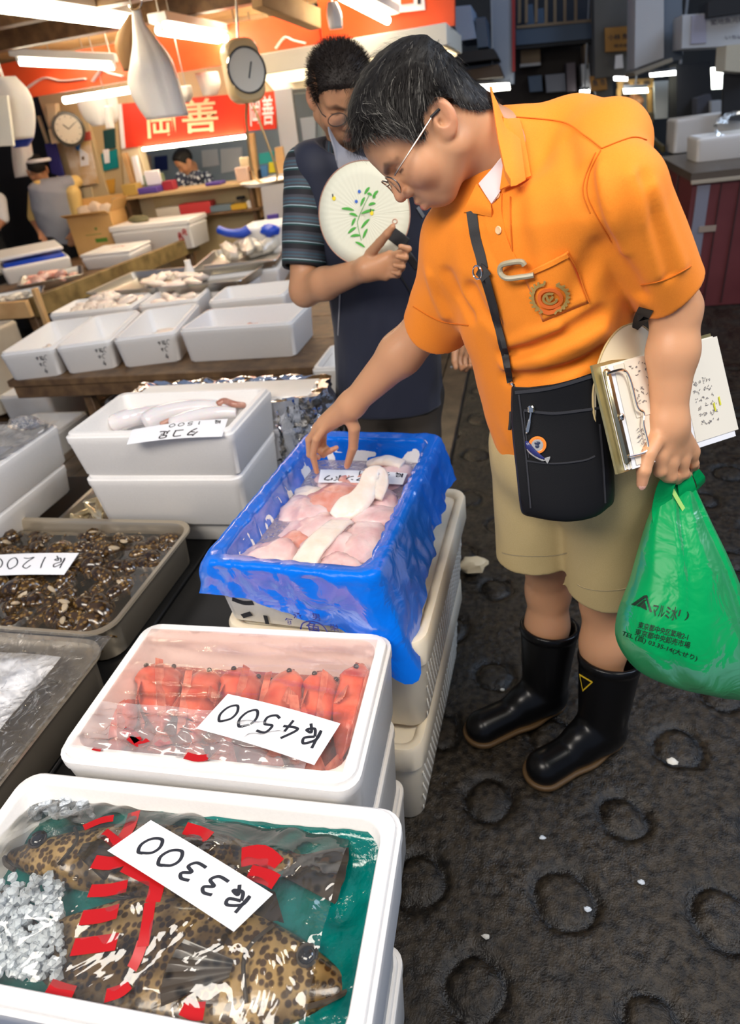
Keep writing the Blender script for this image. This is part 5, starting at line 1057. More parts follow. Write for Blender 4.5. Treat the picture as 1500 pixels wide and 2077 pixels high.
def surf(px, py):
    v = ray(px, py); nv = np.linalg.norm(v); t = .6
    for _ in range(90):
        d = float(shirt_raw((CAM+v*t)[None])[0][0]); t += max(d, .0004)/nv*.8
        if d < .0006 or t > 1.6: break
    return CAM+v*t
FOLDS = [([(1192, 345), (1200, 400), (1216, 455), (1246, 512), (1278, 560), (1296, 596)], .011, .013), ([(1206, 345), (1214, 400), (1232, 455), (1262, 512)], .010, -.006), ([(1018, 722), (1100, 702), (1160, 672), (1215, 640)], .012, .008), ([(1022, 742), (1100, 728), (1170, 698), (1218, 668)], .012, -.006), ([(1025, 770), (1110, 760), (1215, 722)], .012, .008), ([(1030, 700), (1080, 676), (1130, 664)], .010, -.005), ([(905, 560), (925, 600), (950, 640)], .012, .009), ([(955, 590), (978, 636), (1004, 660)], .012, .011), ([(870, 560), (880, 600), (900, 640)], .012, -.005), ([(1282, 360), (1304, 450), (1332, 556)], .012, -.007), ([(1300, 360), (1322, 450), (1352, 556)], .010, .006), ([(1325, 380), (1352, 460), (1384, 540)], .010, -.005), ([(1150, 280), (1168, 360), (1180, 420)], .014, .005), ([(1050, 420), (1062, 500), (1072, 560)], .016, .004), ([(1215, 500), (1180, 560), (1150, 620)], .016, .006)]
FOLDW = [(surf(*p[i]), surf(*p[i+1]), w, h) for p, w, h in FOLDS for i in range(len(p)-1)]
def fold_sum(P):
    tot = 0; k = 0
    for p, w, h in FOLDS:
        m = None
        for i in range(len(p)-1): A_, B_, _, _ = FOLDW[k]; k += 1; c = np.maximum(cone(P, A_, B_, 0, 0), 0); m = c if m is None else np.minimum(m, c)
        tot = tot+h*np.exp(-(m/w)**2)
    return tot
def shirt(P):
    d, q = shirt_raw(P)
    d = d+fold_sum(P)+.0028*fbm(q*np.array((1, 1, .5)), 16, 6, 2)
    d = smax(d, -(q[:, 2]+.035-.02*np.clip(q[:, 0]/.15, -1, 1)), .004)           # hem
    d = smax(d, -cone(P, LSE-nL*.06, LSE+nL*.1, .045, .048), .004); d = smax(d, -cone(P, RSE-nR*.06, RSE+nR*.1, .048, .051), .004)   # sleeve openings
    d = smax(d, -cone(P, C7+(HO-C7)*.42, h2w((0, -.03, -.03)), .052, .074), .006)  # neck opening
    d = smax(d, -cone(P, Pd(1005, 372, .93), Pd(960, 350, .90), .012, .05), .006)
    return d
lo, hi = bounds([LS, RS, LSE, RSE, C7, PEL, t2w((.1, .1, .2)), t2w((-.1, -.1, .2))], .13); lo[2] = PEL[2]-.09
shv, shq = mesh_sdf(shirt, lo, hi, .0036); shv = smooth_mesh(shv, shq, 1); sho = fast_mesh('polo_shirt', shv, shq, ORG, man, label='orange polo shirt')
SHT = bvh((shv, shq))
def dense(pxs, k=5): return spline([np.array((*p, 0.)) for p in pxs], max(2, k*len(pxs)))[:, :2]
def drape(pxs, w, lift, m, name, parent, n=40, t=.002, thick=True, **kw):
    q = [on(SHT, *p) for p in dense(pxs)]; q = [(a, b) for a, b in q if a is not None]
    if len(q) < 2: return None
    A = spline([a for a, b in q], n); B = spline([b for a, b in q], n); B /= np.linalg.norm(B, axis=1)[:, None]; return obj(name, ribbon(A+B*lift, B, w, t), m, parent, world=True, **kw)
ORGD = mat('orange_seam', (.62, .15, .005), .8)
# collar: two leaves folded down, standing off the neck
NKT = bvh((np.vstack([hv, shv]), np.vstack([hq, shq+len(hv)])))
def leaf(inner, outer, lift_i, lift_o, n=16, m=7):
    I = spline([np.array((*p, 0.)) for p in inner], n); O = spline([np.array((*p, 0.)) for p in outer], n); V = []
    for j in range(m):
        v = j/(m-1)
        for i in range(n):
            p = I[i]*(1-v)+O[i]*v; a, b = on(NKT, p[0], p[1], 0); b2, _ = on(SHT, p[0], p[1]); a = a if a is not None else (V[-1] if V else Pd(p[0], p[1], .95)); r_ = nrm(ray(p[0], p[1])); V.append(a-r_*(lift_i*(1-v)+lift_o*v+.006*math.sin(PI*v)))
    V = np.array(V).reshape(m, n, 3)
    for _ in range(3): V[1:-1] = (V[1:-1]*2+V[:-2]+V[2:])/4; V[:, 1:-1] = (V[:, 1:-1]*2+V[:, :-2]+V[:, 2:])/4
    return solid((V.reshape(-1, 3), [(j*n+i, j*n+i+1, (j+1)*n+i+1, (j+1)*n+i) for j in range(m-1) for i in range(n-1)]), .003)
cl_ = leaf([(992, 176), (1012, 203), (1020, 247), (1022, 322), (1015, 386)], [(1034, 188), (1042, 206), (1052, 247), (1064, 303), (1076, 360)], .012, .005)
obj('collar', join(cl_, leaf([(966, 372), (980, 392), (995, 414)], [(938, 430), (962, 433), (996, 440)], .008, .005)), ORG, man, world=True, angle=60)
obj('undershirt', leaf([(970, 372), (982, 392), (996, 413)], [(1019, 318), (1018, 350), (1014, 388)], .006, .006), mat('undershirt', (.80, .74, .74), .8), man, world=True, label='white undershirt at the neck')
drape([(1000, 400), (1004, 450), (1018, 500), (1035, 540)], .030, .0012, ORG, 'placket', man, t=.003); drape([(1036, 400), (1036, 450), (1040, 520)], .0016, .002, ORGD, 'seam', man)
for p in ((1014, 466), (1009, 398)):
    a, b = on(SHT, *p, .0035)
    if a is not None: s_ = nrm(np.cross(b, (0, 0, 1))); obj('button', frame(lathe([(.0055, 0), (.006, .0012), (.005, .002), (.002, .0014)], 14), a, s_, np.cross(b, s_), b), mat('button', (.85, .55, .30), .3), man, world=True)
for pxs in ([(1046, 238), (1140, 248), (1185, 275), (1220, 302)], [(1220, 302), (1280, 280), (1310, 285)], [(1218, 306), (1196, 350), (1190, 390), (1205, 430), (1240, 490)], [(1208, 310), (1188, 355), (1182, 392), (1196, 432)], [(1300, 578), (1350, 566), (1400, 540)], [(838, 622), (890, 650), (950, 660)]): drape(pxs, .0014, .0010, ORGD, 'seam', man, t=.0012)
# breast pocket with the embroidered crest, and the hook clipped on it
def patch(poly, nu, nv, lift):
    TLp, TRp, BRp, BLp = map(np.array, poly); V = []; N_ = []
    for j in range(nv):
        for i in range(nu):
            u, v = i/(nu-1), j/(nv-1); p = (TLp*(1-u)+TRp*u)*(1-v)+(BLp*(1-u)+BRp*u)*v; a, b = on(SHT, p[0], p[1]); V.append(a if a is not None else V[-1]); N_.append(b if b is not None else N_[-1])
    V, N_ = np.array(V), np.array(N_); N_ = nrm_rows(np.tile(N_.mean(0), (len(N_), 1))*.5+N_*.5); edge = np.array([min(i, nu-1-i, nv-1-j) for j in range(nv) for i in range(nu)]); V = V+N_*(np.where(edge == 0, lift*.3, lift))[:, None]
    return V, [(j*nu+i, j*nu+i+1, (j+1)*nu+i+1, (j+1)*nu+i) for j in range(nv-1) for i in range(nu-1)]
pk = obj('pocket', solid(patch([(1060, 556), (1152, 508), (1196, 612), (1100, 652)], 14, 14, .006), .0015), ORG, man, world=True, label='breast pocket', angle=180)
drape([(1060, 560), (1108, 538), (1152, 512)], .006, .0085, ORG, 'pocket_hem', pk); drape([(1152, 510), (1180, 570), (1194, 612)], .0018, .0045, ORGD, 'pocket_seam', pk)
GOLD = mat('embroidery', (.34, .22, .06), .6); EMO = mat('embroidery_red', (.70, .14, .02), .6)
def ring_px(cx, cy, rx, ry, a0, a1, n=24): return [(cx+rx*math.cos(a), cy+ry*math.sin(a)) for a in np.linspace(a0, a1, n)]
for nm, path, w, m in (('crest_wreath', ring_px(1115, 600, 31, 29, 2.0, 4.4), .0042, GOLD), ('crest_wreath', ring_px(1115, 600, 31, 29, -1.2, 1.2), .0042, GOLD), ('crest_ring', ring_px(1115, 600, 19, 18, 0, TAU), .0050, EMO), ('crest_ring', ring_px(1115, 600, 11, 10, 0, 5.2), .0035, GOLD), ('crest_letter', [(1109, 594), (1114, 604), (1120, 595)], .0035, GOLD), ('crest_scroll', [(1096, 622), (1115, 630), (1134, 620)], .006, EMO)): drape(path, w, .0095, m, nm, pk, n=36, t=.0012)
for k_ in range(20):
    a = 2.0+2.4*(k_ % 10)/9 if k_ < 10 else -1.2+2.4*(k_-10)/9; drape([(1115+31*math.cos(a), 600+29*math.sin(a)), (1115+38*math.cos(a+.12), 600+36*math.sin(a+.12))], .0032, .0098, GOLD, 'crest_leaf', pk, n=5, t=.001)
hp = [on(SHT, *p, l)[0] for p, l in (((1092, 551), .012), ((1065, 553), .018), ((1040, 556), .018), ((1027, 548), .016), ((1030, 534), .016), ((1046, 528), .015), ((1062, 527), .013), ((1070, 534), .012))]
hk = obj('pocket_hook', tube(spline(hp, 36), .0042, 8), mat('hook_grey', (.34, .30, .20), .35), None, 'grey green plastic hook clipped on the orange breast pocket', 'hook', world=True)
# --- shorts
KH = mat('khaki', (.50, .37, .16), .85, noise=(500, (.55, .42, .20), .25, 2), bump=(500, .15, .001))
HEL, HER = Pd(1228, 1185, 1.455), Pd(1084, 1122, 1.51)
def shorts(P):
    d = smin(cone(P, HL+(0, 0, .05), HEL-(0, 0, .04), .105, .083), cone(P, HR+(0, 0, .05), HER-(0, 0, .04), .105, .086), .02); q = w2t(P); d = smin(d, ell(P, PEL+(0, 0, .0), (.15, .135, .12)), .05)
    d = d+.003*fbm(P*np.array((1, 1, .5)), 14, 8, 2); d = smax(d, q[:, 2]-.08, .01)
    inl = np.maximum((P-HEL)@nrm(HEL-HL), (P-HER)@nrm(HER-HR)); nl = (P-HEL)@np.array((.0, .1, -1.)); nr = (P-HER)@np.array((.05, .0, -1.)); side = (P-(HEL+HER)/2)@nrm(HEL-HER); cut = np.where(side > 0, nl, nr); d = smax(d, cut, .004)
    d = smax(d, -cone(P, HEL+(0, 0, .03), HEL-(0, 0, .1), .074, .078), .003); return smax(d, -cone(P, HER+(0, 0, .03), HER-(0, 0, .1), .077, .081), .003)
kv, kq = mesh_sdf(shorts, *bounds([PEL, HEL, HER, HL, HR], .15), .0045); fast_mesh('shorts', smooth_mesh(kv, kq, 1), kq, KH, man, label='khaki shorts'); SRT = bvh((kv, kq))
for path in (ring_px(1228, 1180, 60, 18, 2.9, .3), ring_px(1084, 1118, 68, 10, 2.9, .3)):
    q = [on(SRT, *p, .0006) for p in path]; q = [x for x in q if x[0] is not None]
    if len(q) > 4: obj('hem_stitch', ribbon(np.array([a for a, b in q]), np.array([b for a, b in q]), .0025, .001), mat('khaki_stitch', (.36, .29, .16), .8), man, world=True)
# --- rubber boots
RUB = mat('black_rubber', (.004, .004, .0045), .28, bump=(60, .04, .002), spec=.35); SOLE = mat('boot_sole', (.10, .055, .02), .5)
def boot(label, top, toe, heel, rt):
    t = top; f = nrm(toe-heel); ank = heel+f*.055+np.array((0, 0, .085)); fl = np.array((0, 0, 1.))
    def foot(P):
        d = smin(cone(P, heel+f*.035+fl*.04, heel+f*.12+fl*.042, .040, .043), cone(P, heel+f*.12+fl*.040, toe-f*.048+fl*.030, .043, .0465), .03); return smax(d, -(P[:, 2]-.004), .006)
    def s(P):
        d = smin(foot(P), cone(P, ank, t, .060, rt+.002), .045); d = smin(d, cone(P, heel+f*.05+fl*.05, heel+f*.13+fl*.075, .045, .030), .03); ax = nrm(t-ank); d = smax(d, (P-t)@ax, .004); d = smin(d, smax(np.abs(cone(P, t-ax*.03, t, rt, rt))-.004, np.abs((P-t)@ax+.010)-.010, .003), .003)
        return smax(d, -cone(P, t-ax*.09, t+ax*.1, rt-.022, rt+.006), .003)
    V, Q = mesh_sdf(s, *bounds([t, toe, heel, toe+(0, 0, .0)], .09), .004); b = fast_mesh('boot', smooth_mesh(V, Q, 1), Q, RUB, man, label=label)
    def so(P): d = foot(P+np.array((0, 0, .012)))-.0085; return smax(smax(d, P[:, 2]-.018, .003), -(P[:, 2]-.001), .002)
    V2, Q2 = mesh_sdf(so, *bounds([toe, heel], .09), .004); fast_mesh('sole', V2, Q2, SOLE, b); ax = nrm(t-ank)
    obj('lining', loft([circ(t-ax*z_, r_, 24, nrm(np.cross(ax, (0, 1, 0))), nrm(np.cross(ax, np.cross(ax, (0, 1, 0))))) for z_, r_ in ((.004, rt-.007), (.05, rt-.014), (.10, rt-.024))]), mat('boot_lining', (.20, .03, .02), .8), b, world=True); return b, bvh((V, Q))
b1, b1t = boot('near black rubber boot with a yellow triangle', *BOOTS[0], .074); b2, b2t = boot('far black rubber boot', *BOOTS[1], .074)
YEL = mat('yellow_print', (.62, .42, .02), .4)
for b_, tr_, tri in ((b1, b1t, [(1178, 1368), (1202, 1382), (1184, 1400)]), (b2, b2t, [(1052, 1298), (1060, 1300), (1053, 1312)])):
    q = [on(tr_, *p, .004) for p in tri]
    if all(x[0] is not None for x in q): A = [x[0] for x in q]; obj('triangle_mark', ribbon(np.array(A+[A[0], A[1]]), np.array([x[1] for x in q]+[q[0][1], q[1][1]]), .0045, .0008), YEL, b_, world=True)
# ================================================================ WHAT THE MAN WEARS AND HOLDS
BAGM = mat('black_nylon', (.004, .004, .005), .55, bump=(900, .2, .001), spec=.3)
def quadpts(pts): return np.array([Pd(*p) for p in pts])
# shoulder bag: soft box between a front and a back outline
sbag = thing('shoulder_bag', 'black nylon shoulder bag with two pins hanging at the man\'s hip', 'bag', Pd(1140, 1050, 1.10))
def bag_body():
    top = [(1040, 792, 1.085), (1140, 770, 1.075), (1226, 748, 1.065)]; fr = []
    rows = [[(1040, 790), (1090, 790), (1150, 778), (1200, 762), (1222, 752)], [(1040, 860), (1090, 858), (1150, 850), (1205, 838), (1228, 832)], [(1050, 960), (1100, 960), (1160, 955), (1215, 946), (1240, 940)], [(1058, 1030), (1110, 1045), (1160, 1048), (1212, 1036), (1242, 1010)], [(1066, 1045), (1112, 1054), (1160, 1056), (1205, 1048), (1235, 1028)]]
    R = []
    for j, r_ in enumerate(rows):
        t0 = 1.020+.020*j; n = len(r_); f = [Pd(x, y, t0-.022*math.sin(PI*(i+.35)/(n-.3))-.008) for i, (x, y) in enumerate(r_)]; bk = [Pd(x, y, t0+.045) for x, y in r_]; ring = np.array(f+bk[::-1]); R.append(ring)
    R2_ = [R[0]*.985+R[0].mean(0)*.015]+R+[R[-1].mean(0)+(R[-1]-R[-1].mean(0))*.8+(0, 0, -.004)]
    dens = []
    for ring in R2_: q = np.vstack([ring, ring[:1]]); dens.append(spline(q, 41)[:-1])
    dens = np.array(dens); out = [spline(dens[:, k], 30) for k in range(dens.shape[1])]; out = np.array(out).transpose(1, 0, 2); return loft(list(out), True, True)
bb_ = bag_body(); obj('body', bb_, BAGM, sbag, world=True, angle=70); BGT = bvh(bb_)
def onbag(pxs, w, lift, m, name, t=.002, n=20, tree=None, par=None):
    q = [on(tree or BGT, *p) for p in dense(pxs)]; q = [x for x in q if x[0] is not None]
    if len(q) < 2: return
    A = spline([a for a, b in q], n); B = nrm_rows(spline([b for a, b in q], n)); return obj(name, ribbon(A+B*lift, B, w, t), m, par or sbag, world=True)
SEAMK = mat('bag_seam', (.03, .03, .034), .35)
onbag([(1062, 832), (1120, 838), (1180, 832), (1222, 826)], .004, .001, SEAMK, 'zip'); onbag([(1062, 834), (1066, 880), (1072, 928)], .002, .001, SEAMK, 'seam'); onbag([(1066, 934), (1120, 940), (1180, 934), (1205, 925)], .0025, .001, SEAMK, 'seam'); onbag([(1052, 800), (1064, 900), (1076, 1030)], .0025, .001, SEAMK, 'seam'); onbag([(1215, 860), (1222, 940), (1226, 1020)], .0025, .001, SEAMK, 'seam'); onbag([(1044, 796), (1120, 786), (1222, 756)], .005, .001, SEAMK, 'top_zip')
def zip_pull(p0, p1, name='zip_pull'):
    a, n_ = on(BGT, *p0, .004); b, _ = on(BGT, *p1, .005)
    if a is None or b is None: return
    o = obj(name, join(xf(box(.010, .006, .012, .002), (0, 0, 0)),), CHROME, sbag, world=False); o.location = tuple(a-np.array(sbag.location)); obj('puller', tube(spline([a, a*.6+b*.4, b], 10), [.0015]*4+[.0022, .003, .0034, .0034, .003, .0015], 8), CHROME, o).location = tuple(-np.array(sbag.location)-np.array(o.location))
zip_pull((1076, 836), (1068, 878)); zip_pull((1072, 788), (1084, 782))
a, n_ = on(BGT, 1089, 902, .002); pin_l = np.array(sbag.location)
s_ = nrm(np.cross(n_, (0, 0, 1))); u_ = np.cross(n_, s_)
pn = thing('round_pin', 'round orange and silver enamel pin on the black shoulder bag', 'pin', a); obj('disc', frame(lathe([(.0125, 0), (.014, .0006), (.014, .0018), (.011, .0022), (.0105, .0018), (.003, .0018)], 24), a, s_, u_, n_), mat('enamel_orange', (.80, .22, .03), .25), pn, world=True)
obj('face', frame(lathe([(.0095, 0), (.0092, .0008), (.002, .001)], 20), a+n_*.0018, s_, u_, n_), mat('enamel_silver', (.62, .60, .56), .25, .6), pn, world=True); obj('emblem', frame(join(xf(sphere(.0035, 10, 6, (1, 1, .3)), (0, .0015, 0)), xf(sphere(.0045, 10, 6, (1.1, .7, .3)), (0, -.0035, 0))), a+n_*.003, s_, u_, n_), mat('enamel_dark', (.03, .04, .08), .3), pn, world=True)
a2, n2 = on(BGT, 1087, 910, .004); b2_, _ = on(BGT, 1100, 930, .004); 
fp = thing('fish_pin', 'small blue and silver fish shaped pin below the round pin', 'pin', a2); pa = [on(BGT, *p, .005)[0] for p in ((1067, 893), (1073, 906), (1084, 918), (1097, 927), (1103, 929))]
if all(x is not None for x in pa):
    obj('back_half', tube(spline(pa, 16), [.0012, .003, .0042, .005, .0052, .0052, .005, .0048, .0045, .004, .0035, .003, .0025, .002, .0015, .001], 10), mat('enamel_blue', (.02, .025, .12), .2), fp, world=True)
    obj('belly_half', tube(spline([p+u_*-.0035*(1 if u_[2] > 0 else -1) for p in pa], 16), [.001, .002, .003, .0035, .004, .004, .0038, .0035, .003, .003, .0025, .002, .002, .0015, .001, .001], 10), mat('enamel_silver', (.62, .60, .56), .25, .6), fp, world=True)
    obj('tail', fan(pa[-1], nrm(pa[-1]-pa[-2]), nrm(np.cross(n2, pa[-1]-pa[-2])), .008, .002, .012, 3), MATS['enamel_silver'], fp, world=True)
# strap: upper webbing to a ring, then a doubled strap down to the bag
STR = mat('webbing', (.016, .015, .016), .6, bump=(1200, .3, .001))
def strap(pxs, w, lift, name, m=STR, n=30, t=.0025):
    q = [on(SHT, *p) for p in dense(pxs)]; q = [x for x in q if x[0] is not None]; A = spline([a for a, b in q], n); B = nrm_rows(spline([nrm(b*.4-nrm(ray(1000, 600))*.6) for a, b in q], n)); return obj(name, ribbon(A+B*lift, B, w, t), m, sbag, world=True)
strap([(957, 428), (965, 480), (976, 520), (981, 545)], .016, .004, 'strap'); strap([(980, 552), (1000, 620), (1018, 690), (1030, 745), (1036, 775)], .010, .007, 'strap'); strap([(990, 560), (1012, 640), (1028, 710), (1037, 770)], .008, .010, 'strap'); strap([(975, 545), (981, 550), (990, 562)], .018, .010, 'strap_loop', t=.004)
rg, rn = on(SHT, 979, 549, .012); obj('ring', tube(circ(rg, .010, 18, nrm(np.cross(rn, (0, 0, 1))), (0, 0, 1)).tolist()+[circ(rg, .010, 18, nrm(np.cross(rn, (0, 0, 1))), (0, 0, 1))[0]], .0016, 6), CHROME, sbag, world=True)
cl0 = Pd(1036, 776, 1.02); cl1 = Pd(1040, 796, 1.03); obj('strap_clip', tube(spline([cl0, (cl0+cl1)/2+(.004, 0, 0), cl1], 8), .0024, 8), CHROME, sbag, world=True)
strap([(1310, 625), (1300, 645), (1288, 672)], .022, .003, 'strap'); obj('side_pull', tube(spline([Pd(1036, 835, 1.075), Pd(1035, 855, 1.075), Pd(1033, 872, 1.075)], 8), .003, 8), BLACKM, sbag, world=True)
# round paddle behind the clipboard
FANP = mat('bamboo_paper', (.66, .55, .36), .6, noise=(6, (.72, .62, .44), .2))
fq = quadpts([(1190, 790, .992), (1260, 670, 1.024), (1330, 800, 1.122)]); ez = nrm(np.cross(fq[1]-fq[0], fq[2]-fq[0])); ez = ez if ez@ray(1340, 820) < 0 else -ez; v_ = ray(1276, 790); fc = CAM+v_*(((fq[0]-CAM)@ez)/(v_@ez)); ex = nrm(fq[2]-fq[0]); ey = np.cross(ez, ex)
pf2 = thing('paper_fan', 'round beige paper fan held behind the clipboard', 'fan', fc); obj('blade', frame(lathe([(.002, -.0012), (.104, -.0012), (.1055, 0), (.104, .0012), (.002, .0012)], 48), fc, ex, ey, ez), FANP, pf2, world=True)
obj('rim', tube([fc+ex*.1055*math.cos(a)+ey*.1055*math.sin(a) for a in np.linspace(0, TAU, 49)], .0018, 6, False), mat('bamboo_rim', (.50, .38, .18), .5), pf2, world=True)
# clipboard with papers
cb4 = quadpts([(1200, 741, .985), (1440, 676, 1.225), (1489, 886, 1.255), (1252, 962, 1.015)])
def bil(q, u, v): return (q[0]*(1-u)+q[1]*u)*(1-v)+(q[3]*(1-u)+q[2]*u)*v
cbn = nrm(np.cross(cb4[1]-cb4[0], cb4[3]-cb4[0])); cbn = cbn if cbn@ray(1340, 820) < 0 else -cbn
cbt = thing('clipboard', 'clipboard thick with handwritten papers held under the man\'s arm', 'clipboard', cb4.mean(0))
def sheet(u0, u1, v0, v1, l0, th, curl=0): 
    def f(u, v): U, V = u0+(u1-u0)*u, v0+(v1-v0)*v; return bil(cb4, U, V)+cbn*(l0+curl*(u**3))
    V, Fc = gridf(f, 12, 6); n = len(V); return join(solid((V, Fc), .0004)) if th < .001 else loft([np.array([bil(cb4, u0, v0), bil(cb4, u1, v0), bil(cb4, u1, v1), bil(cb4, u0, v1)])+cbn*l for l in (l0, l0+th)], True, True)
obj('board', sheet(0, 1, 0, 1, -.004, .004), mat('clipboard_brass', (.42, .36, .16), .3, .7, noise=(20, (.55, .48, .25), .2)), cbt, world=True)
PAPO = mat('paper_old', (.80, .74, .62), .7)
for k in range(5): obj('sheet', sheet(.05+.004*k, 1.0-.012*k, .03+.010*(k % 3), .985-.008*(k % 2), .0006+.0022*k, .002), PAPO if k % 2 else PAPER, cbt, world=True, angle=20)
obj('sheet', sheet(.09, .46, .05, .96, .0125, 0, .002), PAPO, cbt, world=True); obj('note', sheet(.16, .42, .04, .55, .0140, 0), PAPO, cbt, world=True); obj('sheet', sheet(.58, .985, .04, .93, .0125, 0), PAPO, cbt, world=True)
rg_ = random.Random(2); INKG = mat('ink_grey', (.22, .20, .20), .6); HIL = mat('highlighter', (.72, .70, .04), .5)
def scrib(u0, v0, n, du, dv, w, m, l=.0155, k=6):
    parts = []
    for i in range(n):
        for j in range(k):
            if rg_.random() < .12: continue
            u, v = u0+du*i+rg_.uniform(-.004, .004), v0+dv*j
            for _ in range(3):
                a = (u+rg_.uniform(-.011, .011), v+rg_.uniform(-.014, .014)); b = (a[0]+rg_.uniform(-.013, .013), a[1]+rg_.uniform(-.016, .016)); c = (b[0]+rg_.uniform(-.01, .01), b[1]+rg_.uniform(-.01, .01)); q = np.array([bil(cb4, *x)+cbn*l for x in (a, b, c)]); parts.append(ribbon(q, np.tile(cbn, (3, 1)), w*.75, .0003))
    return join(*parts)
obj('handwriting', scrib(.19, .10, 3, .055, .065, .0016, INKG), INKG, cbt, world=True); obj('handwriting', scrib(.31, .62, 4, .035, .04, .0020, INKG), INKG, cbt, world=True); obj('handwriting', scrib(.15, .66, 2, .03, .045, .0016, INKG), INKG, cbt, world=True); obj('handwriting', scrib(.66, .40, 6, .030, .075, .0015, INKG, .0140), INKG, cbt, world=True); obj('handwriting', scrib(.44, .08, 1, .03, .05, .0016, INKG, .0150), INKG, cbt, world=True)
for u, v, l in ((.27, .78, .016), (.39, .80, .016), (.80, .62, .0145), (.86, .58, .0145)): obj('highlight', ribbon(spline([bil(cb4, u, v+.02*j)+cbn*l for j in range(5)], 8), np.tile(cbn, (8, 1)), .005, .0003), HIL, cbt, world=True)
wr = lambda u, v, l: bil(cb4, u, v)+cbn*l
obj('clip_bar', bar(wr(.045, .06, .010), wr(.045, .93, .010), .016, .008, cbn), mat('clip_steel', (.62, .54, .34), .25, 1), cbt, world=True); 
obj('clip_wire', tube(spline([wr(.03, .10, .016), wr(.12, .11, .020), wr(.15, .22, .020), wr(.155, .45, .020), wr(.19, .52, .020), wr(.17, .62, .020), wr(.17, .80, .020), wr(.14, .86, .020), wr(.04, .86, .016)], 50), .0022, 8), CHROME, cbt, world=True); obj('clip_rivet', frame(sphere(.006, 12, 8, (1, 1, .5)), wr(.045, .50, .018), nrm(cb4[1]-cb4[0]), nrm(cb4[3]-cb4[0]), cbn), CHROME, cbt, world=True)
# green carrier bag
GRN = film_mat('green_bag', (.0, .36, .10), .80, .30, .16, (14, .5, .012, 1.0))
gbag = thing('carrier_bag', 'translucent green plastic carrier bag hanging from the man\'s hand', 'plastic bag', Pd(1390, 1395, 1.18))
def gbag_mesh():
    prof = [(968, 1344, 1398, .012), (1010, 1330, 1418, .018), (1060, 1312, 1440, .03), (1120, 1296, 1466, .05), (1180, 1280, 1490, .065), (1240, 1258, 1512, .075), (1290, 1252, 1535, .08), (1330, 1268, 1545, .078), (1365, 1300, 1545, .066), (1388, 1350, 1535, .05), (1400, 1400, 1525, .03)]; rings = []; n = 72
    for i, (y, x0, x1, th) in enumerate(prof):
        t = 1.14+.05*i/len(prof); a, b = Pd(x0, y-(.22*(x1-x0)*.0), t), Pd(x1, y+ (18 if i > 5 else 0)*(i-5)/5, t); c = (a+b)/2; ax_ = (b-a)/2; dep = nrm(_d-nrm(ax_)*(_d@nrm(ax_))); ang = np.linspace(0, TAU, n, endpoint=False)
        fold = (1+.10*vnoise(np.stack([np.cos(ang)*5, np.sin(ang)*5, ang*0+i*.10], -1), 1, 3)+.10*max(0, 1-i/5)*np.sin(ang*9+i*.2)); rings.append(c+np.outer(np.cos(ang)*(.94+.06*fold), ax_)+np.outer(np.sin(ang)*fold, dep)*th)
    R = np.array(rings); out = np.array([spline(R[:, k], 44) for k in range(n)]).transpose(1, 0, 2); return loft(list(out), False, True)
gm = gbag_mesh(); obj('bag', gm, GRN, gbag, world=True, angle=180); GBT = bvh(gm)
for pth, w0 in (([(1372, 958, 1.11), (1350, 985, 1.11), (1342, 1030, 1.135), (1352, 1075, 1.135)], .045), ([(1385, 958, 1.12), (1392, 990, 1.125), (1400, 1030, 1.15), (1408, 1080, 1.15)], .05), ([(1405, 950, 1.15), (1420, 975, 1.17), (1418, 990, 1.20)], .03), ([(1365, 962, 1.14), (1374, 1000, 1.16), (1390, 1060, 1.19)], .045)):
    P = spline([Pd(*p) for p in pth], 20); nn = np.tile(-_d, (20, 1)); obj('handle', ribbon(P, nn, w0*(.45+.55*np.linspace(0, 1, 20)), .0015), GRN, gbag, world=True)
P = spline([Pd(1358, 985, 1.125), Pd(1372, 1010, 1.123), Pd(1394, 1048, 1.128), Pd(1384, 1040, 1.13), Pd(1360, 1000, 1.128)], 24); obj('handle_edge', ribbon(P, np.tile(-_d, (24, 1)), .007, .001), mat('green_fold', (.35, .60, .16), .3), gbag, world=True)
PRG = mat('bag_black_print', (.004, .02, .008), .5)
def gtext(s, p0, p1, h, name='printed_lettering'):
    """line of print wrapped onto the bag between two picture points, h picture pixels tall"""
    V, Fc = textmesh(s, 1.0); lo, hi = V.min(0), V.max(0); q = (V-lo)/np.maximum(hi-lo, 1e-6); p0, p1 = np.array(p0, float), np.array(p1, float); dn = nrm(np.array((-(p1-p0)[1], (p1-p0)[0]))); out = []
    for u, v, _ in q:
        p = p0+(p1-p0)*u+dn*h*(1-v); a, b = on(GBT, p[0], p[1], .0012); out.append(a if a is not None else (out[-1] if out else Pd(p[0], p[1], 1.1)))
    obj(name, (np.array(out), Fc), PRG, gbag, world=True, smooth=False)
gtext('マルミ水', (1326, 1222), (1376, 1232), 28); gtext('1 )', (1378, 1236), (1398, 1242), 18)
gtext('東京都中央区築地2-1', (1296, 1260), (1396, 1285), 14); gtext('東京都中央卸売市場', (1290, 1274), (1400, 1302), 14); gtext('TEL (直) 03.35-14(大せり)', (1264, 1278), (1415, 1330), 13)
def gmark(poly):
    out = [on(GBT, *p, .0012)[0] for p in poly]; return np.array(out)
for poly in ([(1280, 1226), (1306, 1208), (1312, 1210), (1288, 1229)], [(1290, 1229), (1306, 1216), (1311, 1217), (1297, 1231)], [(1298, 1231), (1308, 1221), (1312, 1238)], [(1312, 1207), (1322, 1242), (1317, 1241), (1309, 1210)], [(1306, 1208), (1312, 1207), (1314, 1212), (1308, 1214)]):
    try: obj('printed_mark', (gmark(poly), [tuple(range(len(poly)))]), PRG, gbag, world=True, smooth=False)
    except Exception: pass
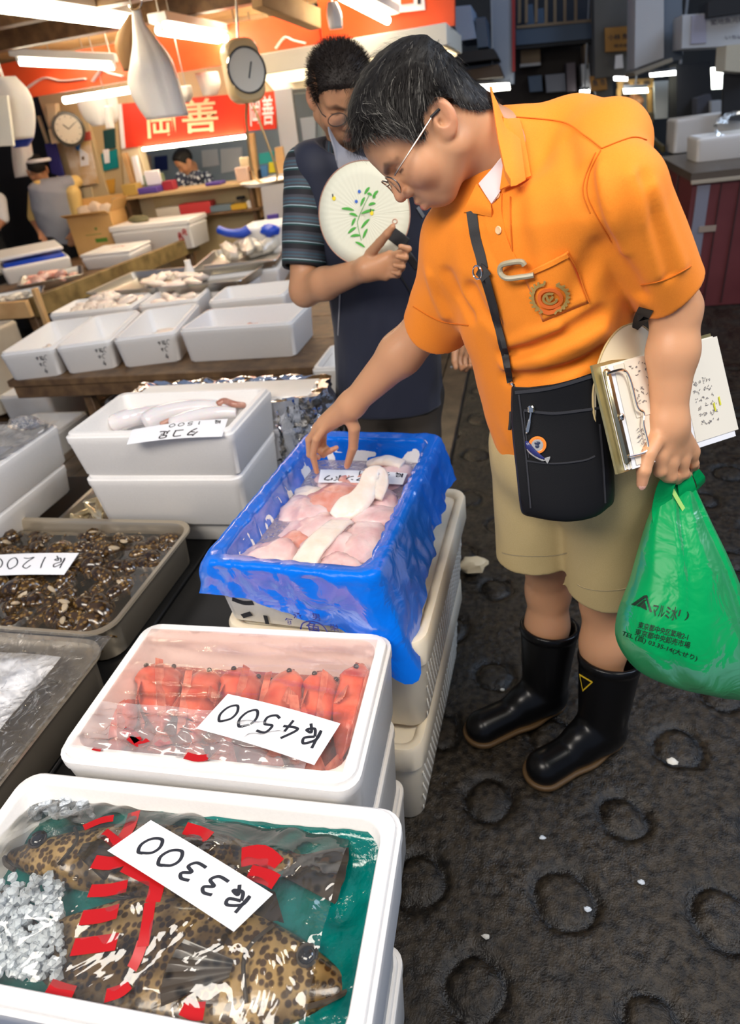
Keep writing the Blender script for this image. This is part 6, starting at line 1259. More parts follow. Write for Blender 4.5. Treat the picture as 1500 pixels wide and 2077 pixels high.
# ================================================================ THE MAN IN THE NAVY VEST
man2 = thing('person', 'man in a navy vest and striped polo holding a flowered fan to his chest', 'person', Py(800, 1000, 2.1)*np.array((1, 1, 0)))
Y2 = 2.08
def P2(px, py, y=Y2): return Py(px, py, y)
hd = P2(688, 196, 2.05); F2h = nrm(np.array((.42, -.80, -.50))); U2h = nrm(np.array((0, 0, 1.))-F2h*F2h[2]); L2h = np.cross(U2h, F2h); H2M = np.stack([L2h, F2h, U2h]); HS2 = 1.0
def h2w2(p): return hd+np.asarray(p, float)@H2M*HS2
def w2h2(P): return (P-hd)@H2M.T/HS2
S2L, S2R = P2(862, 330, 2.10), P2(622, 345, 2.06); N2 = P2(718, 275, 2.14); PV2 = P2(790, 800, 2.12)
E2R, W2R = P2(618, 590, 1.96), P2(745, 545, 1.80); E2L, W2L = P2(912, 560, 2.14), P2(935, 660, 2.08)
def sk2_head(P): return smin(head_sdf(w2h2(P), 1.05)*HS2, cone(P, h2w2((0, -.03, -.03)), N2-(0, 0, .06), .058, .066), .03)
A = np.array([h2w2(p) for p in ((.1, .13, .14), (-.1, .13, .14), (.1, -.13, .14), (-.1, -.13, -.12), (.1, .13, -.12), (-.1, .13, -.12))]+[N2-(.07, .07, .13), N2+(.07, .07, 0)])
h2v, h2q = mesh_sdf(sk2_head, A.min(0), A.max(0), .003); SK2 = SKC*np.array((.86, .84, .82)); h2c = head_colors(w2h2(h2v), SK2)
# right hand closed on the fan handle, thumb on the fan
wr2 = W2R; fr2 = [([P2(790, 520, 1.80), P2(818, 512, 1.765), P2(828, 505, 1.735), P2(812, 500, 1.725)], (.0105, .0095, .0085, .007)), ([P2(792, 532, 1.80), P2(818, 528, 1.765), P2(822, 522, 1.735), P2(806, 520, 1.728)], (.0105, .0095, .0085, .007)), ([P2(788, 546, 1.80), P2(814, 544, 1.77), P2(816, 540, 1.745), P2(800, 538, 1.74)], (.010, .009, .008, .0068)), ([P2(782, 558, 1.80), P2(806, 558, 1.775), P2(808, 554, 1.755), P2(796, 552, 1.752)], (.0095, .0085, .0075, .006)),
       ([P2(750, 515, 1.80), P2(770, 492, 1.775), P2(785, 474, 1.755), P2(796, 460, 1.748)], (.0145, .0125, .0105, .008))]
def sk2_ra(P):
    d = smin(cone(P, S2R+(E2R-S2R)*.3, E2R, .050, .046), cone(P, E2R, E2R+(W2R-E2R)*.35, .045, .045), .02); d = smin(d, cone(P, E2R+(W2R-E2R)*.35, W2R, .045, .029), .02); return smin(d, hand_sdf(P, W2R, [f[0][0] for f in fr2[:4]], fr2, .034, .016), .02)
ra2v, ra2q = mesh_sdf(sk2_ra, *bounds([S2R, E2R, W2R]+[p for f in fr2 for p in f[0]], .06), .0036)
fl2 = [([P2(932, 712, 2.05), P2(930, 735, 2.03), P2(935, 748, 2.015), P2(945, 742, 2.01)], (.011, .010, .0085, .007)), ([P2(942, 714, 2.07), P2(941, 738, 2.05), P2(944, 750, 2.035), P2(953, 742, 2.03)], (.011, .010, .0085, .007)), ([P2(952, 712, 2.09), P2(954, 735, 2.07), P2(955, 745, 2.055), P2(960, 738, 2.05)], (.0105, .0095, .008, .0068)), ([P2(960, 706, 2.11), P2(964, 726, 2.09), P2(963, 735, 2.075), P2(964, 728, 2.07)], (.0095, .0085, .0075, .006)), ([P2(928, 688, 2.05), P2(922, 712, 2.02), P2(921, 732, 2.0), P2(924, 746, 1.99)], (.0145, .012, .010, .0078))]
def sk2_la(P):
    d = smin(cone(P, S2L, E2L, .050, .042), cone(P, E2L, W2L, .042, .028), .02); return smin(d, hand_sdf(P, W2L, [f[0][0] for f in fl2[:4]], fl2, .033, .0155), .02)
la2v, la2q = mesh_sdf(sk2_la, *bounds([S2L, E2L, W2L]+[p for f in fl2 for p in f[0]], .06), .004)
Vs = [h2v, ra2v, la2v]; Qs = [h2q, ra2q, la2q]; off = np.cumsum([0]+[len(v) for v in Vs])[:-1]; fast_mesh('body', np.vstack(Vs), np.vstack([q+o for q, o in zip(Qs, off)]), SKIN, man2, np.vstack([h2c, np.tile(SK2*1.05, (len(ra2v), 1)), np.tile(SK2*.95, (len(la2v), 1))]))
# crew cut
def scalp2(q): return (q[:, 2]-hair_line(q[:, 1])+.016*np.clip((q[:, 1]-.05)/.03, 0, 1))*(np.abs(q[:, 0]) < .0835)
def cap2(q): d = head_sdf(q, 1.05); g = np.clip(np.where(np.abs(q[:, 0]) > .082, -.05, scalp2(q)), -.05, .03); return np.where(g < 0, d+.004-g, d-np.minimum(g*.5, .006))
c2v, c2q = mesh_sdf(cap2, (-.1, -.13, -.06), (.1, .125, .155), .0035); k2 = w2h2(h2v); ok2 = k2[:, 2] > -.06
sp = grow_hair(lambda q: head_sdf(q, 1.05), scalp2, 9000, crown, lambda P, r: .012+.012*r.random(len(P)), lambda P, r: np.full(len(P), .01), 9, lambda P, r: np.tile((.022, .016, .013), (len(P), 1))*(.5+.9*r.random((len(P), 1))), lambda q: q-np.array((0, -.03, 0)), seg=3, width=.0013, smp=(k2[ok2], None), spike=.72)
fast_mesh('hair', h2w2(np.vstack([c2v, sp[0]])), np.vstack([c2q, sp[1]+len(c2v)]), HAIRM, man2, np.vstack([np.tile((.016, .012, .010), (len(c2v), 1)), sp[2]]), label='black crew cut hair')
g2 = obj('glasses', tube([h2w2(p) for p in ((.079, -.006, .018), (.078, .03, .014), (.073, .088, .008), (.066, .100, .006))], .0014, 6), BLACKM, man2, world=True); obj('temple_arm', tube([h2w2(p) for p in ((-.079, -.006, .018), (-.078, .03, .014), (-.073, .088, .008), (-.066, .100, .006))], .0014, 6), BLACKM, g2, world=True)
for s_ in (-1, 1):
    q = [h2w2((s_*.036+.026*math.cos(a), .106, -.002+.017*math.sin(a))) for a in np.linspace(0, TAU, 25)[:-1]]; obj('rim', tube(q+[q[0]], .0012, 6, False), BLACKM, g2, world=True); obj('lens', (np.array(q), [tuple(range(24))]), MATS['lens'], g2, world=True, smooth=False)
# vest, striped sleeves, collar, trousers
NAVY = mat('navy_cloth', (.010, .013, .030), .65, bump=(700, .2, .001), sheen=.15)
def stripes(N, L, b):
    a = N.new('ShaderNodeAttribute'); a.attribute_name = 'col'; sp_ = N.new('ShaderNodeSeparateColor'); L.new(a.outputs['Color'], sp_.inputs[0]); m = N.new('ShaderNodeMath'); m.operation = 'FRACT'; k = N.new('ShaderNodeMath'); k.operation = 'MULTIPLY'; k.inputs[1].default_value = 7.0; L.new(sp_.outputs[0], k.inputs[0]); L.new(k.outputs[0], m.inputs[0])
    r = N.new('ShaderNodeValToRGB'); r.color_ramp.interpolation = 'CONSTANT'; e = r.color_ramp.elements; e[0].position = 0; e[0].color = (.012, .012, .016, 1); e[1].position = .30; e[1].color = (.05, .05, .062, 1)
    for p, c in ((.46, (.045, .085, .115)), (.56, (.055, .055, .07)), (.66, (.05, .10, .13)), (.74, (.05, .05, .06)), (.86, (.38, .50, .54)), (.90, (.012, .045, .045))): x = e.new(p); x.color = (*c, 1)
    L.new(m.outputs[0], r.inputs[0]); L.new(r.outputs[0], b.inputs['Base Color'])
STP = node_mat('striped_jersey', stripes, rough=.75, bump=(700, .15, .001))
ax2 = nrm(S2L-S2R); up2 = nrm((S2L+S2R)/2-PV2); fr_ = np.cross(ax2, up2); fr_ = fr_ if fr_[1] < 0 else -fr_; T2L = np.linalg.norm((S2L+S2R)/2-PV2)
def w2t2(P): q = P-PV2; return np.stack([q@ax2, q@fr_, q@up2], -1)
def torso2(P, g=0):
    q = w2t2(P); z = q[:, 2]*.5/T2L; a = np.interp(z, [-.1, .0, .15, .35, .48, .56], [.178, .176, .166, .175, .155, .08])+g; b = np.interp(z, [-.1, .0, .15, .35, .48, .56], [.118, .12, .122, .115, .095, .05])+g; k = np.sqrt((np.abs(q[:, 0])/a)**2.3+(np.abs(q[:, 1])/b)**2.3)**(2/2.3); return (np.sqrt(k)-1)*np.minimum(a, b), q
nE = nrm(E2R-S2R); SE2 = P2(615, 545, 1.985)
def sleeve2(P):
    d = cone(P, S2R, SE2+nE*.05, .068, .070); d = smax(d, (P-SE2)@nrm(nE+np.array((0, -.1, .1))), .004); d = d+.003*fbm(P, 18, 3, 2); d = smax(d, -cone(P, SE2-nE*.05, SE2+nE*.1, .052, .058), .004); return d
s2v, s2q = mesh_sdf(sleeve2, *bounds([S2R, SE2], .11), .004); sm_ = nrm(SE2-S2R); par = ((s2v-S2R)@sm_)/np.linalg.norm(SE2-S2R); fast_mesh('striped_sleeve', s2v, s2q, STP, man2, np.repeat(np.clip(par*.8+.25, 0, 4)[:, None], 3, 1), label='dark striped polo sleeve')
def shoulder2(P):
    d = cone(P, N2-(0, 0, .05), S2R, .060, .064); d2, q = torso2(P, .0); d = smin(d, smax(d2, .36*T2L/.5-q[:, 2], .01), .03); d = smax(d, q[:, 0]+.125, .01); return smax(d, -cone(P, N2, h2w2((0, -.02, -.03)), .066, .08), .006)
u2v, u2q = mesh_sdf(shoulder2, *bounds([N2, S2R, S2L, (S2R+S2L)/2], .12), .005); fast_mesh('striped_shoulder', u2v, u2q, STP, man2, np.repeat(np.clip(1-((u2v-N2)@ax2*-1)*3.2, 0, 4)[:, None], 3, 1))
def vest(P):
    d, q = torso2(P, .012); d = smin(d, cone(P, N2-(0, 0, .045), S2R*.84+N2*.16-(0, 0, .015), .070, .080), .03); d = smin(d, cone(P, N2-(0, 0, .03), S2R+ax2*.032+np.array((0, -.008, .024)), .064, .066), .02); d = smin(d, cone(P, S2R+ax2*.050+fr_*.012, S2R+ax2*.065-up2*.22+fr_*.01, .078, .080), .02); d = smin(d, cone(P, N2-(0, 0, .045), S2L-(0, 0, .02), .066, .068), .03); d = d+.003*fbm(q*np.array((1, 1, .4)), 15, 5, 2); d = smax(d, q[:, 2]-.56*T2L/.5, .02); d = smax(d, -(q[:, 2]+.035), .006)
    d = smax(d, -cone(P, S2R+(-.040, .1, -.10), S2R+(-.050, -.2, -.12), .070, .070), .008); return smax(d, -cone(P, N2+(0, -.01, .0), h2w2((0, .03, -.05)), .060, .09), .006)
lo2, hi2 = bounds([S2L, S2R, PV2, N2], .19); lo2[2] = PV2[2]-.08; v2v, v2q = mesh_sdf(vest, lo2, hi2, .005); fast_mesh('vest', smooth_mesh(v2v, v2q, 1), v2q, NAVY, man2, label='navy vest'); VT = bvh((v2v, v2q))
def vdrape(pxs, w, lift, m, name, n=20, t=.002):
    q = [on(VT, *p) for p in dense(pxs)]; q = [x for x in q if x[0] is not None]
    if len(q) > 1: A = spline([a for a, b in q], n); B = nrm_rows(spline([b for a, b in q], n)); return obj(name, ribbon(A+B*lift, B, w, t), m, man2, world=True)
GCOL = mat('grey_collar', (.20, .20, .225), .7); NKT2 = bvh((np.vstack([h2v, v2v]), np.vstack([h2q, v2q+len(h2v)])))
def leaf2(inner, outer, li, lo_, n=14, m=6):
    I = spline([np.array((*p, 0.)) for p in inner], n); O = spline([np.array((*p, 0.)) for p in outer], n); V = []
    for j in range(m):
        for i in range(n):
            v = j/(m-1); p = I[i]*(1-v)+O[i]*v; a, b = on(NKT2, p[0], p[1]); a = a if a is not None else (V[-1] if V else Py(p[0], p[1], 2.0)); V.append(a-nrm(ray(p[0], p[1]))*(li*(1-v)+lo_*v+.008*math.sin(PI*v)))
    V = np.array(V).reshape(m, n, 3)
    for _ in range(4): V[1:-1] = (V[1:-1]*2+V[:-2]+V[2:])/4; V[:, 1:-1] = (V[:, 1:-1]*2+V[:, :-2]+V[:, 2:])/4
    return solid((V.reshape(-1, 3), [(j*n+i, j*n+i+1, (j+1)*n+i+1, (j+1)*n+i) for j in range(m-1) for i in range(n-1)]), .004)
def cgrid(inner, outer, y0, y1, n=12, m=5):
    I = spline([Py(*p, y0) for p in inner], n); O = spline([Py(*p, y1) for p in outer], n); return solid((np.vstack([I*(1-j/(m-1))+O*(j/(m-1))+np.array((0, -.012, .006))*math.sin(PI*j/(m-1)) for j in range(m)]), [(j*n+i, j*n+i+1, (j+1)*n+i+1, (j+1)*n+i) for j in range(m-1) for i in range(n-1)]), .004)
obj('collar', join(cgrid([(664, 258), (684, 292), (712, 312), (752, 326)], [(676, 300), (688, 345), (720, 342), (756, 337)], 1.95, 1.90), cgrid([(752, 326), (800, 318), (850, 280)], [(757, 338), (805, 350), (862, 330)], 1.95, 1.90)), GCOL, man2, world=True, label='grey collar')
vdrape([(690, 590), (688, 640), (686, 680)], .005, .002, mat('grey_piping', (.30, .30, .32), .5), 'pocket_zip'); vdrape([(812, 560), (830, 590), (842, 620)], .004, .002, BLACKM, 'front_zip'); vdrape([(846, 420), (852, 430), (858, 440)], .010, .002, mat('zip_silver', (.5, .5, .48), .3, .8), 'zip_tag')
TRO = mat('brown_trousers', (.035, .028, .022), .75, bump=(500, .2, .001)); FT2L, FT2R = np.array(P2(880, 900, 2.14)), None
def trou(P):
    d = None
    for sx in (-1, 1):
        h_ = PV2+ax2*.085*sx; k_ = np.array((h_[0]+.0, h_[1]-.02, .48)); f_ = np.array((h_[0]+.02*sx, h_[1]+.02, .03)); c = smin(cone(P, h_, k_, .105, .082), cone(P, k_, f_, .082, .072), .03); d = c if d is None else smin(d, c, .015)
    d = smin(d, ell(P, PV2, (.17, .125, .12)), .04); d = d+.004*fbm(P*np.array((1, 1, .3)), 16, 7, 2); d = smax(d, P[:, 2]-PV2[2]-.09, .01); return smax(d, .025-P[:, 2], .004)
t2v, t2q = mesh_sdf(trou, (PV2[0]-.24, PV2[1]-.2, .0), (PV2[0]+.24, PV2[1]+.2, PV2[2]+.12), .006); fast_mesh('trousers', t2v, t2q, TRO, man2, label='dark brown trousers')
for sx in (-1, 1):
    f_ = PV2+ax2*.085*sx; f_ = np.array((f_[0]+.02*sx, f_[1]-.05, 0)); V, Fc = lathe([(.045, 0), (.05, .02), (.045, .05), (.03, .07)], 16); obj('shoe', (V*np.array((1, 2.6, 1))+f_, Fc), BLACKM, man2, world=True)
# round fan with a painted spray of leaves
fa = P2(737, 436, 1.84); fx = nrm(np.array((1, -.10, 0.))); fy = nrm(np.array((-.02, .12, 1.))); fy = nrm(fy-fx*(fx@fy)); fz = np.cross(fx, fy); fz = fz if fz[1] < 0 else -fz; RFN = np.linalg.norm(P2(832, 436, 1.84)-P2(642, 436, 1.84))/2
fanp = thing('paper_fan', 'round cream paper fan painted with green leaves and fireflies', 'fan', fa); IV = mat('ivory_paper', (.68, .68, .55), .6)
def fanf(u, v):
    r = v*RFN; a = u*TAU; return fa+fx*r*math.cos(a)+fy*r*1.0*math.sin(a)+fz*.00016*math.cos(a*46)
obj('blade', solid(gridf(fanf, 277, 5), .0012), IV, fanp, world=True, angle=180); obj('rim', tube([fa+(fx*math.cos(a)+fy*math.sin(a))*RFN for a in np.linspace(0, TAU, 61)], .0014, 6, False), mat('fan_rim', (.40, .22, .16), .5), fanp, world=True)
def onfan(px, py, l=.0022): v = ray(px, py); t = ((fa-CAM)@fz)/(v@fz); return CAM+v*t+fz*l
GRNP = mat('leaf_green', (.06, .36, .04), .6); BLP = mat('flower_blue', (.03, .12, .50), .6); YLP = mat('firefly_yellow', (.80, .62, .02), .6)
def leafp(x0, y0, x1, y1, w):
    q = [(x0, y0), ((x0+x1)/2, (y0+y1)/2-1.5), (x1, y1)]; P = spline([onfan(*p) for p in q], 9); obj('leaf', ribbon(P, np.tile(fz, (9, 1)), w*np.sin(np.linspace(.02, PI, 9))**.8+.0004, .0004), GRNP, fanp, world=True)
def cp(x, y): return 540+x/2.885, 40+y/2.885
for a in ((575, 1020, 605, 980), (590, 1018, 618, 1028), (622, 1040, 655, 1000), (625, 1045, 640, 1035), (552, 1090, 576, 1038), (598, 1085, 640, 1075), (440, 1105, 515, 1115), (555, 1135, 635, 1112), (485, 1135, 535, 1150), (500, 1205, 522, 1160), (555, 1220, 605, 1165), (478, 1250, 525, 1215), (565, 1280, 592, 1222), (492, 1268, 552, 1262), (520, 1300, 578, 1332)): leafp(*cp(*a[:2]), *cp(*a[2:]), .0065)
obj('stem', ribbon(spline([onfan(*cp(*p)) for p in ((556, 1290), (535, 1200), (540, 1160), (570, 1090), (600, 1030))], 20), np.tile(fz, (20, 1)), .0012, .0003), GRNP, fanp, world=True)
for (x, y) in ((545, 1005), (527, 1063)): obj('flower', frame(lathe([(.004, 0), (.0045, .0004), (.001, .0006)], 8), onfan(*cp(x, y)), fx, fy, fz), BLP, fanp, world=True)
for (x, y) in ((396, 1045), (617, 1131)):
    obj('firefly', frame(sphere(.0055, 10, 6, (1, 1.1, .1)), onfan(*cp(x, y)), fx, fy, fz), YLP, fanp, world=True); obj('firefly_head', ribbon(np.array([onfan(*cp(x-5, y-6), .0026), onfan(*cp(x-8, y-26), .0026)]), np.tile(fz, (2, 1)), .003, .0003), INK, fanp, world=True)
obj('seal', tube([onfan(*cp(752+14*math.cos(a), 1180+14*math.sin(a)), .0016) for a in np.linspace(0, TAU, 13)], .0010, 5, False), mat('seal_red', (.55, .22, .14), .6), fanp, world=True)
obj('handle_socket', frame(box(.055, .035, .006, .003), onfan(808, 484, -.003), nrm(fx*.8-fy*.6), nrm(fx*.6+fy*.8), fz), BLACKM, fanp, world=True); obj('handle', bar(onfan(806, 488, -.004), onfan(806, 488, -.004)+nrm(fx*.55-fy*.8)*.09, .022, .006, fz), BLACKM, fanp, world=True)
# ================================================================ BACKGROUND, LEFT: THE STALL'S REAR
# wall clock
ck = thing('wall_clock', 'round white wall clock with dark rim on the cream stall wall', 'clock', Py(140, 262, 6.25)); cxa = nrm(np.array((.80, .60, 0))); cn = np.cross(cxa, (0, 0, 1.)); cn = cn if cn[1] < 0 else -cn; kc = Py(139, 262, 6.25)
def onck(VF): return frame(VF, kc, cxa, (0, 0, 1), cn)
obj('rim', onck(lathe([(.10, -.05), (.14, -.05), (.145, -.01), (.14, .01), (.118, .012), (.116, 0), (.10, 0)], 36)), mat('clock_rim', (.05, .045, .03), .3), ck, world=True); obj('dial', onck(lathe([(.001, 0), (.117, 0), (.117, .003), (.001, .003)], 36)), mat('clock_dial', (.62, .58, .46), .4), ck, world=True)
for a, l, w in ((2.3, .055, .008), (.55, .085, .006)): obj('hand', onck(box(l, w, .002, .0006, (math.cos(a)*l/2, math.sin(a)*l/2, .004), (0, 0, a))), INK, ck, world=True)
obj('hour_mark', onck(join(*[box(.014, .005, .002, .0004, (.10*math.cos(k*TAU/12), .10*math.sin(k*TAU/12), .003), (0, 0, k*TAU/12)) for k in range(12)])), INK, ck, world=True)
slabt('wall_panel', 'cream post panel behind the wall clock', 'panel', mat('post_cream', (.55, .42, .22), .6, noise=(4, (.62, .50, .30), .2)), [(98, 215), (165, 205), (222, 400), (150, 410)], 6.42, .06)
# calendar sheet with a blue tag
cal = thing('wall_calendar', 'large stained paper calendar hanging below the wall clock', 'calendar', Py(165, 380, 6.38)); obj('sheet', slab([(127, 292), (182, 287), (200, 372), (152, 380)], 6.38, .008), mat('stained_paper', (.76, .66, .52), .7, noise=(7, (.62, .40, .16), .12)), cal, world=True)
obj('tag', slab([(150, 293), (163, 292), (160, 306), (154, 304)], 6.365, .004), mat('tag_blue', (.02, .14, .42), .5), cal, world=True); obj('mark', slab([(165, 317), (171, 317), (171, 325), (165, 325)], 6.37, .003), mat('mark_brown', (.16, .10, .04), .6), cal, world=True); obj('photo', slab([(160, 300), (178, 312), (180, 335), (163, 338)], 6.372, .002), PAPER, cal, world=True)
slabt('wall_board', 'pale cream board under the paper calendar', 'board', mat('board_cream', (.62, .52, .34), .6), [(150, 382), (184, 378), (190, 430), (160, 432)], 6.40, .03)
slabt('notice_board', 'cream notice board with a teal poster beside the red shop sign', 'board', mat('board_tan', (.50, .38, .20), .6), [(176, 250), (238, 240), (250, 398), (200, 402)], 6.46, .03)
slabt('poster', 'teal green poster on the cream notice board', 'poster', mat('poster_teal', (.0, .22, .24), .5), [(204, 312), (236, 302), (240, 340), (210, 348)], 6.44, .008); slabt('poster', 'dark green poster above the teal one', 'poster', mat('poster_dark', (.01, .06, .06), .5), [(208, 265), (232, 260), (234, 300), (212, 304)], 6.44, .008); slabt('poster', 'white slip hanging over the teal poster', 'poster', PAPER, [(208, 304), (220, 302), (222, 330), (212, 332)], 6.43, .006)
slabt('poster', 'amber and white poster low on the notice board', 'poster', mat('poster_amber', (.62, .32, .04), .5), [(212, 366), (232, 362), (232, 392), (214, 396)], 6.44, .008); slabt('poster', 'pinkish red poster above the paper calendar', 'poster', mat('poster_red', (.50, .08, .06), .5), [(162, 270), (182, 266), (184, 284), (164, 287)], 6.41, .01)
# dark passage on the far left, apron and things hanging there
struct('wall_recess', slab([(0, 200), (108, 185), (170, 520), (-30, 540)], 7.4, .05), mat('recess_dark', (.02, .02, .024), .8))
slabt('apron', 'blue violet apron hanging behind the man in the grey vest', 'apron', mat('apron_blue', (.035, .035, .22), .7), [(90, 292), (110, 288), (130, 362), (104, 352)], 6.3, .03); 
for i, (pp, lb, m, y) in enumerate((([(92, 212), (112, 210), (116, 255), (100, 258)], 'cream power box hanging near the stall entrance', CREAM, 6.2), ([(97, 262), (115, 260), (118, 290), (104, 292)], 'small cream box hanging below the power box', CREAM, 6.2))): slabt('power_box', lb, 'box', m, pp, y, .06)
obj('pole', bar(Py(78, 235, 6.6), Py(78, 235, 6.6)*np.array((1, 1, 0)), .03, .03), CREAM, None, 'cream pole beside the dark recess at the left', 'pole', world=True)
# two people at the back left
def simple_person(label, y, head, hr, facing, torso, tw, shirt_m, trou_m, arms, hairc=(.014, .012, .011), hat=None, skin=SK2, hip=None, vestm=None, hairback=0.0):
    """small figure far behind: body, hair and clothing, all smooth surfaces"""
    hp = Py(*head, y); t = thing('person', label, 'person', (hp[0], y, 0)); f = nrm(np.array(facing, float)); up = nrm(np.array((0, 0, 1.))-f*f[2]); M = np.stack([np.cross(up, f), f, up]); sc_ = hr/.085
    def w2(P): return (P-hp)@M.T/sc_
    ns = Py(*torso[0], y); wa = Py(*torso[1], y); lat = nrm(np.array((-f[1], f[0], 0)))*(-1); lat = lat if lat[0] > 0 else -lat; SR, SL = ns-lat*tw*.46, ns+lat*tw*.46
    def arm_pts(a): return [Py(p[0], p[1], y+p[2]) for p in a]
    AR_ = [arm_pts(a) for a in arms]
    def body(P):
        d = smin(head_sdf(w2(P))*sc_, cone(P, hp-up*.06*sc_-f*.03, ns-(0, 0, .06), .05, .06), .03)
        for a in AR_:
            d = smin(d, cone(P, a[1], a[2], .042, .030), .015); h0 = a[2]; dd = nrm(a[2]-a[1]); s_ = nrm(np.cross(dd, (.3, .2, 1)))
            d = smin(d, fcone(P, h0, h0+dd*.07, .036, .036, np.cross(dd, s_), .55), .02)
            for k in range(4): d = smin(d, cone(P, h0+dd*.07+s_*(.028-.018*k), h0+dd*(.15-.008*abs(k-1.2))+s_*(.030-.020*k)+np.cross(dd, s_)*.015, .0095, .0075), .006)
            d = smin(d, cone(P, h0+dd*.03+s_*.03, h0+dd*.09+s_*.058, .011, .009), .008)
        return d
    ps = [hp+np.array((.13, .13, .15))*sc_, hp-np.array((.13, .13, .13))*sc_, ns]+[q for a in AR_ for q in a[1:]]; V, Q = mesh_sdf(body, *bounds(ps, .17 if AR_ else .08), .0075); fast_mesh('body', V, Q, SKIN, t, head_colors(w2(V), skin))
    def cap(q): d = head_sdf(q); g = np.clip(np.where(np.abs(q[:, 0]) > .082, -.05, q[:, 2]-hair_line(q[:, 1])+hairback), -.05, .03); return np.where(g < 0, d+.004-g, d-np.minimum(g*.6, .014)-.003*vnoise(q, 90, 3))
    V, Q = mesh_sdf(cap, (-.11, -.13, -.08), (.11, .13, .16), .006); fast_mesh('hair', hp+(V@M)*sc_, Q, HAIRM, t, np.tile(hairc, (len(V), 1)))
    def cloth(P):
        q = P-wa; z = q@nrm(ns-wa); L_ = np.linalg.norm(ns-wa); u_ = np.clip(z/L_, -.3, 1.1); a = np.interp(u_, [-.3, 0, .5, .9, 1.1], [.46*tw, .44*tw, .48*tw, .42*tw, .2*tw]); b = a*.62; k = np.sqrt((q@lat/a)**2+((q-np.outer(z, nrm(ns-wa)))@np.cross(nrm(ns-wa), lat)/b)**2); d = (k-1)*np.minimum(a, b); d = smax(d, z-L_*1.02, .05); return d+.004*fbm(P, 12, 4, 2), z
    def shirtf(P):
        d, z = cloth(P); d = smin(d, cone(P, SR, SL, .055, .055), .04)
        for a in AR_: d = smin(d, cone(P, a[0], a[0]+(a[1]-a[0])*.92, .066, .056), .025)
        return smax(d, -(z+.02), .01)
    pp = [SR, SL, wa-(0, 0, .1), ns]+[q for a in AR_ for q in a[:2]]; V, Q = mesh_sdf(shirtf, *bounds(pp, .17), .009); fast_mesh('shirt', V, Q, shirt_m, t)
    if vestm:
        def vf(P): d, z = cloth(P); d = smin(d, cone(P, SR*.8+SL*.2, SL*.8+SR*.2, .055, .055), .04); return smax(d-.010, -(z+.05), .01)
        V, Q = mesh_sdf(vf, *bounds([SR, SL, wa, ns], .19), .009); fast_mesh('vest', V, Q, vestm, t)
    if trou_m:
        def tf(P):
            d = None
            for sx in (-1, 1):
                h_ = wa+lat*.085*sx; c = cone(P, h_, np.array((h_[0], h_[1], .04)), .105, .07); d = c if d is None else smin(d, c, .03)
            return smax(d, -(P[:, 2]-.01), .005)
        V, Q = mesh_sdf(tf, (wa[0]-.26, wa[1]-.2, -.02), (wa[0]+.26, wa[1]+.2, wa[2]+.12), .012); fast_mesh('trousers', V, Q, trou_m, t)
    return t
VM = mat('grey_vest', (.30, .32, .38), .8); YS = mat('yellow_shirt', (.78, .56, .20), .8)
vp = simple_person('man in a grey vest and yellow shirt seen from behind', 6.15, (76, 348), .096, (-.75, .65, -.1), ((118, 374), (124, 478)), .38, YS, BLACKM, [[(72, 395, -.05), (68, 445, -.1), (82, 470, -.15)], [(150, 392, .05), (158, 440, .05), (150, 470, -.05)]], vestm=VM)
hb = Py(78, 326, 6.15); obj('headband', tube(circ(hb, .100, 24, (1, 0, 0), (0, 1, 0)).tolist()+[circ(hb, .100, 1, (1, 0, 0), (0, 1, 0))[0]], .016, 8), PAPER, vp, world=True, label='white towel headband')
simple_person('person in white at the left edge, only the arm in view', 5.9, (-40, 350), .085, (.6, .6, 0), ((-28, 385), (-25, 470)), .38, PAPER, BLACKM, [[(-2, 405, .0), (6, 445, -.05), (-8, 462, -.15)]])
FLW = node_mat('flowered_cloth', spots(26, (.60, .66, .72), (.03, .04, .07), (.30, .40)), rough=.8)
simple_person('clerk in a flowered blouse writing inside the service window', 6.95, (378, 330), .088, (-.55, -.55, -.45), ((392, 358), (410, 420)), .36, FLW, None, [[(368, 362, -.05), (362, 385, -.10), (378, 384, -.14)], [(420, 362, .0), (428, 385, -.08), (400, 386, -.14)]])
# service counter, shelf and what stands on them
ct = thing('counter', 'cream service counter below the red shop sign', 'counter', Py(380, 400, 6.3)*np.array((1, 1, 0))); k0, k1 = Py(228, 402, 6.28), Py(528, 366, 6.28)
obj('top', cube(k0[0], k1[0], 6.25, 6.75, k0[2]-.03, k0[2], .006), mat('counter_wood', (.50, .36, .18), .5), ct, world=True); q0, q1 = Py(376, 438, 6.3), Py(528, 424, 6.3); obj('shelf', cube(q0[0], q1[0], 6.27, 6.499, q0[2]-.02, q0[2], .004), WOODD, ct, world=True)
for px in (262, 515): p = Py(px, 420, 6.32); obj('bracket', cube(p[0]-.02, p[0]+.02, 6.3, 6.499, q0[2]-.25, k0[2]-.031), WOODD, ct, world=True)
def item(name, label, cat, m, x0, x1, ytop, yb, y, t=.12, base=None):
    a, b = Py(x0, yb, y), Py(x1, ytop, y); z0 = base if base is not None else a[2]; return obj(name, cube(min(a[0], b[0]), max(a[0], b[0]), y, y+t, z0, max(b[2], z0+.02), .006), m, None, label, cat, world=True)
C0, S0 = k0[2]+.001, q0[2]+.001
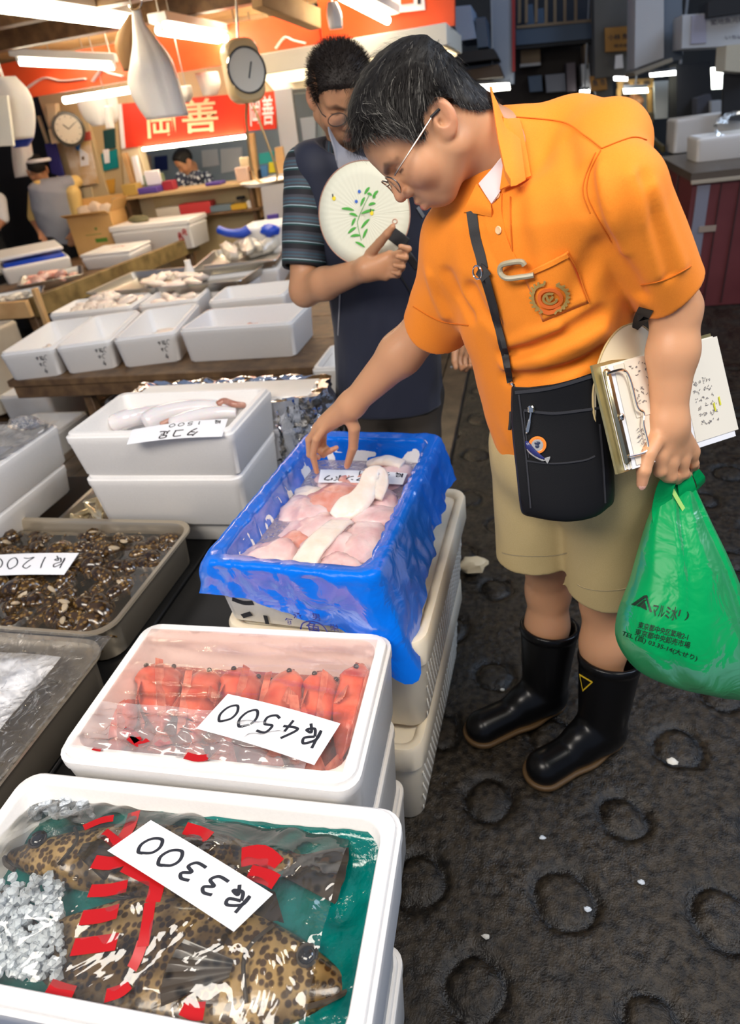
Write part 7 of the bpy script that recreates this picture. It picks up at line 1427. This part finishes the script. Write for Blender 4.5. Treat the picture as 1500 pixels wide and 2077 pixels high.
item('tray_box', 'red box on the shelf under the counter', 'box', mat('box_red', (.62, .05, .05), .5), 366, 424, 408, 436, 6.32, .14, S0); item('tray_box', 'grey blue box on the shelf right of the red one', 'box', mat('box_greyblue', (.16, .22, .26), .5), 426, 466, 414, 432, 6.32, .14, S0); item('tray_box', 'yellow box on the shelf right of the grey one', 'box', mat('box_yellow', (.62, .38, .03), .5), 469, 498, 412, 428, 6.32, .12, S0); item('cup', 'dark pen cup on the yellow shelf box', 'cup', BLACKM, 480, 492, 398, 412, 6.36, .06, S0+.08); item('cup', 'white jar at the right end of the shelf', 'cup', WHITEB, 502, 512, 406, 424, 6.34, .07, S0); item('paper_stack', 'cream stack of paper left on the shelf', 'paper', PAPO, 318, 362, 418, 438, 6.34, .14, S0)
item('folder', 'violet folder lying on the counter before the clerk', 'folder', mat('violet', (.10, .06, .32), .5), 415, 446, 368, 374, 6.30, .14, C0); item('folder', 'violet tray at the left end of the counter', 'folder', MATS['violet'], 276, 316, 378, 392, 6.28, .14, C0); item('telephone', 'ochre telephone at the left end of the counter', 'telephone', mat('ochre', (.52, .34, .08), .5), 250, 274, 372, 396, 6.27, .12, C0); item('carton', 'green paper carton on the counter beside the red tin', 'carton', mat('carton_green', (.22, .28, .16), .6), 294, 322, 352, 382, 6.45, .1, C0); item('tin', 'red tin on the counter beside the green carton', 'tin', mat('tin_red', (.36, .03, .05), .4), 330, 348, 366, 382, 6.4, .1, C0); item('notepad', 'white pad standing on the counter', 'notepad', PAPER, 295, 321, 344, 366, 6.42, .02, C0+.06)
item('pump_bottle', 'pinkish pump bottle on the right end of the counter', 'bottle', mat('pinkish', (.70, .52, .42), .4), 480, 500, 338, 368, 6.36, .1, C0); item('pump_bottle', 'tall cream bottle behind the pinkish pump bottle', 'bottle', CREAM, 493, 502, 318, 366, 6.5, .05, C0); item('pot', 'dark pot beside the pinkish pump bottle', 'pot', mat('pot_dark', (.05, .035, .025), .5), 501, 522, 345, 368, 6.4, .12, C0)
obj('post', bar(Py(252, 310, 6.42), Py(275, 385, 6.42), .05, .05), WOODL, None, 'wooden post at the left side of the service window', 'post', world=True); obj('post', bar(Py(508, 270, 6.42), Py(528, 440, 6.42), .07, .06), WOODL, None, 'wooden post at the right side of the service window', 'post', world=True)
slabt('roll_of_paper', 'white roll leaning by the left window post', 'roll', PAPER, [(266, 318), (274, 315), (288, 375), (278, 378)], 6.40, .05)
slabt('poster', 'teal and blue poster beside the right window post', 'poster', mat('poster_sea', (.02, .30, .30), .5), [(524, 312), (555, 306), (556, 330), (526, 334)], 6.42, .01); slabt('poster', 'yellow card under the teal poster', 'poster', mat('card_yellow', (.62, .56, .02), .5), [(544, 330), (560, 328), (560, 350), (545, 352)], 6.41, .01); slabt('poster', 'blue card left of the yellow card', 'poster', mat('card_blue', (.05, .18, .42), .5), [(527, 336), (542, 334), (543, 358), (530, 360)], 6.41, .01)
slabt('cabinet_side', 'pale grey cupboard side right of the service counter', 'cupboard', mat('cupboard_grey', (.46, .45, .46), .5), [(526, 364), (580, 352), (590, 470), (540, 475)], 6.0, .4); slabt('packet', 'violet and yellow packet near the striped sleeve', 'packet', MATS['violet'], [(540, 437), (562, 434), (563, 444), (542, 446)], 5.97, .03); slabt('wooden_frame', 'wooden shelf frame between the posters and the glass door', 'frame', WOODL, [(556, 300), (572, 297), (580, 350), (562, 354)], 6.3, .08)
for i, (pp, y, m, lb) in enumerate((([(408, 305), (440, 302), (444, 335), (410, 340)], 7.69, PAPER, 'pale sheet pinned up behind the clerk'), ([(446, 302), (490, 298), (492, 345), (448, 352)], 7.69, PAPER, 'second pale sheet behind the clerk, further right'), ([(262, 320), (305, 314), (308, 345), (270, 350)], 7.69, mat('pinkpaper', (.60, .46, .40), .6), 'pink sheet behind the counter on the left'), ([(312, 318), (338, 315), (340, 345), (314, 348)], 7.69, mat('deepblue', (.02, .04, .20), .5), 'deep blue poster behind the counter'))): slabt('notice', lb, 'notice', m, pp, y, .01)
# glass door right of the small red sign
d1 = struct('door_1', slab([(556, 185), (640, 176), (640, 420), (596, 420)], 6.35, .04), mat('door_grey', (.10, .11, .12), .4)); obj('frame', slab([(555, 182), (590, 178), (610, 330), (572, 332)], 6.33, .05), mat('door_frame', (.40, .42, .47), .5), d1, world=True); obj('pane', slab([(596, 190), (640, 186), (640, 330), (614, 334)], 6.34, .01), mat('door_pane', (.10, .12, .14), .1), d1, world=True); obj('notice', slab([(608, 240), (640, 236), (640, 310), (618, 314)], 6.325, .004), mat('notice_blue', (.24, .27, .33), .6), d1, world=True)
slabt('header_panel', 'bright white panel above the glass door', 'panel', mat('header_white', (.80, .74, .60), .6), [(500, 118), (640, 100), (640, 185), (560, 190)], 6.46, .04)
# things hung from the ceiling
def hanging(name, label, cat, outline, y, th, m, seed=0, amp=.02, parent=None, n=36):
    """cloth or bag hanging: soft body with the given outline, rows of (left px, right px, y px)"""
    rings = []
    for (x0, x1, yy) in outline:
        a, b = Py(x0, yy, y), Py(x1, yy-(x1-x0)*.12, y); c = (a+b)/2; r = np.linalg.norm(b-a)/2; an = np.linspace(0, TAU, n, endpoint=False); k = 1+.16*vnoise(np.stack([np.cos(an)*2.2, np.sin(an)*2.2, an*0+yy*.004], -1), 1, seed); rings.append(c+np.outer(np.cos(an)*k, (b-a)/2)+np.outer(np.sin(an)*k, (0, min(th, r*.9), 0)))
    R = np.array(rings); out = np.array([spline(R[:, k], 3*len(rings)) for k in range(n)]).transpose(1, 0, 2); o_ = obj(name, loft(list(out), True, True), m, parent, label, cat, world=True, angle=180); tp = rings[0].mean(0)
    if parent is None: obj('cord', tube([tp-(0, 0, .01), (tp[0], tp[1], 2.319)], .004, 6), STEELD, o_, world=True)
    return o_
WBAG = mat('white_bag', (.78, .74, .70), .35, sss=.1, bump=(14, .4, .01)); hk1 = Py(275, 5, 4.1)
wbg = thing('carrier_bag', 'white carrier bag with a blue side hung on a metal hook', 'plastic bag', Py(310, 245, 4.1)); o = hanging('bag', None, None, [(268, 284, 20), (270, 292, 50), (272, 318, 90), (268, 342, 130), (262, 358, 175), (280, 370, 215), (300, 378, 243)], 4.1, .10, WBAG, 2, parent=wbg)
hanging('blue_side', None, None, [(276, 282, 95), (272, 284, 130), (262, 290, 160), (274, 296, 190), (286, 298, 206)], 4.14, .06, BLUE, 3, parent=wbg); obj('hook', tube(spline([Py(262, 10, 4.08), Py(268, 20, 4.08), Py(280, 18, 4.08), Py(287, 4, 4.08), Py(284, -10, 4.08)], 16), .005, 8), CHROME, wbg, world=True)
hanging('work_bag', 'brown cloth bag hanging behind the white carrier bag', 'bag', [(262, 278, 30), (244, 280, 60), (235, 278, 90), (240, 276, 115), (252, 270, 145)], 4.22, .09, mat('brown_cloth', (.24, .13, .05), .8), 5)
for lb, ol, y, m, sd in (('white bag and papers hanging at the left edge of the stall', [(-20, 30, 160), (-20, 60, 200), (-20, 70, 250), (-20, 68, 290)], 4.6, WBAG, 7), ('blue plastic bag hanging at the left behind the white board', [(14, 34, 205), (16, 50, 235), (20, 68, 262), (26, 66, 285), (30, 56, 300)], 4.7, BLUE, 8), ('white bag hanging below the slanting tube lamp', [(158, 236, 206), (164, 240, 225), (176, 242, 245), (190, 232, 256)], 5.7, WBAG, 9), ('pale roll of bags hanging beside the red shop sign', [(212, 226, 215), (213, 228, 240), (216, 231, 262)], 5.6, WBAG, 10), ('white papers hanging above the red shop sign', [(395, 440, 150), (405, 446, 175), (412, 440, 195)], 5.8, WBAG, 11), ('small white bag hanging right of the white carrier bag', [(366, 386, 175), (366, 390, 195), (370, 384, 208)], 4.9, WBAG, 12), ('pale plastic loops hanging before the red band', [(664, 682, 5), (662, 692, 30), (668, 694, 60)], 4.9, WBAG, 13), ('white cloths hanging behind the man in the grey vest', [(24, 60, 290), (28, 66, 330), (34, 60, 360)], 6.1, WBAG, 14)): hanging('hanging_bag', lb, 'plastic bag', ol, y, .07, m, sd)
slabt('cutting_board', 'white board hanging at the far left edge', 'board', mat('white_board', (.84, .80, .70), .5), [(-20, 196), (14, 194), (27, 296), (-20, 298)], 4.4, .02)
# hanging dial scale
sc_ = thing('hanging_scale', 'cream hanging dial scale on a rod below the ceiling', 'scale', Py(492, 190, 4.7)); so_ = Py(494, 145, 4.7); sx_ = nrm(np.array((.78, .62, 0))); sn_ = np.cross(sx_, (0, 0, 1.)); sn_ = sn_ if sn_[1] < 0 else -sn_
def onsc(VF, d=0): return frame(VF, so_+sn_*d, sx_, (0, 0, 1.), sn_)
SCR = mat('scale_cream', (.62, .48, .26), .4); obj('body', onsc(loft([rr(.19, .30, .06, -.10), rr(.22, .34, .08, -.08), rr(.22, .34, .08, .05), rr(.20, .31, .07, .065)], True, True)), SCR, sc_, world=True); obj('dial', onsc(lathe([(.001, 0), (.115, 0), (.115, .004), (.001, .004)], 32), .066), mat('dial_face', (.80, .80, .72), .4), sc_, world=True); obj('rim', onsc(lathe([(.115, 0), (.128, 0), (.126, .012), (.116, .012)], 32, False, False), .064), CHROME, sc_, world=True); obj('needle', onsc(box(.09, .008, .002, .0005, (.02, .0, 0), (0, 0, 1.2)), .072), INK, sc_, world=True)
obj('rod', tube([so_+(0, 0, .16), Py(478, -20, 4.7)], .009, 8), STEELD, sc_, world=True); obj('hook', tube(spline([so_+(-.02, 0, -.17), so_+(-.05, 0, -.30), so_+(-.06, 0, -.60), so_+(.10, 0, -.62), so_+(.05, 0, -.30), so_+(.02, 0, -.19)], 30), .008, 8), mat('scale_hook', (.50, .34, .16), .3, .8), sc_, world=True); obj('pan', xf(lathe([(.02, 0), (.15, .01), (.19, .035), (.185, .037), (.14, .014), (.02, .005)], 28), so_+(.02, 0, -.66)), STEELD, sc_, world=True)
# ================================================================ BACKGROUND, RIGHT: THE MARKET HALL
FY = 8.4
HG = mat('hall_grey', (.085, .080, .070), .7, noise=(3, (.11, .105, .095), .2)); HB = mat('hall_blue', (.055, .085, .13), .6); HW = mat('hall_white', (.40, .42, .45), .6, noise=(2, (.46, .46, .46), .3)); HD = mat('hall_dark', (.012, .012, .014), .7)
struct('column_1', slab([(992, -40), (1040, -46), (1042, 170), (1000, 180)], 7.6, .4), mat('column_grey', (.26, .29, .34), .6)); struct('trim_1', slab([(1037, -46), (1044, -46), (1044, 145), (1038, 146)], 7.58, .05), mat('trim_red', (.30, .02, .02), .6))
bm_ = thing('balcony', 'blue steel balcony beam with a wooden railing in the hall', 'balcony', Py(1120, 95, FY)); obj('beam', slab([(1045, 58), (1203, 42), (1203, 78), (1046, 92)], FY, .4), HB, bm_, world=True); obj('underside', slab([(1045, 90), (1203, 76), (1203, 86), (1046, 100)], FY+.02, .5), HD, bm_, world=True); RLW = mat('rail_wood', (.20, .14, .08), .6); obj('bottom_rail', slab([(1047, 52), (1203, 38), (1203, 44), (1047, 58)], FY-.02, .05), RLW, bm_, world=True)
for i, px in enumerate((1050, 1064, 1084, 1104, 1122, 1142, 1164, 1198)): obj('baluster', slab([(px, -50), (px+6, -51), (px+6, 46), (px, 48)], FY-.01, .04), RLW, bm_, world=True)
struct('wall_balcony', slab([(1040, -60), (1206, -70), (1206, 50), (1044, 60)], FY+1.2, .1), mat('balcony_dark', (.02, .025, .035), .7)); 
for i, (pp, lb) in enumerate((([(1064, 10), (1080, 8), (1085, 64), (1069, 66)], 'pale blue sack behind the balcony railing, left one'), ([(1086, 18), (1102, 16), (1105, 62), (1089, 64)], 'pale blue sack behind the balcony railing, right one'))): slabt('sack', lb, 'sack', mat('sack_blue', (.08, .13, .20), .7), pp, FY+.6, .2)
struct('wall_2', slab([(1203, -60), (1290, -66), (1290, 150), (1206, 160)], 8.0, .3), HG); struct('wall_3', slab([(1206, 145), (1240, 143), (1250, 330), (1215, 330)], 8.1, .2), HG)
ys = mat('amber_sign', (.36, .17, .03), .6); sg3 = thing('wall_sign', 'amber sign board with dark characters on the grey hall wall', 'sign', Py(1258, 100, 7.9)); obj('board', slab([(1226, 56), (1288, 52), (1288, 102), (1227, 106)], 7.95, .04), ys, sg3, world=True); letters('小林 魚類', [(1232, 70), (1286, 66), (1233, 82)], 7.945, INK, sg3); letters('株式会社', [(1244, 90), (1282, 87), (1245, 97)], 7.945, INK, sg3)
sg4 = thing('wall_sign', 'small amber sign board low beside the dark doorway', 'sign', Py(1210, 190, 8.0)); obj('board', slab([(1195, 155), (1228, 152), (1232, 182), (1198, 186)], 8.05, .03), ys, sg4, world=True); letters('魚 市', [(1200, 162), (1226, 159), (1202, 176)], 8.045, INK, sg4)
slabt('cloth', 'white cloth pinned on the grey hall wall below the amber sign', 'cloth', PAPER, [(1248, 112), (1262, 110), (1264, 138), (1246, 140)], 7.9, .03)
struct('column_2', slab([(1289, -60), (1346, -66), (1346, 118), (1286, 140)], 6.9, .5), HW); struct('column_3', slab([(1346, -66), (1382, -70), (1384, 120), (1346, 130)], 7.1, .5), mat('column_steel', (.13, .16, .20), .5)); obj('awning', bar(Py(1276, 152, 6.8), Py(1350, 124, 6.8), .6, .03), mat('awning_tan', (.22, .19, .14), .7), None, 'tan awning edge below the white column', 'awning', world=True)
# dark stall interiors under the balcony
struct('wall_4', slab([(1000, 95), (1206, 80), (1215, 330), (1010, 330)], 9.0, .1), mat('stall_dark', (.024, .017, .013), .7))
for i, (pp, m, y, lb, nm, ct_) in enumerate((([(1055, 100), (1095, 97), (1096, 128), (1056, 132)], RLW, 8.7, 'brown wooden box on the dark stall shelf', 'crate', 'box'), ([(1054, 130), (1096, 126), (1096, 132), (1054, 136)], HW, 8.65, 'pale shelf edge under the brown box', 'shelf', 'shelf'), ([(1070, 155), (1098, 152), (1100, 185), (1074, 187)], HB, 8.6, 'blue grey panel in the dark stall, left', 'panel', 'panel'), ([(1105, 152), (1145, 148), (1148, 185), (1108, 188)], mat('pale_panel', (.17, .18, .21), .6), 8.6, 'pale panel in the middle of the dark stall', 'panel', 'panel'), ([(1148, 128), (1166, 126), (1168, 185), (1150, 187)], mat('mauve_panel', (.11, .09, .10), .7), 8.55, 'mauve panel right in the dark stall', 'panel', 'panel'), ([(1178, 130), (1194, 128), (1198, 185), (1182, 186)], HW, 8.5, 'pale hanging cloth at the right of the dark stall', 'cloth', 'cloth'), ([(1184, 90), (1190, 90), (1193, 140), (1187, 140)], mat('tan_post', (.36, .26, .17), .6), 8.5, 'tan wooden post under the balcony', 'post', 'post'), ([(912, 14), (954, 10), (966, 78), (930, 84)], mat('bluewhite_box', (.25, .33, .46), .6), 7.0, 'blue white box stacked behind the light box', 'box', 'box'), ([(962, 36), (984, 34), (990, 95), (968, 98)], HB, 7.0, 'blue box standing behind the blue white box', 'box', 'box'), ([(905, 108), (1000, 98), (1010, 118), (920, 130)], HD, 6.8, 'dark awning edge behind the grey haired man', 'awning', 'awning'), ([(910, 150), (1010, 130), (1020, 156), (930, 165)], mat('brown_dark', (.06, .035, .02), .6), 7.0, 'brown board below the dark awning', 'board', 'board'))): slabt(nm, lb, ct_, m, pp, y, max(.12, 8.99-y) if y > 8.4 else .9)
def lampbar(label, pp, y, s=9, col=(1, 1, .96)): 
    t = thing('strip_lamp', label, 'lamp', Py(*pp[3], y)); obj('tube', slab(pp, y, .05), lamp_mat('strip_'+str(s)+str(col[2]), col, s), t, world=True); q = [(x, yy-7) for x, yy in pp[:2]]+[pp[1], pp[0]]; obj('cap', slab(q, y-.01, .07), GREY, t, world=True); tp = Py((pp[0][0]+pp[1][0])/2, pp[0][1]-7, y+.03); obj('rod', tube([tp, (tp[0], tp[1], 6.401)], .008, 6), GREY, t, world=True)
lampbar('bright strip lamp behind the orange collar', [(965, 172), (1032, 168), (1034, 182), (975, 188)], 7.2, 6, (1, .97, .82)); lampbar('strip lamp glimpsed above the orange shoulder', [(1176, 183), (1195, 182), (1195, 190), (1176, 190)], 8.4); lampbar('small strip lamp left of the lit stall', [(1245, 155), (1272, 156), (1272, 164), (1246, 163)], 8.2); lampbar('long strip lamp under the white column', [(1318, 149), (1370, 143), (1370, 152), (1320, 156)], 7.4); lampbar('oval lamp inside the lit amber stall', [(1264, 180), (1313, 178), (1314, 188), (1266, 190)], 8.3, 7, (1, 1, .80)); lampbar('greenish lamp far behind the right stalls', [(1374, 148), (1384, 147), (1384, 156), (1375, 157)], 8.6, 5, (.6, 1, .85)); lampbar('warm lamp beside the lit stall', [(1364, 172), (1384, 166), (1386, 180), (1368, 188)], 8.4, 4, (1, .72, .36))
# lit amber stall
AMB = mat('amber_frame', (.42, .24, .07), .6); ks = thing('kiosk', 'amber framed lit stall behind the orange shoulder', 'kiosk', Py(1290, 240, 8.4)); obj('header', slab([(1250, 162), (1325, 158), (1325, 178), (1252, 182)], 8.4, .05), AMB, ks, world=True); letters('魚 市 場', [(1262, 166), (1318, 163), (1263, 176)], 8.39, INK, ks)
for x in (1250, 1313): obj('post', slab([(x, 180), (x+9, 180), (x+10, 245), (x+1, 245)], 8.4, .08), AMB, ks, world=True)
obj('back_panel', slab([(1258, 180), (1316, 178), (1316, 240), (1258, 242)], 8.9, .04), mat('kiosk_back', (.36, .36, .30), .6), ks, world=True); obj('counter', slab([(1245, 232), (1325, 228), (1325, 248), (1250, 250)], 8.2, .3), mat('kiosk_counter', (.16, .12, .06), .6), ks, world=True); obj('blue_tray', slab([(1272, 243), (1312, 241), (1312, 248), (1274, 250)], 8.15, .04), BLUE, ks, world=True)
simple_person('dark clothed person inside the lit amber stall', 8.6, (1286, 196), .095, (-.7, .3, -.3), ((1276, 212), (1276, 240)), .40, BLACKM, None, [])
slabt('white_door', 'bright white panel right of the lit amber stall', 'panel', mat('bright_panel', (.74, .78, .74), .5), [(1326, 165), (1355, 163), (1354, 240), (1327, 242)], 8.2, .05); slabt('machine', 'dark machine standing behind the white crates', 'machine', HD, [(1372, 130), (1440, 125), (1458, 508), (1372, 512)], 7.6, .4); slabt('cloth', 'dark grey cloth draped over the machine', 'cloth', mat('cloth_grey', (.07, .07, .085), .7), [(1412, 200), (1440, 190), (1455, 245), (1412, 247)], 7.4, .2)
dwin = slabt('window', None, None, lamp_mat('window_glow', (.95, 1, .93), 3.2), [(1424, 138), (1466, 136), (1466, 180), (1424, 182)], 9.2, .04, kind='structure'); dwin.name = 'window_1'; slabt('post', 'pale post beside the bright far window', 'post', HW, [(1442, 205), (1462, 203), (1466, 516), (1446, 518)], 7.3, .1)
# white sign boxes, upper right
wb3 = thing('sign_box', 'white sign box with grey lettering at the upper right', 'sign', Py(1440, 95, 6.6)); obj('body', slab([(1383, 30), (1520, 20), (1520, 92), (1381, 99)], 6.6, .4), HW, wb3, world=True); obj('panel', slab([(1402, 32), (1432, 29), (1432, 88), (1400, 90)], 6.59, .02), mat('panel_lilac', (.33, .33, .42), .5), wb3, world=True); letters('築地魚河岸', [(1440, 40), (1510, 32), (1441, 52)], 6.595, mat('letter_grey', (.09, .09, .12), .6), wb3); letters('いちば', [(1470, 72), (1508, 70), (1470, 80)], 6.595, MATS['letter_grey'], wb3)
slabt('shade_panel', 'cream panel hanging below the white sign box', 'panel', mat('cream_panel_hall', (.46, .42, .32), .6), [(1472, 92), (1530, 86), (1530, 150), (1468, 144)], 6.4, .3); slabt('dark_beam', 'dark slanting canopy above the white sign box', 'canopy', HD, [(1434, 4), (1530, -30), (1530, 22), (1434, 36)], 6.5, .3); slabt('curtain', 'dark curtain at the right edge of the hall', 'curtain', HD, [(1468, 150), (1530, 150), (1530, 245), (1464, 245)], 6.5, .05)
# red counter with foam boxes
REDC = mat('red_counter', (.115, .022, .024), .45, noise=(3, (.16, .036, .038), .2)); rc = thing('counter', 'dark red counter with a wooden top at the right of the passage', 'counter', (1.75, 5.7, 0)); zc = .90; a_, b_, c_ = Py(1340, 328, 5.95), Py(1396, 358, 5.45), None
p0 = Pz(1338, 318, zc); p1 = Pz(1402, 352, zc); p2 = p1+np.array((1.5, .02, 0)); p3 = p0+np.array((1.6, .3, 0))
def poly_prism(ps, z0, z1): A = np.array([(p[0], p[1], z0) for p in ps]); B = np.array([(p[0], p[1], z1) for p in ps]); return loft([A, B], True, True)
obj('top', poly_prism([p1, p2, p3, p0], zc-.05, zc), mat('counter_top', (.10, .075, .055), .35), rc, world=True); cen = (p0+p1+p2+p3)/4; ins = [p+(cen-p)*.025 for p in (p1, p2, p3, p0)]; obj('cabinet', poly_prism(ins, .0, zc-.051), REDC, rc, world=True); obj('edge_strip', bar(p1+(0, -.012, -.055), p2+(0, -.012, -.055), .02, .025), mat('edge_pale', (.40, .34, .26), .5), rc, world=True)
for u0, u1, m in ((.02, .075, mat('tape_grey', (.22, .22, .27), .5)), (.20, .206, mat('joint_dark', (.05, .02, .02), .5)), (.12, .125, MATS['joint_dark'])): q0_, q1_ = ins[0]+(ins[1]-ins[0])*u0, ins[0]+(ins[1]-ins[0])*u1; obj('panel_strip', cube(q0_[0], q1_[0], q0_[1]-.012, q0_[1]-.001, .02, zc-.08, .001), m, rc, world=True)
q0_ = ins[0]+(ins[1]-ins[0])*.03; obj('tape', cube(q0_[0]+.03, q0_[0]+.14, q0_[1]-.018, q0_[1]-.012, .52, .56, .001), mat('tape_tan', (.34, .26, .20), .6), rc, world=True); obj('corner_gap', bar(p0+(cen-p0)*.02+(p1-p0)*.6+np.array((0, -.008, -.8)), p0+(cen-p0)*.02+(p1-p0)*.6+np.array((0, -.008, -.06)), .02, .015), MATS['joint_dark'], rc, world=True)
fr1 = Pz(1405, 332, zc); foam_box('white foam box under a clear bag on the red counter', (fr1[0]+.26, fr1[1]+.20, zc+.001), .02, .50, .36, .16); br1 = Pz(1352, 318, zc); foam_box('taller white foam box behind on the red counter', (br1[0]+.34, br1[1]+.35, zc+.001), .04, .56, .34, .25, group=None)
cb_ = lump(.14, 3, (1.2, .8, .62)); obj('clear_bag', xf(cb_, (fr1[0]+.30, fr1[1]+.18, zc+.20)), BAGF, None, 'knotted clear plastic bag lying in the foam box on the red counter', 'plastic bag', world=True); 
kb = Pz(1495, 592, 0); obj('step', cube(kb[0]-.25, kb[0]+.6, kb[1]-.30, kb[1]-.02, 0, .12, .01), mat('step_dark', (.05, .042, .038), .7), None, 'low dark block at the foot of the red counter', 'block', world=True)
obj('cart', join(*[bar(Py(1290+12*i, 258+6*i, 7.2), Py(1345, 300+3*i, 6.8), .03, .03) for i in range(3)]), mat('cart_olive', (.10, .08, .03), .6), None, 'tangle of olive cart bars behind the orange shoulder', 'cart', world=True)
obj('fish', xf(lump(.045, 2, (1.3, .9, .7)), Pz(958, 1152, .02)+np.array((.0, 0, .012))), mat('cream_float', (.66, .55, .36), .4), None, 'cream fish head lying on the wet floor behind the crates', 'fish', world=True)
rngd = random.Random(8)
for i, (px, py) in enumerate(((1362, 1545), (915, 745), (1018, 1400), (1190, 1845), (1460, 1120), (1300, 1790), (985, 1900), (1100, 1700))): p = Pz(px, py, .0); obj('ice_chip', lump(.007 if i else .012, i, (1.2, .8, .5), 8, 5), ICE if i % 2 else mat('shell_white', (.6, .58, .52), .4), None, 'small pale chip of ice or shell on the wet floor', 'chip', 'pale chips on the wet floor').location = (p[0], p[1], .002)
